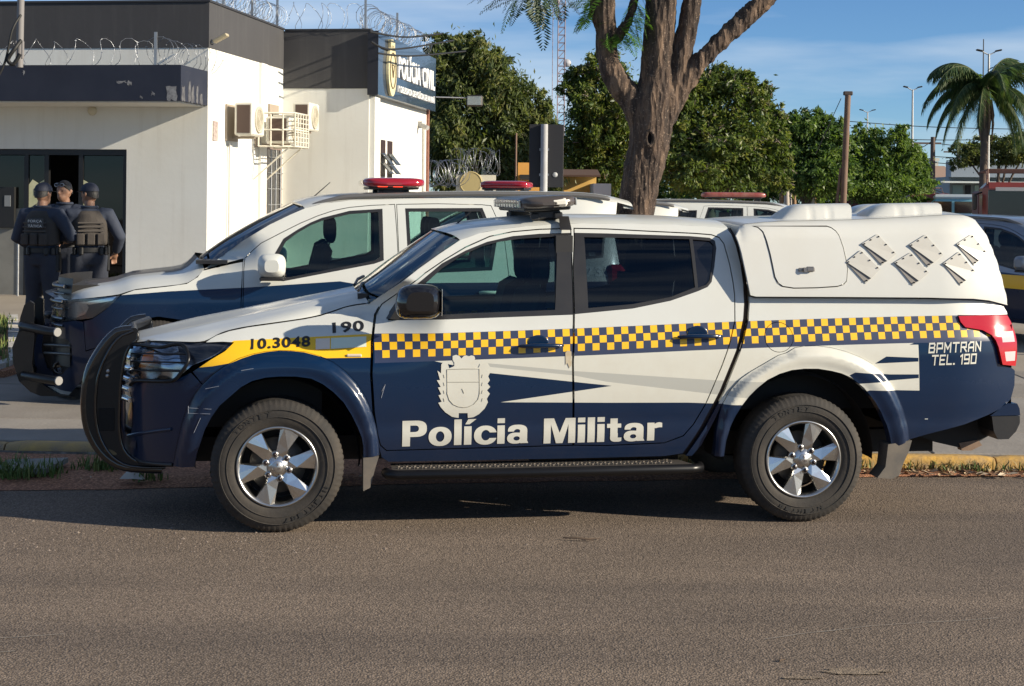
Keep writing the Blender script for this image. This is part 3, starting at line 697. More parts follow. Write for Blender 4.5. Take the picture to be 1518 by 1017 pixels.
# pale crack repairs on the road
m_ = MB()
def streak(pts, w):
    q = [P(x, y, H*F/(unroll(x, y)[1]-HY)) for x, y in pts]; q = smooth_line([(p.x, p.y, .004) for p in q], 6); L_ = []; R_ = []
    for i, p in enumerate(q):
        t = (q[min(i+1, len(q)-1)]-q[max(i-1, 0)]).normalized(); n_ = Vector((-t.y, t.x, 0)); k = w*(.4+.8*abs(mnoise.noise((p.x*9, p.y*9, 0)))); j = .02*mnoise.noise((p.x*4, p.y*4, 3)); L_.append(p+n_*(k+j)); R_.append(p+n_*(j-k))
    m_.grid([L_, R_])
streak([(1130, 948), (1220, 937), (1290, 930), (1370, 925), (1480, 917)], .004); streak([(0, 946), (50, 944), (96, 941)], .004); streak([(0, 968), (22, 966)], .003)
tag(m_.build('road_cracks', mat('crack_filler', (.34, .30, .25), .9)), kind='structure')

for k, (cx_, cy_, rx, ry) in enumerate(((1268, 997, .17, .05), (1190, 1006, .09, .025))):
    m_ = MB(); c = P(cx_, cy_, H*F/(unroll(cx_, cy_)[1]-HY)); pts = []
    for a in np.linspace(0, 6.283, 61)[:-1]:
        q = .75+.5*mnoise.noise((math.cos(a)*1.5+k*7, math.sin(a)*1.5, 2))+.25*mnoise.noise((math.cos(a)*6, math.sin(a)*6, k)); pts.append((c.x+rx*q*math.cos(a), c.y+ry*q*math.sin(a), .0045))
    m_.add(pts+[(c.x, c.y, .0045)], [(i, (i+1) % 60, 60) for i in range(60)])
    tag(m_.build('road_stain', ground_mat('pale_stain', (.30, .235, .17), (.34, .27, .195), (.25, .195, .14), 125, .5)), kind='structure')
# ------------------------------------------------------------------ the police pickup in front
YAW1 = R(8.0)
MID1 = .885
_vp = curve1([(.28, .15), (.42, .10), (.52, .074), (.66, .058), (.80, .050), (.96, .052), (1.06, .060), (1.14, .085), (1.3, .128), (1.5, .197), (1.64, .255), (1.72, .31), (1.80, .40)])
def W1(u, z):
    v = _vp(z)
    if u < -.1:
        t = min(.985, (-.1-u)/.83); v += (MID1-.06)*(1-(1-t**2.4)**(1/2.4))
    fade = smoothstep(.95, .45, u)
    if fade > 0 and z > .9: v += fade*.16*((z-.9)/.22)**2*(1 if z < 1.2 else max(0, 1-(z-1.2)/.2))
    if u > 3.95: v += .085*((u-3.95)/.42)**2
    # crease that runs along the doors
    v += .007*math.exp(-((z-.60)/.05)**2)*(1 if u > .5 else smoothstep(.2, .5, u))
    return v
FR1 = Frame(-1.294, 8.65, 0.0, YAW1, W1, MID1)
truck = empty('police_pickup', (FR1.o[0], FR1.o[1], 0), YAW1, 'white and navy police pickup with yellow checkered stripe in the foreground', 'pickup truck')
px = FR1.poly
# livery areas, in painting order (outlines in the side plane)
BODY = [white_paint, navy_paint, yellow_vinyl, check_navy, grey_vinyl, cream_vinyl, black_trim, black_gloss]
LIV = []
LIV.append((px([(60, 575), (283, 547), (347, 506), (553, 495), (850, 487.5), (1109, 476.5), (1420, 467.5), (1540, 464), (1540, 780), (60, 780)]), 1))
LIV.append((px([(282, 546), (300.5, 532), (318, 520), (347, 505), (450, 500), (553, 495), (551, 530), (484, 531), (468, 526.5), (451, 522), (432, 520), (414, 519.5), (395, 521.5), (377, 525), (359, 531), (341, 538.5), (315, 543)]), 2))
LIV.append((px([(638, 534), (850, 527), (1020, 518.5), (1109, 515.5), (1361, 505.3), (1363, 579), (1286, 577.6), (1200, 602), (1113, 600), (1020, 596.8), (900, 597), (742, 596.3), (907, 572), (726, 553)]), 5))
LIV.append((px([(723, 538.5), (850, 550), (1064.6, 564), (1138, 565.5), (1113, 590), (1064.6, 585), (900, 566), (850, 556.5), (726.5, 544)]), 4))
LIV.append((px([(1297, 539), (1314, 528.5), (1361.5, 530.5), (1361.5, 536)]), 1))
LIV.append((px([(1256, 555.5), (1264, 551), (1319, 555), (1362, 555), (1362, 560.5), (1319, 564), (1270, 568)]), 1))
LIV.append((px([(1348, 511), (1361, 506), (1361.5, 511)]), 1))
bt = px([(554, 494.5), (850, 487), (1109, 476), (1420, 467.5), (1475, 466)]); 
btf = curve1(bt)
u_a, u_b = bt[0][0], FR1.uz(1472, 480)[0]
SQ = .0432; BH = 3*SQ
LIV.append(([(u_a, btf(u_a))]+[(u_a+(u_b-u_a)*k/12, btf(u_a+(u_b-u_a)*k/12)) for k in range(1, 13)]+[(u_a+(u_b-u_a)*k/12, btf(u_a+(u_b-u_a)*k/12)-BH-.026) for k in range(12, -1, -1)], 3))
k = 0
while u_a+k*SQ < u_b:
    for r_ in range(3):
        if (k+r_) % 2 == 1:
            a0 = u_a+k*SQ+.0012; a1 = min(u_a+(k+1)*SQ-.0012, u_b)
            LIV.append(([(a0, btf(a0)-(r_+1)*SQ+.0012), (a1, btf(a1)-(r_+1)*SQ+.0012), (a1, btf(a1)-r_*SQ-.0012), (a0, btf(a0)-r_*SQ-.0012)], 2))
    k += 1

# --- doors
fd = px([(573, 668), (564, 660), (560, 645), (555, 612), (551.5, 555), (552.6, 507), (555, 486), (557.5, 466), (566, 451), (590, 434.5), (630, 405), (660, 384.5), (690, 366.5), (726, 350.5), (760, 343.5), (800, 340), (846, 338.5), (848, 398), (850, 465), (848.5, 537), (849, 660)])
rd = px([(851, 338.5), (900, 339.5), (966, 343), (1030, 346), (1054.6, 348), (1066, 352), (1073, 361), (1082, 393), (1087, 420), (1089, 437), (1089.5, 476), (1080, 515), (1070.7, 541), (1046, 599), (1028, 629), (1013, 646), (985, 656.5), (900, 660.5), (850.5, 660), (850, 537), (851.5, 465), (849.5, 398)])
fwin = px([(598, 467), (606, 447), (626, 424), (655, 398), (684, 379), (715, 365), (740, 358.5), (770, 354), (826, 350.5), (823, 459.5), (700, 464.5)])
fblk = px([(575, 475), (577, 462), (590, 443), (622, 418), (655, 390.5), (690, 371.5), (722, 358.5), (760, 350), (800, 346.5), (852, 345), (852, 466.5), (640, 474)])
rwin = px([(866, 351.5), (1022, 354.5), (1030.5, 426), (994, 440.5), (938, 451), (872, 457)])
qwin = px([(1027, 355), (1052, 357), (1058, 363), (1055.5, 393), (1052, 416), (1047, 422), (1035, 427)])
rblk = px([(849.5, 345), (900, 346), (1022, 350), (1052, 352.5), (1060, 357), (1062, 368), (1059, 396), (1055, 418), (1049, 425.5), (1034, 432), (994, 446), (938, 457.5), (850, 466)])
LIVD = LIV+[(fblk, 6), (rblk, 6)]
for nm, po, wn in (('front_door', fd, [fwin]), ('rear_door', rd, [rwin, qwin])):
    res = panel(nm, offset_poly(po, -.0034), BODY, truck, W1, LIVD, holes=wn, depth=.03, mid=MID1)
    for side, dr in enumerate(res):
        for i, wpoly in enumerate(wn):
            gm = glass_side if nm == 'front_door' else (black_gloss if i == 1 else glass_tint)
            g_ = panel('window_glass', offset_poly(wpoly, .004), gm, None, W1, depth=0, off=.010, mid=MID1)
            g_[side].parent = dr; bpy.data.objects.remove(g_[1-side])
        lo = [p for p in po if p[1] < 1.02]
        zt = 1.03
        ln_ = [(min(p[0] for p in po)+.06, .50), (max(p[0] for p in po)-.18, .50), (max(p[0] for p in po)-.1, 1.0), (min(p[0] for p in po)+.06, 1.0)]
        li = panel('door_lining', ln_, interior, None, lambda u, z: W1(u, z)+.06, depth=0, mid=MID1, grid=.15)
        li[side].parent = dr; bpy.data.objects.remove(li[1-side])
    near = res[0]
    hx = (768, 834, 798, 511) if nm == 'front_door' else (1004, 1069, 1034, 497)
    # recess and handle
    cu, cz = FR1.uz(hx[2], hx[3]-2)
    hb = MB(); w0 = W1(cu, cz)
    hb.lathe([(.062, -.001), (.058, -.0035), (.05, -.003), (.0, -.0025)], 28, 'Y', (cu, w0, cz))
    for i in range(len(hb.v)): hb.v[i] = (hb.v[i][0], hb.v[i][1], cz+(hb.v[i][2]-cz)*.78)
    hb.build('handle_recess', navy_paint, near)
    ua, za = FR1.uz(hx[0], hx[3]+2); ub, zb = FR1.uz(hx[1], hx[3]+1)
    h2 = MB(); pts = []
    for t in (0, .1, .3, .5, .7, .9, 1):
        u_ = ua+(ub-ua)*t; pts.append((u_, W1(u_, za)-.012-.03*math.sin(math.pi*min(1, max(0, t)))**.7, za+(zb-za)*t+.004*math.sin(math.pi*t)))
    h2.tube(pts, [.009, .016, .020, .020, .019, .017, .011], 10, flat=.7)
    h2.lathe([(0, -.004), (.008, -.003), (.009, .003)], 12, 'Y', (ub-.022, pts[-2][1]-.014, zb), 1)
    h2.build('door_handle', [navy_paint, chrome], near)
    if nm == 'front_door': front_door = near
    else: rear_door = near

# --- cab frame: A pillar, roof side, C pillar, sill
fr_out = px([(548, 450), (580, 428.5), (620, 399), (650, 377.5), (682, 356), (710, 346), (740, 340), (780, 335.5), (820, 332.5), (864, 331), (933, 331.5), (994, 333), (1045, 335.5), (1077, 338), (1084, 347), (1091, 365), (1097.5, 392), (1101.5, 420), (1103, 451), (1101.5, 473), (1091, 520), (1066.5, 580), (1039, 632), (1012, 672), (985, 676), (849, 679.5), (576, 684.5), (566, 678), (562, 662), (557, 612), (553.5, 555), (554.5, 507), (557, 486), (559, 468), (562, 455)])
panel('cab_frame', fr_out, BODY, truck, W1, LIV, holes=[offset_poly(fd, .0034), offset_poly(rd, .0034)], depth=.03, mid=MID1)
# --- front fender, bumper
arch_o = [(257, 690.6), (264, 654), (270, 628), (277, 607), (287, 587), (300.5, 570), (315, 556), (334, 542), (354, 531.5), (374, 525), (394, 521), (414, 519.5), (434, 520), (454, 522), (474, 528), (494, 537), (512, 550.5), (528, 567), (541, 587), (551, 610), (557.5, 634), (561, 654), (562, 674)]
arch_i = [(289, 690.6), (292, 672), (297, 657), (304, 636), (314, 617), (326, 600), (341, 587), (357, 573), (374, 563.6), (394, 558.5), (414, 557), (438, 557), (461, 560), (478, 568), (494, 580), (509, 595), (521, 614), (530, 632), (536, 647), (538.5, 662), (538.5, 677)]
arch2_o = [(1058.5, 675), (1061.5, 638.5), (1065, 618), (1069, 602), (1083, 577.5), (1098, 561), (1112, 551), (1125.7, 543), (1153, 527), (1166, 523), (1178, 515.5), (1193, 513), (1209, 512.6), (1232, 515.5), (1253, 521), (1274, 529), (1292, 539), (1306, 550), (1316.6, 562), (1326, 577), (1333, 593), (1339, 608), (1343, 623), (1346, 638), (1347, 651)]
arch2_i = [(1070.7, 675), (1074, 652), (1080, 632), (1088, 615), (1098, 599), (1108, 586), (1119.5, 574.5), (1135, 562), (1153, 553), (1171, 547.5), (1189.5, 545.5), (1210, 545.5), (1229, 548.6), (1245, 552.5), (1259.6, 559), (1278, 574), (1293, 593), (1303, 610), (1311.5, 629), (1316, 645), (1319, 663)]
fen = px([(304, 508), (312, 502), (320.6, 497), (340, 490.5), (367, 485), (410, 479), (451, 473), (475, 468), (494, 462), (512, 455.5), (530, 452), (546, 450), (563, 451.5), (555, 466), (552.5, 486), (550, 507), (549, 555), (552.5, 612), (557, 640), (559, 655), (560, 674), (562, 674)]+list(reversed(arch_o[5:]))[1:]+[(297, 566), (285, 551), (312, 533), (333, 520.5), (346, 508), (330, 507)])
panel('front_fender', offset_poly(fen, -.002), BODY, truck, W1, LIV, depth=.025, mid=MID1)
bum = px([(283, 552), (297, 567), (300.5, 571), (287, 587), (277, 607), (270, 628), (264, 654), (257, 690), (225, 690.5), (200, 687), (184, 675), (170, 655), (166, 630), (166, 590), (176, 575), (194, 563.5), (230, 564), (260, 563.5)])
panel('front_bumper', offset_poly(bum, -.002), BODY, truck, W1, LIV, depth=.05, mid=MID1, grid=.035)
# nose between the two corners: grille, lower bumper
def nose_u(v, z):
    d = abs(v-MID1)/(MID1-.06); return -.93+.83*(1-(1-min(1, d)**2.4)**(1/2.4))
ns = MB(); rows = []
for z in np.linspace(.42, 1.0, 12):
    w_ = .40; rows.append([(nose_u(v, z)+.015+.10*max(0, z-.8), v, z) for v in np.linspace(w_, 2*MID1-w_, 17)])
ns.grid(rows, 0, True); no = ns.build('nose_skin', navy_paint, truck)
for z in (.70, .76, .82, .88, .94):
    gr = MB(); gr.tube([(nose_u(v, z)-.012+.10*max(0, z-.8), v, z) for v in np.linspace(.42, 2*MID1-.42, 9)], .014, 6)
    gr.build('grille_bar', chrome, truck)
# --- flares
def arch_tab(frame, pts, c):
    q = []
    for p in frame.poly(pts): q.append((math.atan2(p[1]-c[1], p[0]-c[0]), math.hypot(p[0]-c[0], p[1]-c[1])))
    q = [(a if a > -math.pi/2 else a+2*math.pi, r) for a, r in q]; q.sort()
    A = [a for a, r in q]; Rr_ = [r for a, r in q]
    return lambda a: float(np.interp(a, A, Rr_))
def flare(frame, W, po, pi_, c, name, parent, mats, regions, mid):
    fo = arch_tab(frame, po, c); fi = arch_tab(frame, pi_, c)
    def WF(u, z):
        a = math.atan2(z-c[1], u-c[0]); a = a if a > -math.pi/2 else a+2*math.pi
        r = math.hypot(u-c[0], z-c[1]); ro, ri = fo(a), fi(a); t = max(0, min(1, (ro-r)/max(.01, ro-ri)))
        e = .012+.034*(smoothstep(0, .42, t))-.010*smoothstep(.55, 1, t)
        return W(u, z)-e
    poly = frame.poly(po)+list(reversed(frame.poly(pi_)))
    return panel(name, poly, mats, parent, WF, regions, grid=.018, depth=.07, mid=mid)
WB = FR1.uz(1193, 683, .0)[0]
C0 = (0.0, .372); C1 = (WB, .372)
flare(FR1, W1, arch_o, arch_i, C0, 'fender_flare', truck, BODY, LIV, MID1)
flare(FR1, W1, arch2_o, arch2_i, C1, 'fender_flare', truck, BODY, LIV, MID1)
# --- bed side
bed = px([(1110.5, 439), (1120, 441.5), (1250, 442), (1375, 443), (1444, 445), (1471, 448), (1488, 454), (1493, 462), (1494, 466.5), (1420, 467.5), (1421, 476), (1429, 485.5), (1454, 489.5), (1468, 497), (1477.5, 515.5), (1483, 541), (1500, 545), (1505, 549), (1504.5, 571), (1499, 592), (1487, 604), (1466, 615), (1430, 629.5), (1375, 644), (1347.5, 652)]+list(reversed(arch2_o[3:]))[1:]+[(1060, 622), (1050, 641), (1040, 660), (1026, 676), (1016, 676), (1045, 634), (1073, 582), (1097.5, 521), (1109.5, 474), (1111, 451)])
capc = FR1.uz(1154.7, 500); capr = .088
caph = [(capc[0]+capr*math.cos(2*math.pi*i/40), capc[1]+capr*math.sin(2*math.pi*i/40)) for i in range(40)]
bb_ = panel('bed_side', offset_poly(bed, -.002), BODY, truck, W1, LIV, holes=[caph], depth=.03, mid=MID1)
caps_ = panel('fuel_cap', offset_poly(caph, -.0035), BODY, bb_[0], W1, LIV, depth=.02, off=-.001)
flpos = 0
# tail gate / rear face and inner black shell
tg = MB(); zt = 1.17
rows = []
for z in np.linspace(.55, 1.15, 8):
    rows.append([(FR1.uz(1503, 560)[0]-.02*((v-MID1)/.8)**2, v, z) for v in np.linspace(.15, 2*MID1-.15, 9)])
tg.grid(rows); tg.build('tailgate', navy_paint, truck)
# inner shell keeps light from showing through the joints
sh = MB()
sh.box((1.35, MID1, .62), (1.75, 1.50, .10)); sh.box((3.2, MID1, .75), (2.1, 1.1, .25)); sh.box((-.25, MID1, .80), (1.0, 1.05, .5))
sh.box((1.6, .55, .40), (4.9, .10, .14)); sh.box((1.6, 2*MID1-.55, .40), (4.9, .10, .14)); sh.box((2.27, MID1, .95), (.05, 1.30, .9))
sh.prism([(u, .35, z) for u, z in FR1.poly([(1345, 640), (1400, 620), (1470, 612), (1476, 640), (1440, 661), (1420, 663), (1385, 655)], .35)], (0, 1.0, 0)); sh.box((2.0, MID1, .33), (.9, .5, .16))
sh.build('chassis', mat('underbody', (.02, .019, .018), .8), truck)
for cu_ in (0.0, WB):
    wl = MB()
    wl.lathe([(.455, .11), (.47, .2), (.47, .62), (.2, .62)], 32, 'Y', (cu_, 0, .40), arc=(R(-6), R(186)))
    wl.lathe([(.455, 2*MID1-.11), (.47, 2*MID1-.2), (.47, 2*MID1-.62), (.2, 2*MID1-.62)], 32, 'Y', (cu_, 0, .40), arc=(R(-6), R(186)))
    wl.build('wheel_well', mat('well_liner', (.012, .012, .012), .85), truck)
# rear bumper
rb = MB(); po = FR1.poly([(1469, 617), (1482, 607), (1494, 598.5), (1509, 598.5), (1512.5, 606), (1513.5, 616)], .12)
rb.prism([(u, .13, z) for u, z in po], (0, 2*MID1-.26, 0), 0)
po = FR1.poly([(1472, 617.5), (1513.5, 617), (1513.5, 628), (1508, 640), (1497, 651.5), (1481, 652), (1475, 640)], .12)
rb.prism([(u, .135, z) for u, z in po], (0, 2*MID1-.27, 0), 1)
rb.build('rear_bumper', [navy_paint, black_trim], truck)
hb = MB(); po = FR1.poly([(1422, 657), (1450, 652), (1456, 660), (1440, 668), (1426, 668)], .34); hb.prism([(u, .34, z) for u, z in po], (0, .06, 0)); hb.build('tow_bracket', mat('rusty_bracket', (.25, .17, .12), .8, var=(20, .6, (.12, .06, .03))), truck)
# tail lights
tlp = px([(1420, 468.2), (1455, 467), (1491, 467), (1496.5, 477), (1502, 492), (1505, 507), (1505, 530), (1503, 542), (1484, 540), (1481, 527), (1478, 514), (1474, 504), (1468, 496.2), (1455, 489), (1430, 484.8), (1423, 477)])
rv = px([(1481, 492), (1499, 490), (1502, 506), (1484, 507)]); rv2 = px([(1487, 521), (1503, 520), (1502, 534), (1489, 535)])
tls = panel('tail_light', tlp, [red_lens, mat('reverse_lens', (.62, .50, .50), .15, coat=.6)], truck, lambda u, z: W1(u, z)-.012-.012*smoothstep(4.1, 4.3, u), [(rv, 1), (rv2, 1)], depth=.06, mid=MID1, grid=.03)
# mud flaps
for pts in ([(538, 677), (561, 674.6), (556, 690.6), (548, 720.7), (538, 725.7)], [(1312, 657), (1347, 651), (1342, 668), (1336, 681), (1328, 703), (1317, 708), (1296, 706), (1308, 690)]):
    po = FR1.poly(pts, .10)
    for sgn in (0, 1):
        m_ = MB(); v0 = .05 if not sgn else 2*MID1-.05-.14
        m_.prism([(u, v0, z) for u, z in po], (.0, .14, 0)); m_.build('mud_flap', mat('flap_rubber', (.10, .09, .08), .75, var=(9, .6, (.20, .165, .125))), truck)
# running boards
for sgn in (0, 1):
    f_ = lambda v: v if not sgn else 2*MID1-v
    ua, za = FR1.uz(574, 705, .0); ub, zb = FR1.uz(1043, 695, .0)
    m_ = MB(); m_.tube([(ua, f_(.10), za), (ua+.005, f_(.03), za), (ua+.06, f_(.005), za), ((ua+ub)/2, f_(.0), (za+zb)/2), (ub-.07, f_(.005), zb), (ub-.015, f_(.03), zb), (ub+.0, f_(.10), zb)], .028, 12)
    st = m_.build('running_board', black_metal, truck)
    m2 = MB(); m2.add([(ua+.03, f_(.015), za+.026), (ub-.06, f_(.015), zb+.026), (ub-.14, f_(.20), zb+.034), (ua+.03, f_(.20), za+.034)], [(0, 1, 2, 3)], 0)
    m2.add([(ua+.03, f_(.015), za-.02), (ub-.06, f_(.015), zb-.02), (ub-.14, f_(.20), zb-.02), (ua+.03, f_(.20), za-.02)], [(0, 1, 2, 3)], 0)
    n_ = 70
    for i in range(n_):
        for j in range(3):
            u_ = ua+.06+(ub-ua-.22)*(i+.5*(j % 2))/n_; v_ = .05+.05*j; z_ = za+(zb-za)*(u_-ua)/(ub-ua)+.032
            s_ = 1 if (i+j) % 2 else -1
            m2.box((u_, f_(v_), z_), (.016, .005, .005), 1, Matrix.Rotation(s_*.8, 3, 'Z'))
    m2.build('step_tread', [mat('tread_plate', (.07, .062, .055), .55, metal=.2), mat('tread_knobs', (.14, .12, .10), .5)], st)
# --- hood
hs = px([(205, 507), (228, 505), (260, 506), (304, 506.3), (320.6, 495.5), (340, 489), (367, 483.5), (410, 477.5), (451, 471.5), (475, 466.5), (494, 460.5), (512, 454), (530, 450.5), (546, 449)])
hs3 = [Vector((u, W1(u, z)+.003, z)) for u, z in hs]; hs3 = resample(smooth_line(hs3, 6), 26)
rows = []; NV = 29
hz_ = np.array([p.z for p in hs3]); hu_ = np.array([p.x for p in hs3]); pf = np.polyfit(hu_, hz_, 3); hsm = np.polyval(pf, hu_)
for i, e in enumerate(hs3):
    t = i/25; row = []
    for k_ in range(NV):
        s_ = -1+2*k_/(NV-1); s_ = math.copysign(1-(1-abs(s_))**1.5, s_); d = 1-abs(s_)
        rise = .042*(1-math.exp(-d*9))+.030*d; bow = -.15*(1-s_*s_)*(1-t)**1.2-.07*(1-s_*s_)*t**2
        crease = .010*math.exp(-((abs(s_)-.62)/.05)**2)*smoothstep(0, .3, t)
        zz = hsm[i]+(e.z-hsm[i])*abs(s_)**14+rise*(1-.6*(1-t)**2.5)+crease-.035*(1-t)**4*(1-abs(s_)**6)
        row.append((e.x+bow, MID1+(MID1-e.y)*s_, zz))
    rows.append(row)
hd = MB(); hd.grid(rows, 0, True); hood = hd.build('hood', white_paint, truck)
sub = hood.modifiers.new('s', 'SUBSURF'); sub.levels = 1; sub.render_levels = 1
cow = MB(); e = hs3[-1]
cow.box((e.x+.05, MID1, e.z+.035), (.22, 2*(MID1-e.y)-.1, .03)); cow.build('cowl', black_trim, truck)
for v0, v1 in ((.35, .95), (.95, 1.5)):
    wp = MB(); wp.tube([(e.x-.06, v0, e.z+.075), (e.x-.03, (v0+v1)/2, e.z+.095), (e.x+.02, v1, e.z+.10)], .010, 6)
    wp.build('wiper', black_trim, truck)
# --- windscreen and roof
ws = px([(548, 450), (580, 428.5), (620, 399), (650, 377.5), (682, 356)])
ws3 = [Vector((u, W1(u, z), z)) for u, z in ws]; ws3 = resample(smooth_line(ws3, 5), 12); rows = []
for i, e in enumerate(ws3):
    t = i/11
    rows.append([(e.x-.17*(1-s_*s_)*(1-.35*t)+.0, MID1+(MID1-e.y-.012)*s_, e.z+.004+.035*(1-s_*s_)*t**2) for s_ in np.linspace(-1, 1, 15)])
wm = MB(); wm.grid(rows, 0, True); wm.build('windscreen', glass_screen, truck)
rr = px([(682, 356), (710, 346), (740, 340), (780, 335.5), (820, 332.5), (864, 331), (933, 331.5), (994, 333), (1045, 335.5), (1077, 338)])
rr3 = [Vector((u, W1(u, z), z)) for u, z in rr]; rr3 = resample(smooth_line(rr3, 5), 30); rows = []
for i, e in enumerate(rr3):
    t = i/29; f0 = (1-t)**4
    rows.append([(e.x-.11*(1-s_*s_)*f0, MID1+(MID1-e.y)*s_, e.z+.028*(1-math.exp(-(1-abs(s_))*9))+.022*(1-s_*s_)) for s_ in [-1, -.985, -.96, -.92, -.86, -.78, -.65, -.5, -.3, 0, .3, .5, .65, .78, .86, .92, .96, .985, 1]])
rm = MB(); rm.grid(rows, 0, True)
e = rr3[-1]
rm.grid([rows[-1], [(e.x+.06, p[1], p[2]-.05) for p in rows[-1]], [(e.x+.16, p[1], 1.15) for p in rows[-1]]], 0, True)
rm.build('roof', white_paint, truck)
def roof_z(u):
    return float(np.interp(u, [p.x for p in rr3], [p.z for p in rr3]))
# mirrors
for sgn in (0, 1):
    f_ = lambda v: v if not sgn else 2*MID1-v
    cu, cz = FR1.uz(621, 447, -.06); mb = MB(); rows = []
    for j in range(9):
        t = j/8; y = -.17+.20*t; k_ = (.55, .82, .95, 1, 1, 1, .98, .9, .7)[j]
        row = []
        for i in range(21):
            a = 2*math.pi*i/20; ca, sa = math.cos(a), math.sin(a)
            row.append((cu+.118*k_*math.copysign(abs(ca)**.6, ca)+(.01 if ca > 0 else -.012*(1-sa)), f_(y), cz+.098*k_*math.copysign(abs(sa)**.65, sa)-.012*(t-.5)))
        rows.append(row)
    mb.grid(rows, 0, True); mb.add(rows[0], [tuple(range(20))]); mb.add(rows[-1], [tuple(reversed(range(20)))])
    mo = mb.build('wing_mirror', black_gloss, truck)
    st = MB(); bu, bz = FR1.uz(585, 463)
    st.prism([(bu-.05, f_(W1(bu, bz)-.005), bz-.035), (bu+.10, f_(W1(bu, bz)-.005), bz-.05), (bu+.15, f_(W1(bu, bz)-.005), bz+.0), (bu+.03, f_(W1(bu, bz+.08)), bz+.10)], (0.02, -.05 if not sgn else .05, .0))
    st.build('mirror_mount', black_trim, mo)
    mg = MB(); mg.box((cu+.122, f_(-.07), cz), (.004, .16, .15), 0, bev=.002); mg.build('mirror_glass', chrome, mo)
# head lights with guard
hlp = px([(186, 522), (195, 512), (206, 507), (240, 506.5), (270, 507.5), (304, 508.5), (345, 508), (341, 514), (332, 520), (310, 532), (285, 542), (272, 553), (260, 562), (228, 562.5), (195, 561.5), (187, 545)])
hln = panel('headlight_lens', hlp, glass_clear, None, lambda u, z: W1(u, z)-.006, depth=0, mid=MID1, grid=.03)
amb = px([(205, 545), (213, 524), (228, 520), (226, 536), (214, 546)])
blk = px([(262, 508), (346, 508), (332, 520), (285, 542), (268, 540)])
lamp_in = [mat('reflector', (.40, .42, .45), .16, metal=1.0), amber_lens, mat('lamp_housing', (.03, .035, .05), .25, coat=.4)]
hli = panel('headlight', hlp, lamp_in, truck, lambda u, z: W1(u, z)+.028+.006*math.sin(u*38+1)*math.sin(z*26), [(amb, 1), (blk, 2)], depth=.03, mid=MID1, grid=.02)
for i in (0, 1): hln[i].parent = hli[i]
for sgn in (0, 1):
    f_ = lambda v: v if not sgn else 2*MID1-v
    gd = MB(); pts = []
    for x, y in [(176, 509), (200, 509), (237, 513.5), (255, 510), (267, 509), (274, 512), (278, 519), (280.5, 530), (277, 540), (269, 551), (258.5, 562), (237, 563.5), (205, 563), (176, 562)]:
        u, z = FR1.uz(x, y); u = max(u, -.84); pts.append((u, f_(W1(u, z)-.055), z))
    gd.tube(smooth_line(pts, 4), .011, 8)
    for y, x1 in ((522, 277), (534, 279), (547, 271)):
        pl = []
        for x in np.linspace(180, x1, 8):
            u, z = FR1.uz(x, y+.02*(x-180)); u = max(u, -.84); pl.append((u, f_(W1(u, z)-.055), z))
        gd.tube(pl, .0045, 6)
    hg = gd.build('headlight_guard', black_metal, truck)
# bull bar: two curved uprights with cross tubes
bbo = [(196, 489), (185, 490), (172, 493.5), (152, 515), (133, 549), (127, 584), (127, 614), (133, 642), (148, 668), (167.6, 685.5), (191, 694), (241, 696.5)]
bbi = [(256, 684), (211, 686.5), (191, 677), (180, 660), (176, 631), (177, 590), (179, 562), (187, 521), (204, 502), (203, 494)]
PB = .43
ou = FR1.poly(bbo, PB); iu = FR1.poly(bbi, PB)
bar = MB(); sl = smooth_line([(p[0], 0, p[1]) for p in ou], 4); si = smooth_line([(p[0], 0, p[1]) for p in iu], 4)
for v0 in (PB, 2*MID1-PB-.05):
    b_ = MB(); n_ = 30; A = resample(sl, n_); B = list(reversed(resample(si, n_)))
    hole_k = (15, 16)
    for dv, fl in ((0, False), (.05, True)):
        rws = [[Vector((a.x, v0+dv, a.z)), Vector((a.x, v0+dv, a.z)).lerp(Vector((c.x, v0+dv, c.z)), .5), Vector((c.x, v0+dv, c.z))] for a, c in zip(A, B)]
        b_.grid(rws, 0, False)
    b_.grid([[Vector((a.x, v0, a.z)), Vector((a.x, v0+.05, a.z))] for a in A]); b_.grid([[Vector((a.x, v0, a.z)), Vector((a.x, v0+.05, a.z))] for a in B])
    up_ = b_.build('bull_bar_upright', black_metal, truck)
    b_ = MB(); b_.tube([Vector((a.x-.004, v0+.025, a.z)) for a in A], .027, 12); b_.build('bull_bar_tube', mat('gloss_black_tube', (.006, .006, .007), .16, coat=.8), up_)
    b_ = MB(); b_.tube([Vector((a.x, v0-.004, a.z)).lerp(Vector((c.x, v0-.004, c.z)), .30) for a, c in zip(A, B)], .009, 8); b_.build('bull_bar_highlight_tube', mat('gloss_black_tube', (.006, .006, .007), .16, coat=.8), up_)  # thin gloss tube added along the upright to give a highlight line
    b_ = MB(); b_.tube([Vector((c.x, v0+.01, c.z)) for c in B], .012, 8); b_.build('bull_bar_inner_tube', mat('gloss_black_tube', (.006, .006, .007), .16, coat=.8), up_)
    u_, z_ = FR1.uz(164, 670, PB); b_ = MB(); b_.prism([(u_+.035*math.cos(t), v0-.003, z_-.012*math.cos(t)+.013*math.sin(t)) for t in np.linspace(0, 6.283, 17)[:-1]], (0, .002, 0)); b_.build('slot', mat('slot_dust', (.12, .095, .05), .9), up_)
    for (x, y) in ((160, 550), (159, 557)):
        u_, z_ = FR1.uz(x, y, PB); c_ = MB(); c_.lathe([(0, -.010), (.010, -.008), (.011, .0)], 12, 'Y', (u_, v0, z_)); c_.build('bolt', steel_gal, up_)
    oc = MB(); u_, z_ = FR1.uz(158, 622, PB)
    oc.box((u_, v0-.002, z_), (.09, .008, .13), 0, bev=.003); oc.build('cut_out_darkness', mat('deep_black', (.004, .004, .004), .9), up_)  # solid black block painted as the darkness inside an opening
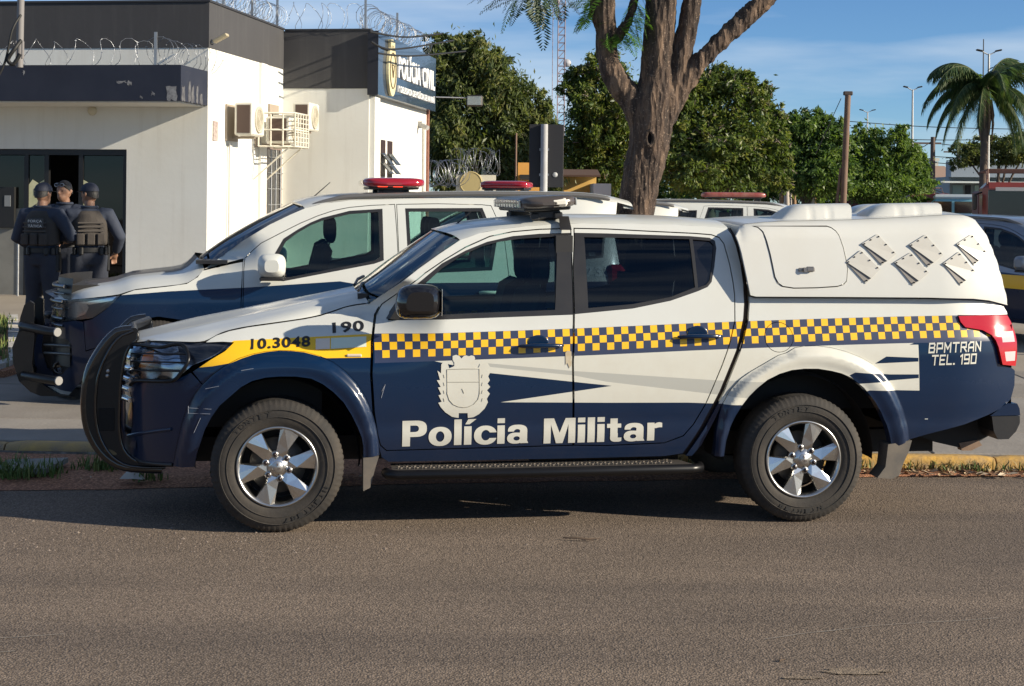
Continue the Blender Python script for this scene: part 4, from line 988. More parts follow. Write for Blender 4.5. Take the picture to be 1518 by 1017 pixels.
for x, y in ((190, 493), (135, 560), (140, 655), (178, 690)):
    u_, z_ = FR1.uz(x, y, PB); ct = MB(); ct.tube([(u_+.03, PB+.02, z_), (u_-.02, MID1, z_), (u_+.03, 2*MID1-PB-.02, z_)], .026, 10)
    ct.build('bull_bar_cross_tube', black_metal, truck)
# bumper corner: dark air slot, crease, lower lip
panel('bumper_slot', FR1.poly([(184, 582), (192, 580), (197, 600), (196, 632), (190, 650), (184, 640)]), black_gloss, truck, W1, depth=0, off=-.004, mid=MID1, grid=.03)
for sgn in (0, 1):
    m_ = MB(); pl_ = [FR1.uz(x, y) for x, y in ((190, 646), (205, 643), (230, 639), (254, 636))]; m_.tube([(u, (W1(u, z)-.004) if not sgn else 2*MID1-W1(u, z)+.004, z) for u, z in pl_], .010, 8); m_.build('bumper_crease', navy_paint, truck)
    m_ = MB(); pl_ = [FR1.uz(x, y) for x, y in ((182, 662), (192, 676), (210, 685), (235, 688), (256, 689))]; m_.tube([(u, (W1(u, z)-.002) if not sgn else 2*MID1-W1(u, z)+.002, z) for u, z in pl_], .012, 8); m_.build('bumper_lip', black_trim, truck)
# wheels
LET = [('TONYEY', R(138), .300, .030), ('NY-HT187', R(-25), .300, .026)]
for i, (u_, lt) in enumerate(((0, LET), (WB, [('TONYEY', R(125), .300, .030), ('NY-HT18', R(-70), .300, .026)]))):
    make_wheel('wheel', truck, (u_, .012, .3725), letters=lt); make_wheel('wheel', truck, (u_, 2*MID1-.012, .3725), flip=True)
# interior: seats, dash, wheel
def seat(parent, u, v, w=.5, rear=False):
    s_ = MB(); rk = Matrix.Rotation(R(14), 3, 'Y')
    s_.box((u-.2, v, .80), (.50, w, .16), 0, bev=.05)
    s_.box((u+.10, v, 1.08), (.15, w-.04, .60), 0, rk, bev=.06)
    so = s_.build('seat', seat_cloth, parent)
    h_ = MB(); hw = .27
    rows = []
    for j in range(7):
        t = j/6; k_ = (.5, .85, 1, 1, 1, .85, .5)[j]; rows.append([(u+.215+.05*k_*math.copysign(abs(math.cos(a))**.7, math.cos(a)), v-hw/2+hw*t, 1.475+.115*k_*math.copysign(abs(math.sin(a))**.7, math.sin(a))) for a in np.linspace(0, 2*math.pi, 17)])
    h_.grid(rows); h_.add(rows[0], [tuple(range(16))]); h_.add(rows[-1], [tuple(range(16))])
    for d in (-.06, .06): h_.cyl((u+.2, v+d, 1.3), (u+.21, v+d, 1.45), .007, 6, 1)
    h_.build('head_rest', [seat_cloth, chrome], so)
for v_ in (.50, 2*MID1-.50): seat(truck, 1.34, v_)
for v_ in (.45, MID1, 2*MID1-.45): seat(truck, 2.10, v_, .44)
dsh = MB(); dsh.box((.52, MID1, .98), (.42, 1.42, .22), 0, bev=.06); dsh.build('dashboard', interior, truck)
sw = MB(); cw = Vector((.88, .50, 1.06)); ax = Vector((.9, 0, .42)).normalized(); q_ = ax.to_track_quat('Z', 'Y')
sw.tube([cw+q_ @ Vector((.185*math.cos(a), .185*math.sin(a), 0)) for a in np.linspace(0, 2*math.pi, 33)], .014, 8)
for a in (0, 2.1, 4.2): sw.cyl(cw, cw+q_ @ Vector((.18*math.cos(a), .18*math.sin(a), 0)), .016, 6)
sw.cyl(cw, cw-ax*.25, .03, 8); sw.build('steering_wheel', interior, truck)
rmv = MB(); rmv.box((.98, MID1, 1.58), (.03, .24, .07), 0, bev=.012); rmv.build('inside_mirror', interior, truck)
for v_ in (.16, 2*MID1-.16-.06):
    bp_ = MB(); a = FR1.uz(838, 350); b = FR1.uz(838, 462); bp_.box(((a[0]+b[0])/2, v_+.09 if v_ < 1 else v_-.03, 1.36), (.10, .05, .62), 0)
    bp_.build('inner_pillar', interior, truck)
# --- lettering and small marks on the side
lift = lambda o: (lambda p: (p.x, W1(p.x, p.y)-o, p.y))
def side_text(name, s, l, r, h, m, par, bold=.0, shear=0, o=.0022):
    a = FR1.uz(*l); b = FR1.uz(*r); c = FR1.uz(l[0], l[1]-h); c = (a[0], c[1])
    return text_quad(name, s, a, b, c, m, par, bold, lift(o), shear)
for word, l_, r_, h_ in (('Polícia', (596, 662), (783, 656.5), 38), ('Militar', (805.5, 657.5), (981, 652.5), 37)):
    vv, ff, ww = heavy_text(word); a = FR1.uz(*l_); b = FR1.uz(*r_); zz = FR1.uz(l_[0], l_[1]-h_)[1]-a[1]
    me = bpy.data.meshes.new('lettering'); v3 = []
    for x, y in vv:
        u = a[0]+(b[0]-a[0])*x/ww; z = a[1]+(b[1]-a[1])*x/ww+zz*y; v3.append((u, W1(u, z)-.0022, z))
    me.from_pydata(v3, [], ff); me.materials.append(cream_vinyl); me.update()
    o_ = bpy.data.objects.new('lettering', me); COL.objects.link(o_); o_.parent = front_door if word[0] == 'P' else rear_door
side_text('lettering', '190', (493, 494), (540, 490.5), 16, print_black, truck, .03, o=.003)
side_text('lettering', '10.3048', (371.5, 518), (460, 513.5), 16, print_black, truck, .03, o=.003)
for word, l_, r_, h_ in (('BPMTRAN', (1377, 522.5), (1453, 519.5), 13), ('TEL. 190', (1381, 540.5), (1446, 538), 13)):
    vv, ff, ww = stroke_text(word); a = FR1.uz(*l_); b = FR1.uz(*r_); zz = FR1.uz(l_[0], l_[1]-h_)[1]-a[1]; v3 = []
    for x, y in vv:
        u = a[0]+(b[0]-a[0])*x/ww; z = a[1]+(b[1]-a[1])*x/ww+zz*y; v3.append((u, W1(u, z)-.0022, z))
    me = bpy.data.meshes.new('lettering'); me.from_pydata(v3, [], ff); me.materials.append(cream_vinyl); me.update(); o_ = bpy.data.objects.new('lettering', me); COL.objects.link(o_); o_.parent = bb_[0]
def sticker(name, pts, m, par, o=.0022, scale=None):
    po = [FR1.uz(*p) for p in pts]
    me = MB(); vv = [(u, W1(u, z)-o, z) for u, z in po]
    return panel(name, po, m, par, W1, depth=0, off=-o, grid=.05)[0]
z_ = lambda x, y: (640+x/5.983, 500+y/5.983)
crest = [z_(*p) for p in [(185,165),(215,155),(245,165),(262,188),(285,165),(305,160),(330,168),(350,160),(375,165),(385,185),(375,215),(345,228),(378,270),(415,268),(430,235),(470,225),(490,245),(480,265),(515,320),(500,345),(515,380),(495,410),(518,440),(490,470),(515,500),(488,545),(498,575),(470,630),(420,680),(370,708),(320,715),(318,672),(240,672),(238,715),(180,705),(120,665),(80,620),(58,580),(88,572),(60,515),(84,505),(55,445),(80,440),(45,380),(74,380),(50,295),(82,320),(85,240),(100,220),(140,230),(155,275),(200,255),(200,225),(185,200)]]
cs_ = sticker('crest', crest, cream_vinyl, front_door, .003)
ln1 = MB()
def stroke(pts, w, o=.0045):
    q = [FR1.uz(*z_(*p)) for p in pts]
    ln1.tube([(u, W1(u, z)-o, z) for u, z in q], w, 4)
stroke([(135, 285), (280, 280), (422, 280), (424, 500), (410, 550), (370, 595), (320, 618), (280, 622), (235, 615), (190, 595), (155, 555), (137, 500), (135, 285)], .0014); stroke([(135, 397), (422, 396)], .0012); stroke([(268, 455), (286, 497)], .0012)
for yy in (330, 400, 470, 540):
    stroke([(105, yy), (112, yy+30)], .001); stroke([(450, yy), (443, yy+30)], .001)
ln1.build('crest_lines', mat('crest_line_grey', (.30, .28, .22), .6), cs_)
sticker('sticker', [(468, 502), (489, 501), (489, 517), (468, 518)], mat('pale_sticker', (.75, .62, .50), .5), truck, .003)
sticker('sticker', [(490.5, 501), (543, 498.5), (543, 514), (490.5, 517)], mat('pale_green_sticker', (.62, .68, .56), .5), truck, .003)
ind = MB(); a = FR1.uz(525, 527)
ind.box((a[0], W1(*a)-.004, a[1]), (.085, .014, .018), 0, bev=.005); ind.build('side_indicator', mat('indicator_lens', (.62, .52, .42), .2, coat=.4), truck)
sticker('rust_stain', [(838, 523), (841, 519.5), (847, 521), (847, 541), (844, 546), (841, 538), (838.5, 541)], mat('rust_smear', (.46, .37, .24), .7, var=(30, .8, (.58, .54, .44))), front_door, .003)
sc_ = MB()
for pts in ([(279, 603), (314, 605)], [(281, 611), (312, 612)], [(280, 600), (280, 612)], [(305, 575), (325, 571)], [(358, 548), (376, 545)], [(566, 580), (570, 572)], [(565, 590), (571, 570)], [(288, 640), (298, 618)]):
    for q in range(1):
        l_ = [FR1.uz(*p) for p in pts]
        sc_.tube([(u, W1(u, z)-.047 if u < .25 else W1(u, z)-.002, z) for u, z in l_], .0013, 4)
sc_.build('scratches', mat('scratch_pale', (.30, .32, .38), .6), truck)
ws_ = MB(); a = FR1.uz(1373, 621); ws_.box((a[0], W1(*a)-.002, a[1]), (.02, .002, .004)); ws_.build('paint_chip', white_paint, truck)

# --- fibreglass canopy over the bed
ct_ = [(1090.5, 336), (1098, 332), (1125, 329), (1153, 327.5), (1250, 325.5), (1330, 322), (1399, 318), (1425, 318.5), (1436, 321), (1444, 325), (1458, 343), (1471.5, 378), (1480, 407), (1486, 430), (1490, 446), (1491.5, 452)]
cu_top = FR1.poly(ct_, .28)
ctf_x = [p[0] for p in cu_top]; ctf_z = [p[1] for p in cu_top]
ztop = lambda u: float(np.interp(u, ctf_x, ctf_z))
Z0C = FR1.uz(1250, 442)[1]
def WC(u, z):
    zt_ = ztop(u); base = .075+.085*max(0, min(1.2, (z-Z0C)/.55))**1.4
    if u > 3.9: base += .10*((u-3.9)/.45)**2.2
    r_ = .11; d = zt_-z
    if d < r_:
        q = min(1, (r_-max(0, d))/r_); base += r_*(1-math.sqrt(max(0, 1-q*q*.985)))
    return base
can = [FR1.uz(x, y, .085) for x, y in [(1491.5, 452), (1471, 446), (1444, 443), (1375, 441), (1250, 440), (1120, 439.5), (1112, 437.5), (1108, 415), (1101, 375), (1095, 350)]]
top_line = [(u, ztop(u)-.002) for u in np.linspace(cu_top[0][0]+.01, cu_top[-1][0], 60)]
canopy_poly = [p for p in reversed(can)]
canopy_poly = top_line+[(p[0], p[1]) for p in can[1:]]
hatch = [FR1.uz(x, y, .2) for x, y in [(1114.6, 335), (1121, 337), (1126, 343), (1130, 358), (1134, 376), (1139.5, 409), (1144, 418), (1150.6, 423), (1167, 425.5), (1200, 425), (1231, 423), (1240, 420), (1244.7, 415), (1247, 398), (1245, 382), (1242, 365), (1237, 348), (1233.6, 342), (1228, 337), (1222.5, 335)]]
gel = mat('white_gelcoat', (.62, .62, .58), .33, coat=.4, var=(2.2, .25, (.52, .48, .40)), coat_r=.1)
cno = panel('canopy_side', canopy_poly, gel, truck, WC, holes=[offset_poly(hatch, .003)], depth=.02, mid=MID1, grid=.03)
ho = panel('canopy_hatch', offset_poly(hatch, -.004), gel, truck, WC, depth=.03, off=-.006, mid=MID1, grid=.03)
tp = MB(); rows = []
for u, z in top_line:
    w_ = WC(u, z)
    rows.append([(u+.05*(1-s_*s_)*smoothstep(3.7, 4.2, u), MID1+(MID1-w_)*s_, z+.002+.02*(1-s_*s_)) for s_ in np.linspace(-1, 1, 15)])
tp.grid(rows)
tp.grid([rows[0], [(p[0]+.03, p[1], 1.2) for p in rows[0]]]); tp.build('canopy_roof', gel, truck)
# hatch lock
a = FR1.uz(1190, 399, .15); lk = MB()
lk.box((a[0], WC(*a)-.012, a[1]), (.10, .008, .022), 0, bev=.004); lk.box((a[0]+.018, WC(*a)-.022, a[1]+.004), (.05, .02, .03), 0, bev=.006); lk.cyl((a[0]-.01, WC(*a)-.03, a[1]), (a[0]-.01, WC(*a), a[1]), .014, 10)
lk.build('hatch_lock', mat('lock_metal', (.28, .26, .25), .35, metal=.8), ho[0])
# six louvre plates
C_ = lambda x, y: (1098+x/3.614, 260+y/3.614)
for q in ([(540,462),(620,400),(718,500),(640,575)], [(630,365),(715,315),(808,420),(730,478)], [(795,465),(885,412),(975,520),(890,585)], [(880,372),(970,318),(1058,425),(975,488)], [(1055,470),(1145,408),(1232,515),(1145,585)], [(1135,368),(1225,315),(1310,415),(1230,480)]):
    c4 = [FR1.uz(*C_(*p), .17) for p in q]
    b4 = [Vector((u, WC(u, z)-.002, z)) for u, z in c4]
    n_ = Vector((0, -1, .22)).normalized()
    pl = MB(); A, B, C__, D = b4
    D2 = D.lerp(C__, .34)
    pl.add([A+n_*.004, B+n_*.004, C__+n_*.004, D+n_*.004, A, B, C__, D], [(0, 1, 2, 3), (0, 1, 5, 4), (1, 2, 6, 5), (2, 3, 7, 6), (3, 0, 4, 7)], 0)
    pl.add([A+n_*.010, B+n_*.007, C__+n_*.007, D2+n_*.014, A+n_*.006, B+n_*.005, C__+n_*.005, D2+n_*.005], [(0, 1, 2, 3), (0, 1, 5, 4), (1, 2, 6, 5), (2, 3, 7, 6)], 0)
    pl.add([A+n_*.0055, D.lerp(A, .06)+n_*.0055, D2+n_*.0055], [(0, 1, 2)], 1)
    vo = pl.build('louvre_plate', [mat('louvre_shaded_white', (.50, .49, .45), .4, var=(14, .3, (.42, .38, .32))), mat('louvre_shadow', (.24, .22, .20), .6)], cno[0])  # plates greyed for the way they face; wedge coloured as the opening's shade
    sc = MB()
    for w_ in (B.lerp(C__, .06), B.lerp(C__, .5), B.lerp(C__, .94), A.lerp(B, .5), D.lerp(C__, .08), A.lerp(B, .04)):
        ctr = w_.lerp((A+B+C__+D)/4, .10)+n_*.010
        sc.lathe([(0, -.005), (.004, -.004), (.005, .004)], 8, 'Y', ctr)
    sc.build('screws', mat('screw_dark', (.06, .055, .05), .5, metal=.5), vo)
# roof scoops
def scoop(pts, v0, wv, name='roof_scoop'):
    (xa, ya), (xb, yb), yt = pts
    ua, za = FR1.uz(xa, ya, v0); ub, zb = FR1.uz(xb, yb, v0); hz = FR1.uz((xa+xb)/2, yt, v0)[1]
    m_ = MB(); rows = []
    for i in range(25):
        t = i/24; u_ = ua+(ub-ua)*t; zb_ = ztop(u_)-.01
        k_ = min(1, max(0, 1-(1-min(1, t/.42))**2.2)); top = zb_+(hz-zb_+.012*t)*k_
        if t > .97: u_ += 0
        row = []
        rib = .006 if (abs(t-.45) < .02 or abs(t-.72) < .02) else 0
        for s_ in (-1, -.97, -.9, -.75, -.4, 0, .4, .75, .9, .97, 1):
            q = max(0, 1-abs(s_)**5)**.6
            row.append((u_+(.012*(q) if i == 24 else 0), v0+wv/2+wv/2*s_*(1-.12*(1-k_))*(1 if abs(s_) < .99 else 1)+math.copysign(rib, -s_)*(abs(s_) > .7), zb_+(top-zb_)*q))
        rows.append(row)
    m_.grid(rows, 0, True)
    m_.add([p for p in rows[-1]], [tuple(range(11))], 1)
    m_.build(name, [gel, mat('scoop_mouth', (.20, .18, .16), .7)], truck)
scoop(((1153, 325), (1262, 325), 304), .36, .30)
scoop(((1281, 325), (1396, 324), 303), .36, .30)
scoop(((1258, 325), (1370, 324), 304), .98, .34)
# dark strip standing in for the shaded gap between cab and canopy
sl_ = MB(); pl = [FR1.uz(x, y) for x, y in [(1082, 341), (1094, 366), (1101.5, 400), (1105.5, 430), (1106, 455), (1104, 475), (1093, 521), (1069, 581), (1041, 634), (1015, 671)]]
for sgn in (0, 1):
    sl_ = MB(); sl_.tube(smooth_line([(u, (W1(u, z)+.045) if not sgn else 2*MID1-W1(u, z)-.045, z) for u, z in pl], 4), .022, 6)
    sl_.build('gap_shade_strip', mat('gap_shade_brown', (.035, .022, .018), .8), truck)
# antenna on the roof
for (x0, y0, x1, y1, v_) in ((963, 0, 0, 0, 0),):
    pass
an = MB(); a = FR1.uz(650, 347, MID1); an.tube([(a[0], MID1-.1, a[1]-.02), (a[0]+.19, MID1-.1, a[1]+.14)], [.008, .004], 6); an.build('antenna', black_trim, truck)
# clamp strap below the bar
stp = MB(); u0 = FR1.uz(836, 333)[0]
pl = []
for v_ in (.20, .25, .29, .36, .5, .7): 
    pl.append(v_)
zz = roof_z(u0)
for v0_, v1_ in ((.262, .30), (2*MID1-.262, 2*MID1-.30)):
    stp = MB(); stp.add([(u0-.035, v0_-.012*(1 if v0_ < 1 else -1), zz-.035), (u0+.035, v0_-.012*(1 if v0_ < 1 else -1), zz-.035), (u0+.03, v1_+.03*(1 if v0_ < 1 else -1), zz+.045), (u0-.03, v1_+.03*(1 if v0_ < 1 else -1), zz+.045)], [(0, 1, 2, 3)])
    stp.build('bar_clamp', black_trim, truck)
# the light bar on this roof
smoke = mat('smoked_lens', (.075, .062, .055), .3, coat=.2, coat_r=.15)
ul = FR1.uz(805, 320, .5)[0]
lb_loc = Vector((FR1.o[0], FR1.o[1], 0))+Matrix.Rotation(YAW1, 3, 'Z') @ Vector((ul, MID1, roof_z(ul)+.03))
lb1 = make_lightbar('light_bar', lb_loc, YAW1, 1.34, .35, .088, smoke, 'dark smoked light bar clamped across the front pickup roof')
lb1.rotation_euler.y = R(-3.5)
ce = MB()
ce.tube([(0, -.598, .112), (0, -.50, .112)], [.06, .075], 14, flat=.45); 
rows = []
ce.v = []; ce.f = []; ce.m = []; ce.sm = []
for i in range(13):
    pass
for i in range(10):
    for sx in (-1, 1):
        lamp = MB(); lamp.box((sx*.168, -.56+i*.12, .10), (.012, .085, .045), 0, bev=.004)
        lamp.build('lamp_module', mat('lamp_module_grey', (.42, .41, .38), .2, metal=.4, coat=.4), lb1)
endc = MB(); endc.box((0.06, -.64, .098), (.10, .06, .05), 0, bev=.015); endc.build('alley_light', mat('alley_light_clear', (.80, .76, .66), .12, coat=.6), lb1)
# ------------------------------------------------------------------ the police SUV behind, then its sisters
YAW2 = R(8.0); MID2 = .93
_vp2 = curve1([(.28, .13), (.42, .085), (.6, .055), (.85, .045), (1.02, .06), (1.12, .085), (1.3, .14), (1.5, .21), (1.66, .275), (1.76, .34), (1.85, .42)])
def W2(u, z):
    v = _vp2(z)
    if u < -.05:
        t = min(.985, (-.05-u)/.90); v += (MID2-.06)*(1-(1-t**2.5)**(1/2.5))
    fade = smoothstep(.9, .4, u)
    if fade > 0 and z > .9: v += fade*.13*((z-.9)/.24)**2*(1 if z < 1.25 else max(0, 1-(z-1.25)/.2))
    if u > 3.5: v += .16*((u-3.5)/.5)**2.2
    return v
G2 = .12
FR2 = Frame(-2.90, 12.75, G2, YAW2, W2, MID2)
suv = empty('police_suv', (FR2.o[0], FR2.o[1], G2), YAW2, 'white and navy police SUV with lit red light bar, parked behind the pickup', 'SUV')
p2 = FR2.poly
BODY2 = [white_paint, navy_paint, black_trim]
U2 = lambda x, y: FR2.uz(x, y)
L2 = [(p2([(30, 445), (90, 444), (180, 437.5), (249, 432), (361, 426.5), (504, 417)])+[(1.6, 1.035), (4.2, 1.06), (4.2, .1), (-1.2, .1)], 1)]
# door outlines; what the pickup hides is given in metres
a_ = p2([(361, 428), (361.5, 398), (363, 383), (375, 371), (387, 360.5), (420, 343.5), (445, 331), (471, 320), (495, 312), (518, 307.5), (550, 304.5), (585, 303)])
ub = p2([(585, 303), (588, 340), (589.5, 366)])
fd2 = [(a_[0][0]+.02, .42), (a_[0][0]-.01, .52)]+a_+ub[1:]+[(ub[-1][0]+.01, 1.0), (ub[-1][0]+.01, .42)]
w2a = p2([(402, 411), (409, 384), (424, 358), (440, 346), (460, 334), (480, 326.5), (518, 317.5), (561, 314.5), (563.5, 381), (555, 386.5), (430, 411)])
w2b = p2([(392, 414), (402, 385), (420, 354), (440, 341), (460, 330), (477, 323), (518, 312.5), (567, 309.5), (569, 386), (555, 391), (420, 417)])
rt = p2([(588, 303), (650, 302), (714, 303.5), (728, 305)])
ur = ub[-1][0]+.02
rd2 = [(ur, .42), (ur, 1.0), (ub[1][0]+.01, ub[1][1])]+rt+[(rt[-1][0]+.10, 1.45), (rt[-1][0]+.14, 1.0), (2.50, .78), (2.36, .42)]
zb2 = w2a[-1][1]+.03
lf = p2([(606, 314), (712, 313.5)])
w3 = [(lf[0][0]+.02, zb2+.03), (lf[0][0], lf[0][1]), (lf[1][0], lf[1][1]), (lf[1][0]+.10, 1.38), (lf[1][0]+.06, zb2+.06)]
w3b = offset_poly(w3, .03)
q0 = rt[-1][0]
w4 = [(q0+.20, zb2+.10), (q0+.16, 1.60), (q0+.80, 1.58), (q0+.98, 1.48), (q0+.95, zb2+.16)]
w4b = offset_poly(w4, .02)
LD2 = L2+[(w2b, 2), (w3b, 2), (w4b, 2)]
for nm, po, wn, gm in (('front_door', fd2, w2a, glass_side), ('rear_door', rd2, w3, glass_side)):
    res = panel(nm, offset_poly(po, -.003), BODY2, suv, W2, LD2, holes=[wn], depth=.03, mid=MID2, grid=.07)
    for side, dr in enumerate(res):
        g_ = panel('window_glass', offset_poly(wn, .004), gm, None, W2, depth=0, off=.01, mid=MID2, grid=.1); g_[side].parent = dr; bpy.data.objects.remove(g_[1-side])
        hz = 1.0; hu = max(p[0] for p in po)-.16
        m_ = MB(); f_ = (lambda v: v) if not side else (lambda v: 2*MID2-v)
        m_.tube([(hu-.10, f_(W2(hu, .96)-.005), .96), (hu-.07, f_(W2(hu, .96)-.04), .965), (hu+.05, f_(W2(hu, .96)-.04), .965), (hu+.08, f_(W2(hu, .96)-.005), .96)], .014, 8); m_.build('door_handle', white_paint, dr)
top2 = p2([(303, 399), (330, 379), (360, 357), (400, 333), (430, 318.5), (452, 309), (480, 301.5), (520, 297), (600, 294.5), (700, 293), (800, 293), (880, 295), (915, 300)])
cab2 = top2+[(q0+1.08, 1.48), (q0+1.14, 1.05), (3.93, .95), (3.93, .60), (3.55, .45), (3.30, .42), (3.27, .55), (3.18, .70), (3.05, .80), (2.845, .84), (2.64, .80), (2.50, .70), (2.42, .55), (2.38, .38), (.66, .36), (.60, .40), (a_[0][0]-.03, .55)]+[(p[0]-.01, p[1]) for p in a_[:3]]
panel('body_side', cab2, BODY2, suv, W2, LD2, holes=[offset_poly(fd2, .003), offset_poly(rd2, .003), w4], depth=.03, mid=MID2, grid=.07)
panel('quarter_glass', offset_poly(w4, .004), glass_tint, suv, W2, depth=0, off=.01, mid=MID2, grid=.1)
# front fender and bumper
fen2 = p2([(180, 437), (199, 430), (249, 424.5), (277, 420.5), (293, 410.5), (300, 401), (305, 400), (340, 392), (360, 388)])+[(a_[0][0]-.016, 1.02), (a_[0][0]-.028, .55), (.56, .40), (.47, .40), (.44, .50), (.35, .64), (.2, .73), (0, .76), (-.2, .73), (-.35, .64), (-.44, .52)]+p2([(127, 520), (124, 476), (136, 473), (155, 460)])
panel('front_fender', offset_poly(fen2, -.002), BODY2, suv, W2, L2, depth=.03, mid=MID2, grid=.06)
fl2o = [(-.46, .34), (-.45, .56), (-.36, .73), (-.2, .83), (0, .87), (.2, .83), (.36, .73), (.45, .56), (.48, .34)]
bum2 = p2([(124, 477), (127, 521)])+[(-.44, .52), (-.47, .40), (-.55, .30)]+p2([(100, 588), (72, 586), (58, 578), (52, 560), (50, 520), (54, 500), (62, 484), (70, 479), (91, 478), (110, 475)])
fog = p2([(64, 497), (80, 500), (100, 503), (106, 512), (107, 532), (103, 544), (91, 556), (80, 556), (70, 545), (62, 520)])
bo2 = panel('front_bumper', offset_poly(bum2, -.002), BODY2, suv, W2, L2, holes=[fog], depth=.05, mid=MID2, grid=.05)
fg = panel('fog_recess', offset_poly(fog, .003), black_trim, suv, lambda u, z: W2(u, z)+.02, depth=0, mid=MID2, grid=.05)
for i in (0, 1):
    f_ = (lambda v: v) if not i else (lambda v: 2*MID2-v)
    m_ = MB(); u, z = FR2.uz(88, 545); m_.lathe([(.055, -.012), (.048, -.02), (.042, -.005), (0, 0)], 20, 'Y', (u, W2(u, z)+.01, z))
    if i: m_.v = [(p[0], 2*MID2-p[1], p[2]) for p in m_.v]
    m_.build('fog_lamp', [black_gloss], fg[i])
    m_ = MB()
    for yy in (511, 523):
        l_ = [FR2.uz(x, yy+.06*(x-66)) for x in (66, 85, 105)]; m_.tube([(u, f_(W2(u, z)), z) for u, z in l_], .014, 6)
    m_.build('grille_blade', mat('blade_grey', (.06, .06, .06), .35), fg[i])
hl2 = p2([(72, 477), (77, 458), (86, 446.5), (130, 443), (177, 438.5), (165, 452), (150, 463), (136, 472), (110, 475), (91, 477.5)])
hr2 = p2([(86, 473), (95, 456), (106, 449), (125, 447), (131, 456), (126, 466), (110, 472)])
hs2 = p2([(118, 449), (172, 440), (166, 446), (132, 452)])
h_in = panel('headlight', hl2, [mat('lamp_housing_grey', (.16, .165, .17), .2, metal=.6), mat('projector_glass', (.50, .55, .60), .10, metal=.9), chrome], suv, lambda u, z: W2(u, z)+.025, [(hr2, 1), (hs2, 2)], depth=.03, mid=MID2, grid=.03)
h_ou = panel('headlight_lens', hl2, glass_clear, None, lambda u, z: W2(u, z)-.004, depth=0, mid=MID2, grid=.04)
for i in (0, 1): h_ou[i].parent = h_in[i]
# nose
def nose2(v): 
    d = abs(v-MID2)/(MID2-.06); return -.95+.90*(1-(1-min(1, d)**2.5)**(1/2.5))
m_ = MB(); m_.grid([[(nose2(v)+.02+.10*max(0, z-.85), v, z) for v in np.linspace(.30, 2*MID2-.30, 15)] for z in np.linspace(.32, 1.06, 10)]); m_.build('nose_skin', black_trim, suv)
for z, r_ in ((.66, .012), (.72, .012), (.80, .009), (.86, .020), (.93, .009), (.99, .018)):
    m_ = MB(); m_.tube([(nose2(v)-.01+.10*max(0, z-.85), v, z) for v in np.linspace(.34, 2*MID2-.34, 11)], r_, 8)
    m_.build('grille_bar', mat('dim_chrome', (.16, .16, .165), .3, metal=1.0), suv)
# hood
e2 = p2([(84, 446), (130, 442), (178, 436), (199, 429), (249, 423.5), (277, 419.5), (293, 409.5), (303, 399)])
e3 = resample(smooth_line([Vector((u, W2(u, z)+.003, z)) for u, z in e2], 6), 22); rows = []
for i, e in enumerate(e3):
    t = i/21
    rows.append([(e.x-.16*(1-s_*s_)*(1-t)-.12*(1-s_*s_)*t*t, MID2+(MID2-e.y)*s_, e.z+(.085*(1-math.exp(-(1-abs(s_))*6))+.03*(1-abs(s_)))*(1-.5*(1-t)**3)) for s_ in np.linspace(-1, 1, 21)])
m_ = MB(); m_.grid(rows)
# hood centre coloured dark for the shade and dark reflection on top
for i in range(len(m_.f)):
    cv = sum(m_.v[j][1] for j in m_.f[i])/4
    if abs(cv-MID2) < .46: m_.m[i] = 1
m_.build('hood', [white_paint, mat('hood_reflection_grey', (.10, .085, .075), .35, coat=.4)], suv)
m_ = MB(); e = e3[-1]; m_.box((e.x+.06, MID2, e.z+.06), (.26, 1.46, .03)); m_.build('cowl', black_trim, suv)
ws2 = [Vector((u, W2(u, z), z)) for u, z in top2[:6]]; ws2 = resample(smooth_line(ws2, 4), 12)
m_ = MB(); m_.grid([[(e.x-.20*(1-s_*s_)*(1-.4*i/11), MID2+(MID2-e.y-.05)*s_, e.z+.004+.04*(1-s_*s_)*(i/11)**2) for s_ in np.linspace(-1, 1, 15)] for i, e in enumerate(ws2)]); m_.build('windscreen', glass_screen, suv)
m_ = MB(); m_.grid([[(e.x, e.y, e.z), (e.x-.03, e.y+.06, e.z+.012)] for e in ws2]); m_.build('screen_edge', black_gloss, suv)
m_ = MB(); m_.grid([[(e.x, 2*MID2-e.y, e.z), (e.x-.03, 2*MID2-e.y-.06, e.z+.012)] for e in ws2]); m_.build('screen_edge', black_gloss, suv)
for v0, v1 in ((.30, .95), (.90, 1.55)):
    m_ = MB(); m_.tube([(e3[-1].x-.03, v0, e3[-1].z+.09), (e3[-1].x+.02, v1, e3[-1].z+.13)], .011, 6)
    m_.build('wiper', black_trim, suv)
r3 = resample(smooth_line([Vector((u, W2(u, z), z)) for u, z in top2[5:]], 5), 24)
SS = [-1, -.985, -.96, -.92, -.86, -.78, -.65, -.5, -.3, 0, .3, .5, .65, .78, .86, .92, .96, .985, 1]
rows = [[(e.x-.12*(1-s_*s_)*(1-i/23)**4, MID2+(MID2-e.y)*s_, e.z+.03*(1-math.exp(-(1-abs(s_))*9))+.03*(1-s_*s_)) for s_ in SS] for i, e in enumerate(r3)]
m_ = MB(); m_.grid(rows); m_.build('roof', white_paint, suv)
roof2 = lambda u: float(np.interp(u, [p.x for p in r3], [p.z for p in r3]))
lst = rows[-1]; ue = q0+1.12
m_ = MB(); m_.grid([lst, [(p[0]+.14, p[1], p[2]-.035) for p in lst], [(p[0]+.15, p[1], p[2]-.06) for p in lst], [(p[0]+.06, p[1], p[2]-.05) for p in lst]]); m_.build('roof_spoiler', white_paint, suv)
m_ = MB(); m_.grid([[(p[0]+.03, MID2+(p[1]-MID2)*.96, p[2]-.05) for p in lst], [(ue+.02, MID2+(p[1]-MID2)*1.05, 1.12) for p in lst]]); m_.build('rear_glass', glass_tint, suv)
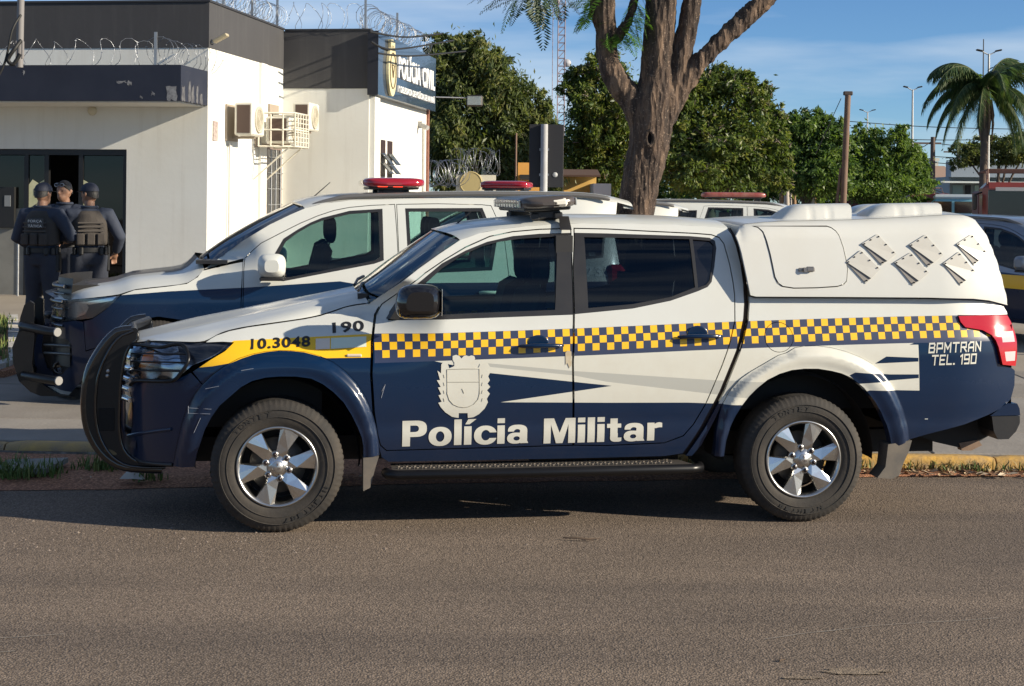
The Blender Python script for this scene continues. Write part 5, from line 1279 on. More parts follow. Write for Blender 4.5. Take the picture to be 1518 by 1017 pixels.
m_ = MB(); m_.grid([[(ue+.02, MID2+(p[1]-MID2)*1.06, 1.12) for p in lst], [(3.96, MID2+(p[1]-MID2)*1.10, .98) for p in lst], [(3.97, MID2+(p[1]-MID2)*1.12, .5) for p in lst]]); m_.build('tailgate', white_paint, suv)
for sgn in (0, 1):
    f_ = (lambda v: v) if not sgn else (lambda v: 2*MID2-v)
    m_ = MB(); pts = []
    for x, y in [(455, 314), (465, 305), (490, 297), (520, 291.5), (600, 289), (700, 287.5), (800, 288), (870, 290), (905, 295)]:
        u, z = FR2.uz(x, y, .30); pts.append((u, f_(.335), z))
    m_.tube(smooth_line(pts, 5), [.012]+[.022]*39+[.016], 10); m_.build('roof_rail', mat('rail_grey', (.16, .155, .15), .4, metal=.3), suv)
    # tail light
    m_ = MB(); m_.box((3.86, f_(.19), 1.05), (.16, .20, .30), 0, bev=.04); m_.build('tail_light', red_lens, suv)
    # mirrors
    cu, cz = FR2.uz(403, 394, -.10); rows = []
    for j in range(8):
        t = j/7; k_ = (.5, .85, 1, 1, 1, .97, .85, .5)[j]
        rows.append([(cu+.115*k_*math.copysign(abs(math.cos(a))**.6, math.cos(a)), f_(-.20+.22*t), cz+.10*k_*math.copysign(abs(math.sin(a))**.65, math.sin(a))) for a in np.linspace(0, 2*math.pi, 21)])
    m_ = MB(); m_.grid(rows); m_.add(rows[0], [tuple(range(20))]); m_.add(rows[-1], [tuple(range(20))]); mo = m_.build('wing_mirror', white_paint, suv)
    m_ = MB(); m_.box((cu+.0, f_(-.07), cz-.108), (.20, .17, .03), 0, bev=.01); m_.box((cu-.03, f_(.05), cz-.06), (.10, .14, .06), 0, bev=.02); m_.build('mirror_base', black_trim, mo)
# bull bar
BV = .36
bo = FR2.poly([(28, 490), (30, 470), (36, 452), (44, 446), (50, 450), (50, 470), (51, 500), (47, 540), (50, 556), (66, 572), (88, 585), (110, 588), (60, 587), (45, 581), (28, 565), (20, 540), (18, 515)], BV)
for v0 in (BV, BV+.50):
    m_ = MB(); m_.prism([(u, v0, z) for u, z in bo], (0, .06, 0)); m_.build('bull_bar_upright', black_metal, suv)
for (xa, ya, xb, yb) in ((30, 483, 84, 492), (33, 556, 86, 564)):
    a = FR2.uz(xa, ya, BV); b = FR2.uz(xb, yb, .10)
    for sgn in (0, 1):
        f_ = (lambda v: v) if not sgn else (lambda v: 2*MID2-v)
        m_ = MB(); m_.tube([(a[0]+.02, MID2, a[1]), (a[0], f_(BV+.1), a[1]), (a[0]+.03, f_(BV-.05), a[1]), (b[0]-.06, f_(.13), b[1]), (b[0], f_(.08), b[1])], .038, 12)
        t_ = m_.build('bull_bar_tube', black_metal, suv)
        m_ = MB(); m_.cyl((b[0]+.001, f_(.08), b[1]), (b[0]+.014, f_(.066), b[1]), .036, 14); m_.build('tube_cap', mat('cap_grey', (.24, .235, .23), .5), t_)
o_ = text_quad('lettering', '735', FR2.uz(868, 411), FR2.uz(905, 410), FR2.uz(868, 395), mat('door_number', (.72, .72, .70), .5), suv, .03, lambda p: (p.x, W2(p.x, p.y)-.004, p.y))
# chassis, wells, wheels, seats
m_ = MB(); m_.box((1.45, MID2, .50), (4.0, 1.2, .28)); m_.box((-.3, MID2, .8), (.9, 1.1, .4)); m_.build('chassis', mat('underbody', (.02, .019, .018), .8), suv)
for u_ in (0, 2.845):
    m_ = MB(); m_.lathe([(.455, .10), (.47, .2), (.47, .62), (.2, .62)], 24, 'Y', (u_, 0, .31), arc=(R(-6), R(186))); m_.lathe([(.455, 2*MID2-.10), (.47, 2*MID2-.2), (.47, 2*MID2-.62), (.2, 2*MID2-.62)], 24, 'Y', (u_, 0, .31), arc=(R(-6), R(186))); m_.build('wheel_well', mat('well_liner', (.012, .012, .012), .85), suv)
    make_wheel('wheel', suv, (u_, .02, .365), Rt=.365, Rr=.235); make_wheel('wheel', suv, (u_, 2*MID2-.02, .365), Rt=.365, Rr=.235, flip=True)
for u_, vs_ in ((1.20, (.52, 2*MID2-.52)), (2.1, (.5, MID2, 2*MID2-.5))):
    for v_ in vs_: seat(suv, u_, v_, .46)
m_ = MB(); m_.box((.50, MID2, 1.02), (.5, 1.44, .24), 0, bev=.07); m_.build('dashboard', interior, suv)
m_ = MB(); u, z = FR2.uz(440, 306, MID2); m_.tube([(u, MID2+.3, z-.05), (u+.30, MID2+.3, z+.22)], [.008, .004], 6); m_.build('antenna', black_trim, suv)
suv['label'] = 'white and navy police SUV with lit red light bar, parked behind the pickup'

# light bar with two lit red modules
def suv_point(u, v, z, root): return root.matrix_world @ Vector((u, v, z))
redbar = mat('red_light_bar', (.32, .010, .022), .10, coat=.8)
def add_bar(root_loc, yaw, u, lift_, label, lit, ln=1.25, kind=redbar):
    m4 = Matrix.Translation(root_loc) @ Matrix.Rotation(yaw, 4, 'Z')
    b = make_lightbar('light_bar', m4 @ Vector((u, MID2, roof2(u)+lift_)), yaw, ln, .54, .10, kind, label)
    if lit:
        for i, sx in enumerate((-.10, .03)):
            m_ = MB(); m_.box((sx, -ln/2+.03, .085), (.095, .02, .026), 0, bev=.008)
            m_.build('lit_module', mat('lit_red_module', (.9, .05, .03), .3, emit=((1.0, .05, .02), 2.6)), b)
        m_ = MB(); m_.box((.155, -ln/2+.06, .085), (.10, .05, .035), 0, bev=.01); m_.build('clear_module', mat('clear_module', (.55, .42, .34), .15, coat=.6), b)
    return b
uLB = FR2.uz(583, 280, .5)[0]
add_bar(Vector((FR2.o[0], FR2.o[1], G2)), YAW2, uLB, .03, 'dark red light bar with two glowing modules on the SUV roof', True)
# ------------------------------------------------------------------ police station at the left
BY = R(-8.0); BO = Vector((-4.62, 23.5, .30))
def streaky(m, col, amt):
    """rain streaks with a shape of their own"""
    t = m.node_tree; b = t.nodes['Principled BSDF']; src = b.inputs['Base Color'].links[0].from_socket
    tcx = t.nodes.new('ShaderNodeTexCoord'); mp_ = t.nodes.new('ShaderNodeMapping'); mp_.inputs['Scale'].default_value = (7, 7, .45); n = t.nodes.new('ShaderNodeTexNoise'); n.inputs['Scale'].default_value = 1.0; n.inputs['Detail'].default_value = 6; n.inputs['Roughness'].default_value = .65
    r = t.nodes.new('ShaderNodeValToRGB'); r.color_ramp.elements[0].position = .52; r.color_ramp.elements[1].position = .80; r.color_ramp.elements[0].color = (0, 0, 0, 1); r.color_ramp.elements[1].color = (amt, amt, amt, 1)
    x = t.nodes.new('ShaderNodeMix'); x.data_type = 'RGBA'; x.inputs['B'].default_value = (*col, 1)
    t.links.new(tcx.outputs['Object'], mp_.inputs['Vector']); t.links.new(mp_.outputs[0], n.inputs['Vector']); t.links.new(n.outputs['Fac'], r.inputs['Fac']); t.links.new(r.outputs['Color'], x.inputs['Factor']); t.links.new(src, x.inputs['A']); t.links.new(x.outputs['Result'], b.inputs['Base Color'])
bld = empty('police_station', BO, BY, 'white police station with dark grey parapet and navy canopy at the left', 'building')
BM = Matrix.Translation(BO) @ Matrix.Rotation(BY, 4, 'Z')
wallw = mat('white_wall', (.77, .765, .71), .85, var=(.9, .5, (.68, .65, .58)), bump=(14, .12)); streaky(wallw, (.45, .41, .34), .25)
greyp = mat('grey_parapet', (.056, .055, .058), .8, var=(1.5, .5, (.044, .043, .046)), bump=(14, .1)); streaky(greyp, (.12, .118, .115), .30)
navyc = mat('navy_canopy', (.014, .017, .032), .55, var=(2, .5, (.03, .033, .05)))
T = 4.51; GB = 3.82; DX = -1.28; DZ = 2.27; DL = -4.4      # heights above the building's own floor
def bx(name, x0, x1, y0, y1, z0, z1, m, par=bld, bev=0):
    b = MB(); b.box(((x0+x1)/2, (y0+y1)/2, (z0+z1)/2), (x1-x0, y1-y0, z1-z0), 0, bev=bev); return b.build(name, m, par)
bx('wall', DX, 0, 0, 8, -.3, GB, wallw); bx('wall', -11, DL, 0, .25, -.3, GB, wallw); bx('wall', DL, DX, 0, .25, DZ, GB-.002, wallw)
bx('wall', -.5, 1.56, 3.97, 9.2, -.3, T-.02, wallw)
bx('parapet', -11, .012, -.012, .20, GB, T, greyp); bx('parapet', -.19, .012, .20, 3.96, GB, T, greyp); bx('parapet', .013, 1.572, 3.955, 4.15, 3.48, T-.015, greyp)
bx('coping', -11, .03, -.03, .22, T+.002, T+.035, mat('coping_dark', (.03, .03, .034), .6)); bx('coping', -.21, .03, .222, 3.95, T+.002, T+.035, mat('coping_dark', (.03, .03, .034), .6)); bx('coping', .032, 1.58, 3.94, 4.17, T-.013, T+.02, mat('coping_dark', (.03, .03, .034), .6))
cn_ = bx('canopy', -11, -.005, -1.16, -.002, 2.94, 3.46, navyc)
bx('canopy_soffit', -10.9, -.06, -1.10, -.004, 2.92, 2.938, wallw)
for x0, w_, l_ in ((-.10, .05, .24), (-.16, .03, .30), (-.06, .03, .2)):
    pass
sm = MB(); rp = random.Random(2)
def ragged(pts, off):
    n = len(pts); q = []
    for i in range(n):
        a, b = Vector(pts[i]), Vector(pts[(i+1) % n])
        for k in range(4): q.append(a.lerp(b, k/4)+Vector((rp.uniform(-.012, .012), rp.uniform(-.02, .02))))
    return q
for y0, w_, h_ in ((-1.06, .16, .22), (-.80, .12, .30), (-.66, .14, .26), (-.46, .10, .28), (-.30, .16, .16)): sm.prism([(-.004, p.x, p.y) for p in ragged([(y0-w_/2, 2.945), (y0+w_/2, 2.945), (y0+w_*.25, 2.945+h_), (y0-w_*.3, 2.945+h_*.9)], 0)], (.003, 0, 0))
so_ = sm.build('peeled_paint', mat('peeled_grey', (.06, .06, .07), .8, var=(9, .8, (.18, .18, .18))), cn_); so_['kind'] = 'stuff'
sm = MB()
for x0, z0, w_, h_ in ((-.42, 3.02, .05, .05), (-.9, 3.2, .14, .025), (-.78, 3.17, .06, .05), (-.14, 2.945, .16, .20), (-2.4, 3.33, .03, .04), (-.6, 2.97, .03, .03)): sm.prism([(p.x, -1.1625, p.y) for p in ragged([(x0-w_/2, z0), (x0+w_/2, z0), (x0+w_*.4, z0+h_), (x0-w_*.5, z0+h_)], 0)], (0, .003, 0))
so_ = sm.build('peeled_paint', mat('peeled_pale', (.30, .30, .30), .8, var=(12, .9, (.05, .05, .07))), cn_); so_['kind'] = 'stuff'
# foyer behind the door opening
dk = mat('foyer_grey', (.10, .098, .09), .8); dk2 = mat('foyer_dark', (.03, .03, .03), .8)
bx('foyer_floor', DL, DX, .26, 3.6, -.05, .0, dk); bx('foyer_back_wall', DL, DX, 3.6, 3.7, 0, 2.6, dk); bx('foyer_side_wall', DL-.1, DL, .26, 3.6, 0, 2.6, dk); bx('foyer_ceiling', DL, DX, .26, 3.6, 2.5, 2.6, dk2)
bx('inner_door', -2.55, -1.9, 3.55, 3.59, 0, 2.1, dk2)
fr = mat('black_frame', (.012, .012, .013), .4); gdoor = glass_mat('door_glass', (.10, .105, .10))
def BX(px_, Y=23.9):
    x, y = unroll(px_, 300); k = (x-CX)/F            # local x on the facade for a photo column
    return (k*BO.y-BO.x)/(math.cos(BY)-k*math.sin(BY))
xs = [BX(36), BX(66), BX(117), BX(186)]
for x in (xs[0], xs[1], xs[2], xs[3]-.03, BX(-60)): bx('door_post', x-.035, x+.035, .06, .13, 0, DZ-.001, fr)
bx('door_header', DL, DX, .05, .14, DZ-.09, DZ-.002, fr)
def stick(name, pts, yy, m, par):
    b = MB(); b.prism([(x, yy, z) for x, z in pts], (0, .003, 0)); return b.build(name, m, par)
for x0, x1, tx in ((xs[0], xs[1], 'POL'), (xs[2], xs[3], 'OLÍ')):
    lf_ = bx('door_leaf', x0+.036, x1-.036, .085, .095, .02, DZ-.1, gdoor)
    w_ = x1-x0
    if tx == 'POL':
        sh_ = [(x0+.04, .55), (x0+.04, 1.72), (x0+.10, 1.80), (x0+.20, 1.74), (x1-.04, 1.80), (x1-.04, .62)]; sx0, sx1 = x0+.12, x1-.04
    else:
        sh_ = [(x0+.04, 1.05), (x0+.04, 1.80), (x0+.12, 1.76), (x0+.16, 1.3), (x0+.13, 1.0)]; sx0, sx1 = x0+.045, x0+.15
    s_ = stick('door_sticker', sh_, .070, mat('sticker_cream', (.62, .60, .40), .6, var=(4, .8, (.40, .42, .20))), lf_)
    text_quad('lettering', tx, (sx0, .068, 1.55), (sx1, .068, 1.55), (sx0, .068, 1.66), print_black, s_, .02)
    if tx == 'POL':
        m_ = MB(); cx0 = x1-.06
        for r_ in (.20, .24): m_.tube([(cx0-r_*math.cos(a), .067, 1.18+r_*1.1*math.sin(a)) for a in np.linspace(.2, 1.5, 8)], .006, 4)
        m_.tube([(x0+.05, .067, .75), (x0+.12, .067, .95), (x0+.16, .067, .78), (x0+.24, .067, .72), (x0+.14, .067, .66)], .005, 4)
        m_.build('sticker_emblem', print_black, s_)
    hd_ = MB(); hx_ = x1-.09 if tx == 'POL' else x0+.09; hd_.tube([(hx_, .05, .8), (hx_, .04, .82), (hx_, .04, 1.3), (hx_, .05, 1.32)], .012, 6); hd_.build('pull_handle', steel_gal, lf_)
bx('pane_reflection', DL+.02, xs[0]-.04, .09, .12, 0, 1.35, mat('reflection_grey', (.23, .225, .20), .6, var=(2, .8, (.13, .125, .11)))); bx('side_glass', DL+.02, xs[0]-.04, .10, .108, 1.352, DZ-.1, gdoor)  # lower part of the left pane coloured grey to stand for a reflection
kb_ = bx('intercom_box', BX(-6), BX(20), .02, .088, 1.05, 1.68, mat('box_black', (.015, .015, .015), .5)); bx('screen', BX(6), BX(15), .012, .019, 1.38, 1.55, mat('grey_screen', (.22, .23, .24), .4), kb_)
bx('plinth', -11, DX+.0, -.25, .02, -.30, -.02, mat('plinth_tan', (.42, .33, .22), .9, var=(3, .6, (.30, .24, .17))))
for x in (xs[0]-.035, xs[2]+.35):
    m_ = MB(); m_.cyl((x, -.12, -.02), (x, -.12, 1.0), .018, 8); m_.build('rail_post', steel_gal, bld)
# small things on the facade
m_ = MB(); m_.lathe([(.0, -.05), (.05, -.045), (.07, -.02), (.075, 0)], 16, 'Y', (BX(133)+.03, -.002, 2.86)); m_.build('wall_lamp', mat('lamp_cream', (.6, .55, .42), .5), bld)
m_ = MB(); m_.box((.04, .10, 3.92), (.10, .05, .04), 0, Matrix.Rotation(R(-20), 3, 'Y')); m_.box((.16, .10, 3.97), (.24, .13, .05), 1, Matrix.Rotation(R(-28), 3, 'Y'), bev=.01); tag(m_.build('flood_lamp', [steel_gal, mat('lamp_dirty', (.42, .36, .24), .6)], bld))
# window with grille in the side wall
wy0, wy1, wz0, wz1 = 2.98, 3.80, .75, 2.38
win = bx('window', -.05, .012, wy0, wy1, wz0, wz1, mat('window_dark', (.02, .02, .022), .15, coat=.5)); frm = mat('window_frame_brown', (.18, .13, .11), .6)
for y0, y1, z0, z1 in ((wy0-.05, wy0, wz0-.05, wz1+.05), (wy1, wy1+.05, wz0-.05, wz1+.05), (wy0, wy1, wz1, wz1+.05), (wy0, wy1, wz0-.05, wz0)): bx('window_frame', -.01, .03, y0, y1, z0, z1, frm, win)
for k in range(6):
    z = wz0+(wz1-wz0)*(k+.5)/6; m_ = MB(); m_.cyl((.05, wy0-.02, z), (.05, wy1+.02, z), .011, 6); m_.build('grille_bar', steel_gal, win)
for k in range(3):
    y = wy0+(wy1-wy0)*(k+.5)/3; m_ = MB(); m_.cyl((.06, y, wz0), (.06, y, wz1), .011, 6); m_.build('grille_bar', steel_gal, win)
bx('pilaster', 0.002, .05, 2.55, 2.88, -.3, GB-.01, wallw)
m_ = MB(); m_.cyl((.03, 1.02, .0), (.03, 1.02, 2.4), .022, 8); m_.cyl((.045, .93, .0), (.045, .93, 2.4), .016, 8); m_.build('drain_pipe', mat('pipe_white', (.62, .60, .55), .6), bld)
m_ = MB(); m_.cyl((.03, 2.62, 2.9), (.03, 2.62, 3.75), .02, 8); m_.build('cable_pipe', mat('pipe_dark', (.12, .11, .10), .6), bld)
bx('meter_plate', .001, .02, .22, .42, 2.42, 2.72, mat('plate_pinkish', (.30, .22, .20), .7, var=(30, 1, (.55, .5, .45))))
# sign band
SX = 1.562
sb = empty('station_sign', BM @ Vector((SX, 3.85, 3.36)), BY, 'navy wall sign with white lettering POLÍCIA CIVIL and oval crest', 'sign')
nv = mat('sign_navy', (.022, .038, .070), .22, coat=.5, var=(2, .4, (.035, .055, .09))); sl0 = 5.35
b = MB(); b.box((.09, sl0/2, .56), (.18, sl0, 1.10)); b.build('board', nv, sb)
b = MB(); b.box((.09, -.008, .56), (.19, .014, 1.12)); b.build('board_edge', mat('edge_dark', (.012, .013, .02), .5), sb)
wt = mat('sign_white', (.82, .82, .80), .5)
def sign_text(s, y0, y1, z0, z1, bold):
    a, fs = text_2d(s, bold); m_ = MB(); n = len(a)
    vv = [(.215, y0+(y1-y0)*float(x), z0+(z1-z0)*float(y)) for x, y in a]; m_.add(vv, fs); m_.add([(p[0]-.03, p[1], p[2]) for p in vv], fs)
    # letter sides
    from collections import Counter
    ec = Counter(); 
    for f in fs:
        for i in range(len(f)): ec[tuple(sorted((f[i], f[(i+1) % len(f)])))] += 1
    m_.add(vv+[(p[0]-.03, p[1], p[2]) for p in vv], [(a_, b_, b_+n, a_+n) for (a_, b_), c in ec.items() if c == 1])
    m_.build('lettering', wt, sb, recalc=False)
sign_text('POLÍCIA CIVIL', 1.55, 5.1, .42, .92, .03); sign_text('1ª DELEGACIA DE POLÍCIA DE NAVIRAÍ', 1.55, 5.1, .16, .31, .012)
m_ = MB(); cy_, cz_ = .95, .50
m_.prism([(.185, cy_+.34*math.cos(a)*(1 if abs(math.sin(a)) < .9 else 1), cz_+.46*math.sin(a)) for a in np.linspace(0, 6.283, 33)[:-1]], (.05, 0, 0), 0)
m_.prism([(.185, cy_-.16, cz_+.40), (.185, cy_+.16, cz_+.40), (.185, cy_+.18, cz_+.55), (.185, cy_+.09, cz_+.51), (.185, cy_, cz_+.57), (.185, cy_-.09, cz_+.51), (.185, cy_-.18, cz_+.55)], (.05, 0, 0), 0)
co = m_.build('crest', [mat('crest_cream', (.66, .60, .38), .6, var=(6, .7, (.45, .36, .18)))], sb)
m_ = MB(); m_.tube([(.24, cy_+.24*math.cos(a), cz_+.32*math.sin(a)) for a in np.linspace(0, 6.283, 25)], .012, 4); m_.tube([(.24, cy_-.1, cz_+.1), (.24, cy_, cz_-.12), (.24, cy_+.1, cz_+.1), (.24, cy_-.1, cz_+.1)], .014, 4); m_.build('crest_lines', mat('crest_dark', (.12, .09, .05), .6), co)
# wall details below the sign
bx('corner_strip', 1.545, 1.60, 9.16, 9.30, -.3, T-.02, mat('brick_red', (.20, .075, .05), .9, var=(12, .8, (.3, .16, .11))))
bx('wall_fin', 1.561, 1.66, 4.0, 4.4, -.3, 3.34, wallw); m_ = MB(); m_.cyl((1.60, 8.75, -.3), (1.60, 8.75, 3.1), .04, 8); m_.build('drain_pipe', mat('pipe_white', (.62, .60, .55), .6), bld)
for y0, y1 in ((4.90, 5.25), (5.45, 5.85)):
    w_ = bx('window', 1.555, 1.575, y0, y1, 1.95, 2.62, mat('window_brown', (.05, .03, .028), .3))
    m_ = MB()
    for k in range(2):
        z = 2.22-.17*k; m_.add([(1.58, y0, z+.16), (1.58, y1, z+.16), (1.74, y1, z-.04), (1.74, y0, z-.04)], [(0, 1, 2, 3)]); m_.tube([(1.58, y0, z+.16), (1.74, y0, z-.04), (1.74, y1, z-.04)], .012, 4)
    m_.build('tilting_pane', mat('pane_dark', (.035, .04, .04), .15, coat=.4), w_)
cc = MB(); cc.cyl((1.60, 8.3, 3.05), (1.78, 8.2, 2.98), .05, 10); cc.box((1.60, 8.3, 3.05), (.08, .08, .14)); tag(cc.build('camera', mat('cctv_grey', (.35, .34, .32), .5), bld))
fl = empty('flood_light', BM @ Vector((1.75, 9.15, 3.55)), BY, 'grey flood light on an arm at the far end of the sign', 'lamp')
m_ = MB(); m_.cyl((0, 0, .12), (.62, .3, .12), .015, 6); m_.build('arm', steel_gal, fl); m_ = MB(); m_.box((.78, .3, .06), (.34, .14, .24), 0, bev=.03); m_.box((.78, .222, .06), (.28, .02, .18), 1); m_.build('lamp_head', [dark_metal, mat('lamp_glass_grey', (.25, .29, .30), .15, coat=.5)], fl)
# three cables in front of the sign
for i, (pa, pm, pb) in enumerate((((548, 47), (600, 55), (655, 50)), ((550, 62), (585, 73), (672, 60)), ((560, 79), (610, 83), (690, 76)))):
    m_ = MB(); A, M_, B_ = P(*pa, 26.6), P(*pm, 28), P(*pb, 31); m_.tube([p for p in smooth_line([A, M_, B_], 8)], .018, 6); tag(m_.build('cable', mat('cable_black', (.012, .012, .012), .6)), ('highest', 'middle', 'lowest')[i]+' black cable sagging in front of the station sign', 'cable', 'cables by the sign')
# air conditioners on the side wall
cream = mat('ac_cream', (.68, .66, .58), .6, var=(6, .6, (.54, .49, .40))); grl = mat('ac_grille', (.10, .065, .05), .7)
def ac(name, x0, y0, z0, w_, d_, h_, label, cage=False):
    a = empty(name, BM @ Vector((x0, y0, z0)), BY, label, 'air conditioner')
    b = MB(); b.box((w_/2, d_/2, h_/2), (w_, d_, h_), 0, bev=.025); b.build('housing', cream, a)
    b = MB(); b.box((w_*.5, -.004, h_*.5), (w_*.7, .012, h_*.84), 0); go = b.build('side_grille', grl, a)
    f_ = MB(); f_.lathe([(d_*.34, .004), (d_*.34, .02), (d_*.30, .024), (d_*.28, .006), (.03, .004)], 24, 'X', (w_, d_*.5, h_*.5)); 
    for k in range(5): f_.tube([(w_+.02, d_*.5+d_*.31*(k+1)/6*math.cos(t), h_*.5+d_*.31*(k+1)/6*math.sin(t)) for t in np.linspace(0, 6.283, 17)], .005, 4)
    f_.build('fan_guard', mat('ac_guard', (.52, .48, .38), .5), a)
    br = MB(); br.box((-.12, d_*.5, -.02), (.24+w_*1.6, .04, .04)); br.box((-x0+.02, d_*.5, h_*.4), (.03, d_*.9, h_*1.1)); br.build('bracket', mat('bracket_rust', (.34, .28, .22), .8), a)
    if cage:
        c_ = MB(); X0, X1, Y0, Y1, Z0, Z1 = -.08, w_+.12, -.12, d_+.1, -.06, h_+.05
        for z in (Z0, (Z0+Z1)/2, Z1): c_.tube([(X0, Y0, z), (X1, Y0, z), (X1, Y1, z), (X0, Y1, z)], .016, 4)
        for x in np.linspace(X0, X1, 4): c_.cyl((x, Y0, Z0), (x, Y0, Z1), .014, 4)
        for y in np.linspace(Y0, Y1, 6): c_.cyl((X1, y, Z0), (X1, y, Z1), .012, 4)
        for z in np.linspace(Z0, Z1, 8): c_.cyl((X1, Y0, z), (X1, Y1, z), .010, 4)
        for y in (Y0+.05, Y1-.05): c_.cyl((X1-.1, y, Z0), (-x0+.02, y, Z0-.55), .014, 6)
        c_.build('cage', mat('cage_white', (.66, .62, .52), .6), a)
    return a
ac('air_conditioner', .16, .78, 2.52, .30, .62, .52, 'cream air conditioner with brown side grille nearest the corner')
ac('air_conditioner', .20, 2.30, 2.46, .42, .60, .44, 'cream air conditioner inside a white steel cage', True)
ac('air_conditioner', .45, 3.05, 2.70, .30, .60, .48, 'small cream air conditioner half hidden behind the cage')
# razor wire coils
def coil(p0, p1, r, turns, label, rad=.0045, sag=0, squash=1.0, par=None):
    p0 = Vector(p0); p1 = Vector(p1); d = (p1-p0); n = int(turns*14); t_ = d.normalized(); s_ = t_.cross(Vector((0, 0, 1))).normalized(); pts = []; bl = MB()
    for i in range(n+1):
        a = 2*math.pi*turns*i/n; c = p0+d*i/n; w_ = r*(1+.30*mnoise.noise((i*.13, r*9, 3)))
        p = c+s_*math.cos(a)*w_*squash+Vector((0, 0, 1))*(math.sin(a)*w_+r)+t_*(.05*math.sin(a*2+i*.05)+.16*mnoise.noise((i*.06, 4, r*5))); pts.append(p)
        if i % 3 == 0: bl.box(p, (.022, .004, .012), 0, Matrix.Rotation(a, 3, 'Z'))
    bl.tube(pts, rad, 4)
    return tag(bl.build('razor_wire', mat('razor_steel', (.30, .31, .33), .38, metal=.8), recalc=False), label, 'razor wire', 'coils of razor wire on the walls')
W_ = lambda x, y, z: BM @ Vector((x, y, z))
coil(W_(-.08, .1, T+.02), W_(-.08, 3.9, T+.02), .19, 30, 'razor wire coil along the sloping grey parapet side')
coil(W_(1.50, 4.1, T), W_(1.50, 9.0, T), .22, 34, 'dense razor wire coil above the station sign')
coil(W_(-9, -.75, 3.47), W_(-.35, -.75, 3.47), .20, 24, 'loose razor wire loops standing on the navy canopy', squash=.5)
coil(W_(-.4, -1.0, 3.42), W_(-.05, .3, 3.42), .22, 9, 'tangled razor wire bunch at the canopy corner')
coil(W_(.1, 4.05, T), W_(1.4, 4.05, T), .24, 5, 'thin open razor wire loops on the low grey parapet')
for x, y, z, h_, lb in ((-.08, .9, T, .55, 'steel post in the parapet razor wire near the corner'), (-.08, 2.4, T, .55, 'steel post in the parapet razor wire mid way'), (-.08, 3.85, T, .6, 'steel post at the far end of the side parapet'), (1.45, 4.1, T, .75, 'steel post beside the sign top corner'), (1.5, 6.5, T, .6, 'steel post amid the razor wire over the sign'), (-.45, -1.0, 3.45, .5, 'short grey post at the canopy corner')):
    m_ = MB(); m_.box((0, 0, h_/2), (.04, .04, h_)); o_ = m_.build('wire_post', steel_gal); o_.location = W_(x, y, z); tag(o_, lb, 'post', 'razor wire posts')
# service drop with insulators at the far left
m_ = MB(); A = P(31, -4, 22.2); B_ = P(29, 100, 22.2); m_.cyl(A, B_, .05, 10); m_.box(A.lerp(B_, .75), (.10, .08, .25)); ro_ = tag(m_.build('service_pole', mat('pole_grey', (.20, .19, .19), .7)), 'dark service pole with cables standing on the canopy at left', 'pole')
m_ = MB(); m_.tube(smooth_line([P(31, 22, 22.1), P(18, 45, 22.0), P(8, 90, 22.0), P(-6, 120, 22)], 6), .018, 5); m_.tube(smooth_line([P(31, 60, 22.1), P(22, 72, 22.0), P(12, 88, 22), P(20, 95, 22), P(30, 80, 22)], 6), .03, 5); tag(m_.build('cable', mat('cable_black', (.012, .012, .012), .6)), 'bundle of black cable hanging from the service pole', 'cable')
# ------------------------------------------------------------------ three officers at the station door
def vox(mb, name, m, parent, voxel=.012, it=6, fac=.5):
    o = mb.build('tmp', m); r = o.modifiers.new('r', 'REMESH'); r.mode = 'VOXEL'; r.voxel_size = voxel; r.use_smooth_shade = True
    s = o.modifiers.new('s', 'SMOOTH'); s.factor = fac; s.iterations = it
    dg = bpy.context.evaluated_depsgraph_get(); me = bpy.data.meshes.new_from_object(o.evaluated_get(dg)); me.name = name
    bpy.data.objects.remove(o)
    me.materials.clear(); me.materials.append(m); q = bpy.data.objects.new(name, me); COL.objects.link(q); q.parent = parent
    return q
skin = mat('skin_brown', (.30, .16, .10), .55); hairm = mat('hair_black', (.012, .010, .009), .6, bump=(90, .4))
uni = mat('uniform_navy', (.026, .034, .056), .8, var=(7, .5, (.042, .052, .078)), bump=(25, .35)); uni2 = mat('uniform_trousers', (.017, .021, .034), .85, var=(6, .6, (.034, .040, .056)), bump=(18, .5))
vestm = mat('vest_charcoal', (.044, .037, .032), .85, var=(14, .5, (.07, .058, .048)), bump=(60, .4)); beltm = mat('belt_black', (.012, .012, .012), .5); bootm = mat('boot_black', (.012, .011, .010), .5)
def ellip(mb, c, rx, ry, rz, n=14, k=10):
    rows = []
    for i in range(k+1):
        t = math.pi*i/k; rows.append([(c[0]+rx*math.sin(t)*math.cos(a), c[1]+ry*math.sin(t)*math.sin(a), c[2]+rz*math.cos(t)) for a in np.linspace(0, 2*math.pi, n+1)])
    mb.grid(rows)
def torso(mb, prof, n=20):
    rows = [[(x+rx*math.copysign(abs(math.cos(a))**.85, math.cos(a)), y+ry*math.sin(a), z) for a in np.linspace(0, 2*math.pi, n+1)] for (x, y, z, rx, ry) in prof]
    mb.grid(rows); mb.add(rows[0][:-1], [tuple(range(n))]); mb.add(rows[-1][:-1], [tuple(range(n))])
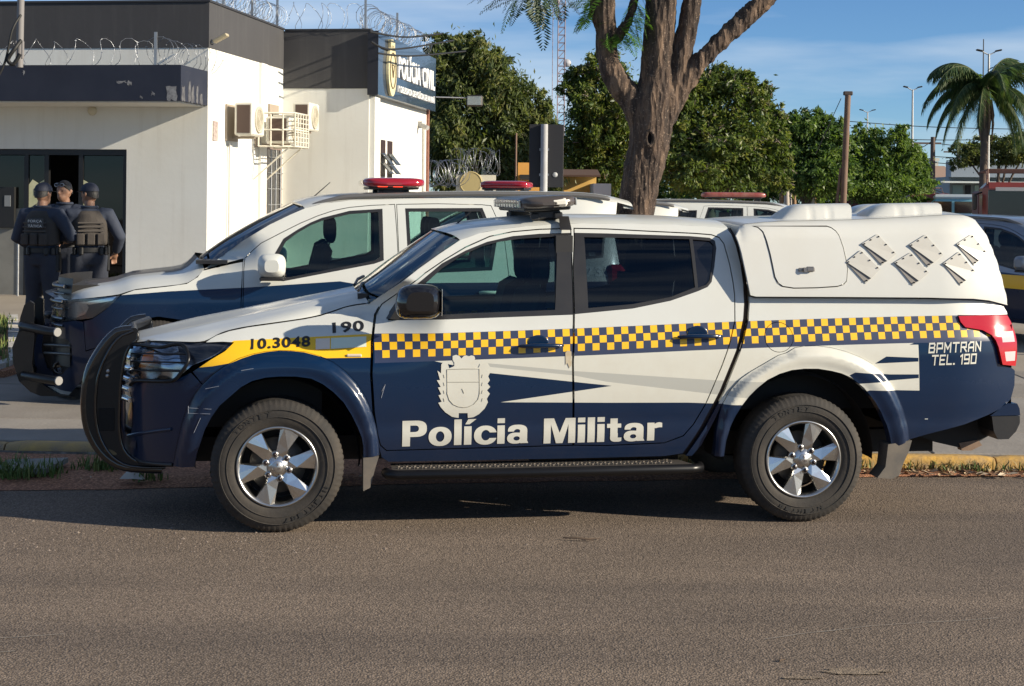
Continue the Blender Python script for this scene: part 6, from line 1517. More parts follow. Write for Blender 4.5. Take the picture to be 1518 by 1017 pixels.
def person(loc, yaw, hgt, label, arms, feet, head_yaw=0.0, cap=True, vest=True, glasses=False, words=None):
    s = hgt/1.76
    V_ = lambda *p: Vector(p)
    hips = [V_(sx*.095, 0, .93) for sx in (-1, 1)]; ank = [V_(sx*.12+fx_, fy, .09) for sx, (fx_, fy) in zip((-1, 1), feet)]
    knee = [h.lerp(a, .5)+V_(0, .035, 0) for h, a in zip(hips, ank)]
    sho = [V_(sx*.195, -.01, 1.425) for sx in (-1, 1)]
    elb = [V_(*a[0]) for a in arms]; wri = [V_(*a[1]) for a in arms]
    hm = Matrix.Rotation(head_yaw, 3, 'Z'); hc = V_(0, .015, 1.64)
    b = MB()
    torso(b, [(0, 0, .88, .14, .10), (0, 0, .96, .16, .11), (0, 0, 1.08, .14, .10), (0, 0, 1.22, .155, .11), (0, 0, 1.36, .175, .115), (0, -.01, 1.44, .15, .09), (0, -.01, 1.48, .07, .065)])
    b.tube([(0, -.01, 1.42), (0, .0, 1.56)], [.062, .055], 12)
    for i, sx in enumerate((-1, 1)):
        b.tube([hips[i]+V_(0, 0, .04), hips[i].lerp(knee[i], .4), knee[i], knee[i].lerp(ank[i], .35), ank[i]], [.09, .082, .058, .060, .04], 12)
        b.tube([ank[i]+V_(0, -.05, -.045), ank[i]+V_(0, .05, -.05), ank[i]+V_(sx*.01, .16, -.065)], [.042, .045, .030], 10)
        b.tube([sho[i]-V_(sx*.06, 0, 0), sho[i], sho[i].lerp(elb[i], .5), elb[i], elb[i].lerp(wri[i], .3), wri[i]], [.06, .062, .050, .042, .044, .029], 12)
        d = (wri[i]-elb[i]).normalized(); side = d.cross(V_(0, 0, 1)); side = side.normalized() if side.length > .2 else V_(1, 0, 0); nn = side.cross(d)
        pc = wri[i]+d*.05
        b.tube([wri[i], pc, wri[i]+d*.085], [.028, .040, .034], 10, flat=.55)
        for f_, (o_, l_) in enumerate(((-.030, .065), (-.010, .078), (.010, .074), (.029, .058))):
            a0 = wri[i]+d*.08+side*o_; b.tube([a0, a0+d*l_*.45-nn*.006, a0+d*l_*.8-nn*.028, a0+d*l_*.85-nn*.045], [.0095, .009, .0085, .007], 6)
        t0 = wri[i]+d*.03+side*(-.032*sx); b.tube([t0, t0+d*.03+side*(-.022*sx)-nn*.010, t0+d*.06+side*(-.022*sx)-nn*.025], [.012, .011, .009], 6)
    # head
    hb = MB(); ellip(hb, (0, 0, .015), .078, .098, .108); ellip(hb, (0, .035, -.055), .055, .062, .065)
    hb.tube([(0, .088, .02), (0, .112, -.018), (0, .098, -.030)], [.010, .016, .010], 8)
    hb.tube([(-.035, .083, .030), (0, .094, .034), (.035, .083, .030)], .011, 6); hb.tube([(-.022, .088, -.058), (0, .096, -.060), (.022, .088, -.058)], .009, 6)
    for sx in (-1, 1): hb.tube([(sx*.076, -.01, .025), (sx*.088, -.018, .01), (sx*.078, -.005, -.03)], [.012, .015, .008], 8)
    hb.v = [tuple(hm @ Vector(p)+hc) for p in hb.v]
    k0 = len(b.v); b.v += hb.v; b.f += [tuple(i+k0 for i in f) for f in hb.f]; b.m += hb.m; b.sm += hb.sm
    body = vox(b, 'person', skin, None, .010, 4)
    body.location = loc; body.rotation_euler = (0, 0, yaw); body.scale = (s, s, s); tag(body, label, 'person', 'officers at the door')
    # eyes and hair
    e = MB()
    for sx in (-1, 1): ellip(e, hm @ Vector((sx*.031, .083, .008))+hc, .011, .008, .007, 8, 6)
    e.build('eyes', mat('eye_dark', (.02, .015, .012), .2), body)
    h = MB(); rows = []
    for i in range(8):
        t = math.pi*.56*i/7
        rows.append([hm @ Vector((.084*math.sin(t)*math.cos(a), .104*math.sin(t)*math.sin(a)-.008*(1+math.sin(t)*(-math.sin(a)))*.5, .018+.116*math.cos(t)-(.035*max(0, -math.sin(a)) if i > 4 else 0)+(.055*max(0, math.sin(a)) if i > 4 else 0)+(.03*max(0, math.sin(a)) if i > 6 else 0)))+hc for a in np.linspace(0, 2*math.pi, 25)])
    h.grid(rows); h.build('hair', hairm, body)
    # trousers, boots
    t_ = MB(); torso(t_, [(0, 0, .86, .14, .11), (0, 0, .95, .175, .13), (0, 0, 1.03, .165, .12)])
    for i in (0, 1): t_.tube([hips[i]+V_(0, 0, .05), hips[i].lerp(knee[i], .5), knee[i], knee[i].lerp(ank[i], .5), ank[i]+V_(0, 0, .10)], [.115, .105, .086, .088, .080], 14)
    vox(t_, 'trousers', uni2, body, .014, 4)
    for i, sx in enumerate((-1, 1)):
        q = MB(); q.tube([ank[i]+V_(0, -.01, .14), ank[i]+V_(0, -.01, .02)], [.062, .058], 12); q.tube([ank[i]+V_(0, -.07, -.045), ank[i]+V_(0, .05, -.045), ank[i]+V_(sx*.01, .17, -.055)], [.045, .05, .036], 12); vox(q, 'boot', bootm, body, .012, 3)
    # shirt with sleeves
    h_ = MB(); torso(h_, [(0, 0, 1.0, .165, .125), (0, 0, 1.12, .16, .12), (0, 0, 1.28, .18, .13), (0, -.005, 1.40, .19, .125), (0, -.01, 1.465, .12, .085), (0, -.01, 1.50, .075, .075)])
    for i, sx in enumerate((-1, 1)): h_.tube([sho[i]-V_(sx*.08, 0, 0), sho[i], sho[i].lerp(elb[i], .5), elb[i], elb[i].lerp(wri[i], .55), elb[i].lerp(wri[i], .92)], [.08, .085, .074, .066, .058, .046], 14)
    vox(h_, 'shirt', uni, body, .014, 4)
    c_ = MB(); c_.tube([(.082*math.cos(a), .075*math.sin(a)-.005, 1.505) for a in np.linspace(0, 6.283, 21)], .018, 6, cap=False); c_.build('collar', uni, body)
    if vest:
        v_ = MB(); torso(v_, [(0, 0, 1.08, .195, .155), (0, 0, 1.2, .20, .16), (0, 0, 1.33, .20, .155), (0, -.005, 1.42, .165, .135), (0, -.005, 1.465, .13, .10)])
        vest_o = vox(v_, 'vest', vestm, body, .014, 3)
        for sy in (-1, 1):
            for xx in (-.11, 0, .11):
                p_ = MB(); p_.box((xx, sy*.172, 1.15), (.09, .04, .13), 0, bev=.012); p_.build('pouch', vestm, vest_o)
            for zz in (1.24, 1.285, 1.33):
                p_ = MB(); p_.box((0, sy*.163, zz), (.28, .014, .018), 0, bev=.004); p_.build('webbing', mat('webbing', (.07, .06, .052), .8), vest_o)
        if words:
            p_ = MB(); p_.box((.02, -.176, 1.325), (.20, .012, .105), 0, bev=.004); pt = p_.build('back_patch', mat('patch_grey', (.055, .055, .055), .7), vest_o)
            for w_, z0 in zip(words, (1.33, 1.283)): text_quad('lettering', w_, (-.065, -.1845, z0), (.105, -.1845, z0), (-.065, -.1845, z0+.034), mat('patch_letters', (.62, .62, .58), .6), pt, .012)
    bl = MB(); rows = []
    for z in (1.005, 1.012, 1.048, 1.055): rows.append([(.183*math.cos(a), .140*math.sin(a), z) for a in np.linspace(0, 2*math.pi, 29)])
    bl.grid(rows); bo = bl.build('belt', beltm, body)
    for a in (-2.6, -2.1, -.9, -.45, .3): 
        q = MB(); q.box((.19*math.cos(a), .147*math.sin(a), 1.02), (.05, .035, .09), 0, Matrix.Rotation(a+math.pi/2, 3, 'Z'), bev=.01); q.build('belt_pouch', beltm, bo)
    ho_ = MB(); ho_.box((.20, .0, .90), (.04, .09, .22), 0, bev=.015); ho_.box((.205, -.03, 1.03), (.03, .05, .10), 0, bev=.01); ho_.build('holster', beltm, bo)
    if cap:
        q = MB(); rows = []
        for i in range(7):
            t = math.pi*.5*i/6; rows.append([hm @ Vector((.091*math.sin(t)*math.cos(a), .112*math.sin(t)*math.sin(a), .040+.098*math.cos(t)))+hc for a in np.linspace(0, 2*math.pi, 25)])
        q.grid(rows); co_ = q.build('cap', mat('cap_navy', (.014, .018, .035), .75), body)
        q = MB(); q.grid([[hm @ Vector((.085*math.sin(t), .085+.0*r_+(.02+.085*r_)*math.cos(t), .042-.012*r_))+hc for t in np.linspace(-1.25, 1.25, 11)] for r_ in (0, .5, 1)]); q.build('peak', mat('cap_navy', (.014, .018, .035), .75), co_)
    if glasses:
        q = MB()
        for sx in (-1, 1): q.tube([hm @ Vector((sx*.036+.026*math.cos(a), .095, .075+.018*math.sin(a)))+hc for a in np.linspace(0, 6.283, 13)], .007, 5)
        q.build('sunglasses', mat('glasses', (.25, .26, .28), .2, metal=.6), body)
    return body
def ground_at(px_, Y): return Vector(((unroll(px_, 300)[0]-CX)/F*Y, Y, gz(Y)+.02))
person(ground_at(63, 17.2), R(-14), 1.77, 'officer in navy uniform and charcoal vest marked FORÇA TÁTICA, back turned', [((-.33, .02, 1.16), (-.20, .20, 1.04)), ((.34, .06, 1.17), (.16, .27, 1.14))], [(-.03, .02), (.02, -.05)], head_yaw=R(-6), words=('FORÇA', 'TÁTICA'))
person(ground_at(133, 17.35), R(20), 1.77, 'officer in navy cap and plain charcoal vest, head turned left, nearest the wall', [((-.30, .08, 1.17), (-.10, .28, 1.15)), ((.33, -.03, 1.17), (.30, .14, .99))], [(0, 0), (.02, .06)], head_yaw=R(42))
person(ground_at(96, 18.2), R(172), 1.79, 'bareheaded officer facing the street with sunglasses on his forehead', [((-.30, .04, 1.15), (-.14, .22, 1.08)), ((.28, .02, 1.14), (.24, .1, .92))], [(0, 0), (0, .03)], cap=False, vest=False, glasses=True, head_yaw=R(-12))
# ------------------------------------------------------------------ trees
def leaf_mat(name, col, trans=.35):
    if name in MATS: return MATS[name]
    m = bpy.data.materials.new(name); m.use_nodes = True; t = m.node_tree; t.nodes.clear(); MATS[name] = m
    o = t.nodes.new('ShaderNodeOutputMaterial'); d = t.nodes.new('ShaderNodeBsdfPrincipled'); d.inputs['Base Color'].default_value = (*col, 1); d.inputs['Roughness'].default_value = .45; d.inputs['Specular IOR Level'].default_value = .35
    tr = t.nodes.new('ShaderNodeBsdfTranslucent'); tr.inputs['Color'].default_value = (col[0]*1.6, col[1]*1.7, col[2]*.8, 1); x = t.nodes.new('ShaderNodeMixShader'); x.inputs[0].default_value = trans
    t.links.new(d.outputs[0], x.inputs[1]); t.links.new(tr.outputs[0], x.inputs[2]); t.links.new(x.outputs[0], o.inputs['Surface'])
    return m
def foliage(name, lobes, n, leaf, mats_, parent, seed, droop=.5, asp=.34, clump=.16, per=46):
    """leaf blades in clumps spread through ellipsoid lobes (centre, radii)"""
    rg = np.random.default_rng(seed); vol = np.array([l[1][0]*l[1][1]*l[1][2] for l in lobes])**.67; vol /= vol.sum(); Vv = []; MI = []
    for (c, r), w in zip(lobes, vol):
        nl = int(n*w); nc = max(6, nl//per); d = rg.normal(size=(nc, 3)); d /= np.linalg.norm(d, axis=1)[:, None]
        rad = rg.uniform(.12, 1.0, nc)**.42*(1+.10*rg.normal(size=nc)); cc = d*rad[:, None]; tone = rg.random(nc)
        k = rg.integers(0, nc, nl); off = rg.normal(size=(nl, 3))*clump*np.where(rg.random(nl) < .14, 2.3, 1.0)[:, None]; p = (cc[k]+off)
        dn = p/np.maximum(1e-6, np.linalg.norm(p, axis=1))[:, None]; p = p*np.array(r)+np.array(c)
        ax = rg.normal(size=(nl, 3))*.7+dn*.7; ax[:, 2] -= droop; ax /= np.linalg.norm(ax, axis=1)[:, None]
        sd_ = np.cross(ax, rg.normal(size=(nl, 3))+dn*.6); sd_ /= np.maximum(1e-6, np.linalg.norm(sd_, axis=1))[:, None]
        L_ = leaf*rg.uniform(.6, 1.35, nl)[:, None]; Wd = L_*asp
        up = np.cross(ax, sd_)*L_*.10
        q = np.stack([p-ax*L_*.5, p+sd_*Wd*.5+up, p+ax*L_*.5, p-sd_*Wd*.5+up], axis=1); Vv.append(q.reshape(-1, 3))
        MI.append(np.clip((tone[k]*.75+rg.random(nl)*.25)*len(mats_), 0, len(mats_)-1).astype(int))
    V = np.concatenate(Vv); mi = np.concatenate(MI); nq = len(mi); me = bpy.data.meshes.new(name)
    me.vertices.add(len(V)); me.vertices.foreach_set('co', V.ravel()); me.loops.add(nq*4); me.loops.foreach_set('vertex_index', np.arange(nq*4)); me.polygons.add(nq); me.polygons.foreach_set('loop_start', np.arange(nq)*4); me.polygons.foreach_set('material_index', mi)
    for m in mats_: me.materials.append(m)
    me.update(calc_edges=True); o = bpy.data.objects.new(name, me); COL.objects.link(o); o.parent = parent
    return o
bark_far = mat('bark_far', (.10, .075, .055), .9)
def tree(label, px_box, Y, lobes_px, n, leaf, mats_, seed, droop=.5, clump=.16, twigs=0, asp=.34, group='trees beyond the vehicles', depth=None):
    """px_box: trunk column; lobes_px: (x, y, rx, ry) in photo pixels at distance Y"""
    base = P(px_box, 293, Y); base.z = .30
    t = empty('leafy_tree', base, 0, label, 'tree', group); lobes = []
    for (x, y, rx, ry) in lobes_px:
        c = P(x, y, Y)-base; k = Y/F; lobes.append(((c.x, c.y+random.uniform(-.2, .2)*rx*k, c.z), (rx*k, (depth or rx)*k, ry*k)))
    rs = random.Random(seed*7+1); main = list(lobes)
    for c, r in main:                                     # smaller boughs break the outline
        for _ in range(8):
            d = Vector((rs.gauss(0, 1), rs.gauss(0, 1), rs.gauss(.25, .9))).normalized(); k = rs.uniform(.26, .46)
            lobes.append(((c[0]+d.x*r[0]*.92, c[1]+d.y*r[1]*.92, max(.5, c[2]+d.z*r[2]*.92)), (r[0]*k, r[1]*k, r[2]*k*.9)))
    lobes = [(c, (r[0]*.86, r[1]*.86, r[2]*.86)) if i < len(main) else (c, r) for i, (c, r) in enumerate(lobes)]
    m_ = MB(); top = max(l[0][2] for l in main)*.8
    m_.tube([(0, 0, -.1), (.05, 0, top*.3), (-.04, .05, top*.6), (.05, 0, top)], [.22, .17, .12, .05], 9)
    for l in main: m_.tube([(0, 0, top*.35), Vector((0, 0, top*.4)).lerp(Vector(l[0]), .5)+Vector((0, 0, .1)), Vector(l[0])], [.09, .06, .03], 6)
    rg = random.Random(seed)
    m_.build('trunk', bark_far, t)
    foliage('crown', lobes, n, leaf, mats_, t, seed, droop, asp, clump)
    if twigs:
        m_ = MB()
        for _ in range(twigs):
            l = rg.choice(lobes); d = Vector((rg.gauss(0, 1), rg.gauss(0, 1)-.6, rg.gauss(.3, .8))).normalized(); c = Vector(l[0]); a = c+Vector((d.x*l[1][0], d.y*l[1][1], d.z*l[1][2]))*.55; b_ = c+Vector((d.x*l[1][0], d.y*l[1][1], d.z*l[1][2]))*rg.uniform(1.0, 1.14)
            m_.tube([a, a.lerp(b_, .5)+Vector((rg.gauss(0, .08), 0, rg.gauss(0, .08))), b_], [.025, .015, .006], 4)
        o_ = m_.build('twigs', mat('twig_grey', (.16, .13, .10), .9), t); o_['kind'] = 'stuff'
    return t
dk3 = [leaf_mat('mango_leaf_dark', (0.049, 0.071, 0.024), .25), leaf_mat('mango_leaf_mid', (0.085, 0.112, 0.037), .3), leaf_mat('mango_leaf_light', (0.140, 0.165, 0.055), .35), leaf_mat('mango_leaf_olive', (0.195, 0.195, 0.073), .35)]
yg3 = [leaf_mat('leaf_dull', (0.050, 0.080, 0.024)), leaf_mat('leaf_mid', (0.085, 0.125, 0.032)), leaf_mat('leaf_yellowish', (0.135, 0.175, 0.042)), leaf_mat('leaf_gold', (0.185, 0.195, 0.055))]
gn3 = [leaf_mat('leaf_deep', (0.041, 0.078, 0.024), .3), leaf_mat('leaf_green', (0.073, 0.128, 0.034), .35), leaf_mat('leaf_fresh', (0.116, 0.183, 0.046), .4), leaf_mat('leaf_bright', (0.159, 0.220, 0.055), .4)]
tree('dark drooping mango tree rising behind the station sign', 720, 42, [(690, 175, 62, 92), (652, 110, 44, 52), (690, 86, 48, 38), (742, 150, 54, 64), (785, 212, 44, 66), (650, 215, 50, 70), (730, 245, 84, 56), (715, 112, 40, 46), (632, 165, 34, 60), (770, 160, 34, 46), (805, 180, 22, 40)], 62000, .19, dk3, 3, .9, .13, 0, .26)
tree('olive green tree directly behind the big trunk, left half', 868, 46, [(872, 150, 40, 44), (880, 210, 46, 54), (852, 236, 32, 50), (905, 105, 34, 34), (905, 250, 50, 50), (860, 125, 22, 26), (925, 180, 40, 60)], 34000, .155, yg3, 5, .4, .15, 160)
tree('yellowish green leafy tree right of the big trunk', 1050, 40, [(1050, 165, 60, 58), (1005, 200, 46, 66), (1090, 200, 58, 62), (1120, 150, 28, 30), (1060, 245, 92, 52), (1125, 240, 44, 50), (1035, 128, 38, 28), (1085, 128, 34, 26), (1140, 190, 26, 34)], 60000, .14, yg3, 8, .4, .13, 220)
tree('dark green rounded tree left of the leaning wooden pole', 1195, 58, [(1205, 205, 46, 36), (1165, 225, 38, 46), (1235, 235, 38, 46), (1200, 258, 64, 44), (1180, 190, 24, 22), (1228, 196, 22, 22)], 34000, .175, gn3, 11, .3, .13)
tree('fresh green rounded tree between the wooden pole and the lamp post', 1300, 62, [(1283, 212, 24, 28), (1318, 210, 26, 28), (1300, 250, 50, 42), (1340, 248, 28, 34), (1265, 264, 36, 36), (1310, 280, 70, 24), (1345, 225, 18, 22)], 36000, .175, gn3[1:]+[gn3[2]], 13, .3, .13)
tree('small pale tree just right of the thin lamp post', 1362, 75, [(1366, 245, 13, 20), (1364, 275, 17, 24)], 7000, .19, gn3[1:], 17, .3, .14)
tree('dull green tree behind the palm', 1480, 85, [(1480, 225, 46, 22), (1430, 232, 26, 20), (1520, 225, 40, 24), (1500, 214, 22, 14)], 16000, .22, dk3, 19, .3, .14)
tree('dark bushy tree low behind the station wall', 760, 50, [(775, 255, 60, 46), (830, 262, 34, 36)], 14000, .20, dk3, 23, .7, .14)
tree('dense green trees closing the view behind the parked cars', 1120, 75, [(1100, 275, 90, 32), (1200, 282, 80, 24), (1010, 275, 70, 32), (1270, 286, 60, 18), (920, 278, 60, 30)], 26000, .24, gn3, 29, .3, .14)

# --- the big tree by the kerb
bark = None
def bark_mat():
    m, t, b = new_mat('rough_bark'); N = t.nodes.new; lk = t.links.new; tcx = N('ShaderNodeTexCoord')
    mp_ = N('ShaderNodeMapping'); mp_.inputs['Scale'].default_value = (1, 1, .22); lk(tcx.outputs['Object'], mp_.inputs['Vector'])
    v = N('ShaderNodeTexVoronoi'); v.inputs['Scale'].default_value = 24; lk(mp_.outputs[0], v.inputs['Vector'])
    n = N('ShaderNodeTexNoise'); n.inputs['Scale'].default_value = 9; n.inputs['Detail'].default_value = 8; n.inputs['Roughness'].default_value = .7; lk(mp_.outputs[0], n.inputs['Vector'])
    r = N('ShaderNodeValToRGB'); r.color_ramp.elements[0].position = .34; r.color_ramp.elements[1].position = .68; r.color_ramp.elements[0].color = (.014, .010, .008, 1); r.color_ramp.elements[1].color = (.19, .125, .082, 1); e = r.color_ramp.elements.new(.5); e.color = (.058, .038, .028, 1)
    lk(n.outputs['Fac'], r.inputs['Fac'])
    n2 = N('ShaderNodeTexNoise'); n2.inputs['Scale'].default_value = 55; n2.inputs['Detail'].default_value = 3; lk(tcx.outputs['Object'], n2.inputs['Vector'])
    rr_ = N('ShaderNodeValToRGB'); rr_.color_ramp.elements[0].position = .60; rr_.color_ramp.elements[1].position = .68; rr_.color_ramp.elements[0].color = (0, 0, 0, 1); rr_.color_ramp.elements[1].color = (.7, .7, .7, 1); lk(n2.outputs['Fac'], rr_.inputs['Fac'])
    x = N('ShaderNodeMix'); x.data_type = 'RGBA'; x.inputs['B'].default_value = (.26, .19, .14, 1); lk(rr_.outputs['Color'], x.inputs['Factor']); lk(r.outputs['Color'], x.inputs['A']); lk(x.outputs['Result'], b.inputs['Base Color']); b.inputs['Roughness'].default_value = .9
    ad = N('ShaderNodeMath'); ad.operation = 'ADD'; lk(v.outputs['Distance'], ad.inputs[0]); lk(n.outputs['Fac'], ad.inputs[1])
    bp = N('ShaderNodeBump'); bp.inputs['Strength'].default_value = .9; bp.inputs['Distance'].default_value = .03; lk(ad.outputs[0], bp.inputs['Height']); lk(bp.outputs['Normal'], b.inputs['Normal'])
    return m
bark = bark_mat()
TY = 14.9
tb = P(940, 330, TY); tb.z = gz(TY)
bt_ = empty('big_street_tree', tb, 0, 'large forked street tree with rough brown bark behind the pickup', 'tree')
q_ = lambda x, y, dy=0.0: P(x, y, TY+dy)-tb
wpx = TY/F
mb = MB()
def limb(pts, rads, seg=16): mb.tube(smooth_line([q_(*p) for p in pts], 5), list(np.interp(np.linspace(0, len(rads)-1, (len(rads)-1)*5+1), range(len(rads)), [r*wpx for r in rads])), seg)
gz0 = Vector((0, 0, 0))
mb.tube([(-.06, 0, -.1), (-.045, 0, .25)]+[q_(938, 330), q_(943, 300), q_(952, 260), q_(962, 215), q_(966, 180), q_(968, 150), q_(972, 125)], [.30, .23, .18, 25*wpx, 26*wpx, 27*wpx, 28*wpx, 29*wpx, 22*wpx], 20)
limb([(958, 190), (938, 150), (915, 122), (903, 95), (899, 65), (899, 30), (897, -20), (890, -80)], [19, 17, 16, 14.5, 14, 13, 11.5, 9])
limb([(964, 180), (970, 140), (974, 90), (978, 40), (982, -10), (990, -90)], [20, 21, 21, 21, 20, 15])
limb([(978, 180), (998, 130), (1010, 80), (1020, 35), (1030, -15), (1045, -90)], [15, 13, 13, 12, 11.5, 8])
limb([(985, 175), (1005, 138), (1028, 104), (1050, 78), (1090, 40), (1125, 8), (1155, -22), (1200, -70)], [17, 14.5, 12, 11.5, 11.5, 11.5, 11, 8])
limb([(902, 55), (888, 35), (882, 15), (880, -15)], [9, 6.5, 5, 4], 10); limb([(912, 60), (922, 45), (932, 30), (940, 0), (946, -25)], [9, 6, 5, 4, 3.5], 10)
limb([(974, 210), (982, 190), (985, 165)], [16, 14, 10], 12)
mb.tube([q_(1043, 84), q_(1046, 73), q_(1049, 68)], [.035, .03, .01], 8)
tr_ = vox(mb, 'trunk', bark, bt_, .020, 5)
me = tr_.data; nv_ = len(me.vertices); co = np.empty(nv_*3); nr = np.empty(nv_*3); me.vertices.foreach_get('co', co); me.vertices.foreach_get('normal', nr); co = co.reshape(-1, 3); nr = nr.reshape(-1, 3)
for i in range(nv_):
    x, y, z = co[i]; w1 = mnoise.noise((x*7, y*7, z*1.4)); w2 = mnoise.noise((x*19+w1, y*19, z*4.5)); w3 = mnoise.noise((x*42, y*42, z*17))
    co[i] += nr[i]*(.016*(1-2.2*abs(w1))+.015*(.5-abs(w2))*1.6+.009*w3)
me.vertices.foreach_set('co', co.ravel()); me.update()
kn = MB(); kc = q_(963, 205, -.30); kn.tube([kc+Vector((.04*math.cos(a), .0, .07*math.sin(a))) for a in np.linspace(0, 6.283, 13)], .022, 6, cap=False); kn.add([kc+Vector((.04*math.cos(a), .02, .07*math.sin(a))) for a in np.linspace(0, 6.283, 13)[:-1]], [tuple(range(12))], 1); kn.build('knot_hole', [bark, mat('hollow_dark', (.008, .006, .005), .9)], bt_)
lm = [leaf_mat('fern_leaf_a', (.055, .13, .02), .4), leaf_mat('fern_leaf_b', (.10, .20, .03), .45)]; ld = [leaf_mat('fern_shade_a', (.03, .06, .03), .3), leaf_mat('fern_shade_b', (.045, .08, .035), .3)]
def fern(V, Fc, MI, base, d, ln, rg, pairs=15, w=.055):
    d = d.normalized(); s_ = d.cross(Vector((0, 0, 1)))
    if s_.length < .1: s_ = Vector((1, 0, 0))
    s_.normalize(); p = base.copy(); g = Vector((0, 0, -.045))
    for i in range(pairs):
        p = p+d*(ln/pairs); d = (d+g).normalized(); k = math.sin(math.pi*(.12+.85*i/pairs))
        for sg in (-1, 1):
            o_ = (s_*sg+d*.35+Vector((0, 0, -.25+.3*rg.random()))).normalized(); L_ = w*k*2.0; wd_ = d*ln/pairs*.42
            b = len(V); V += [tuple(p-wd_*.6), tuple(p+o_*L_*.55+wd_*.9), tuple(p+o_*L_), tuple(p+o_*L_*.5-wd_*.9)]; Fc.append((b, b+1, b+2, b+3)); MI.append(0 if rg.random() < .5 else 1)
    return p
rg = random.Random(4)
def spray(name, spots, mats_):
    V = []; Fc = []; MI = []
    for base, n, ln, dr in spots:
        for _ in range(n):
            d = Vector((rg.gauss(dr[0], .5), rg.gauss(dr[1], .4), rg.gauss(dr[2], .35))); fern(V, Fc, MI, base+Vector((rg.gauss(0, .04), rg.gauss(0, .08), rg.gauss(0, .04))), d, ln*rg.uniform(.7, 1.2), rg)
    me = bpy.data.meshes.new(name); me.from_pydata(V, [], Fc)
    for m in mats_: me.materials.append(m)
    me.polygons.foreach_set('material_index', MI); me.update(); o = bpy.data.objects.new(name, me); COL.objects.link(o); o.parent = bt_; return o
spray('leaf_spray', [(q_(884, 6), 10, .30, (-.5, 0, -.3)), (q_(880, -8), 8, .34, (-.7, 0, -.4)), (q_(925, 38), 7, .26, (.2, -.3, -.4)), (q_(905, 52), 6, .22, (.1, -.6, -.5)), (q_(940, 8), 8, .30, (.3, 0, -.5)), (q_(934, 30), 5, .24, (.6, -.2, -.2)), (q_(915, 50), 4, .2, (.5, -.4, -.3))], lm)
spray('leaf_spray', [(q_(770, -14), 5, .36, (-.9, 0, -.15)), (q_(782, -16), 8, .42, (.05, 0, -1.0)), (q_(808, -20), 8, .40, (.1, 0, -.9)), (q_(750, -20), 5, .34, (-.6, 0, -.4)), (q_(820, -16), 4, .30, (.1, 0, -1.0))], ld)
br_ = MB(); br_.tube(smooth_line([q_(897, -40), q_(850, -50), q_(800, -30), q_(765, -15)], 5), [.05]*6+[.035]*5+[.02]*5, 7); br_.build('branch', bark, bt_)
cr_l = [((-1.2, .2, 6.0), (2.0, 2.2, 1.2)), ((1.0, .3, 6.6), (2.4, 2.4, 1.3)), ((2.8, -.2, 6.2), (1.8, 2.0, 1.1)), ((.3, .8, 7.6), (2.2, 2.2, 1.0))]
foliage('crown', cr_l, 9000, .17, lm+ld, bt_, 41, .4, .3, .14)

# --- palm
PY = 70; pb_ = P(1456, 300, PY); pb_.z = .3
pl = empty('palm_tree', pb_, 0, 'tall feather palm behind the canopy of the pickup', 'palm tree')
ctop = P(1462, 130, PY)-pb_
m_ = MB(); m_.tube([(0, 0, -.2), Vector((-.0, 0, 1.5)), ctop.lerp(Vector((0, 0, 0)), .35), ctop.lerp(Vector((0, 0, 0)), .12), ctop], [.20, .18, .17, .23, .12], 12); m_.build('trunk', mat('palm_trunk', (.14, .10, .075), .9, var=(5, .8, (.07, .05, .04)), bump=(12, .8)), pl)
m_ = MB()
for i in range(9):
    a = i*.7; s_ = ctop+Vector((.22*math.cos(a), .22*math.sin(a), -.55)); m_.tube([s_, s_+Vector((.12*math.cos(a), .12*math.sin(a), -.7-.2*(i % 3))), s_+Vector((.05*math.cos(a), .05*math.sin(a), -1.3-.3*(i % 3)))], [.07, .06, .02], 5)
m_.build('dead_sheath', mat('palm_dead', (.20, .13, .08), .9), pl)
pm = [leaf_mat('palm_leaf_a', (.045, .080, .032), .3), leaf_mat('palm_leaf_b', (.075, .120, .045), .35), leaf_mat('palm_leaf_c', (.13, .155, .065), .35)]
rg = random.Random(9)
for az, el, ln in ((178, 40, 2.9), (165, 8, 2.7), (195, -25, 2.6), (150, 62, 2.6), (10, 45, 3.2), (25, 22, 3.0), (-15, 5, 2.8), (-35, -30, 2.6), (40, 66, 2.7), (100, 50, 2.4), (75, 30, 2.4), (270, 45, 2.5), (250, 10, 2.6), (300, 15, 2.6), (225, 25, 2.8), (325, -15, 2.6), (210, 55, 2.7), (345, 58, 3.0), (172, -5, 2.6), (5, 20, 2.9), (185, 62, 2.4), (355, -22, 2.5), (160, 25, 2.8), (20, -5, 2.7)):
    a = R(az); e_ = R(el); d = Vector((math.cos(a)*math.cos(e_), math.sin(a)*math.cos(e_)*.8, math.sin(e_))); p = ctop.copy(); V = []; Fc = []; MI = []; n_ = 44; ln *= 1.22; rach = [p.copy()]
    for i in range(n_):
        t = i/n_; p = p+d*(ln/n_); d = (d+Vector((0, 0, -.046-.02*t))).normalized(); rach.append(p.copy()); s_ = d.cross(Vector((0, 0, 1))); s_ = s_.normalized() if s_.length > .05 else Vector((1, 0, 0)); k = min(1, t*5)*(1-.55*t)
        if t < .06: continue
        for sg in (-1, 1):
            for j in (0, 1, 2):
                o_ = (s_*sg*.8+d*.45+Vector((0, 0, -.55+rg.gauss(0, .2)-.35*j))).normalized(); L_ = .95*k*rg.uniform(.8, 1.1); b = len(V); w_ = d*.030
                V += [tuple(p-w_), tuple(p+w_), tuple(p+o_*L_*.6+w_+Vector((0, 0, -.04))), tuple(p+o_*L_+Vector((0, 0, -.14)))]; Fc.append((b, b+1, b+2, b+3)); MI.append(rg.choice((0, 0, 1, 1, 2)))
    bm_ = MB(); bm_.add(V, Fc); bm_.m = MI; bm_.tube(rach, [.03]*10+[.02]*20+[.01]*15, 4, 2); bm_.build('frond', pm, pl, recalc=False)
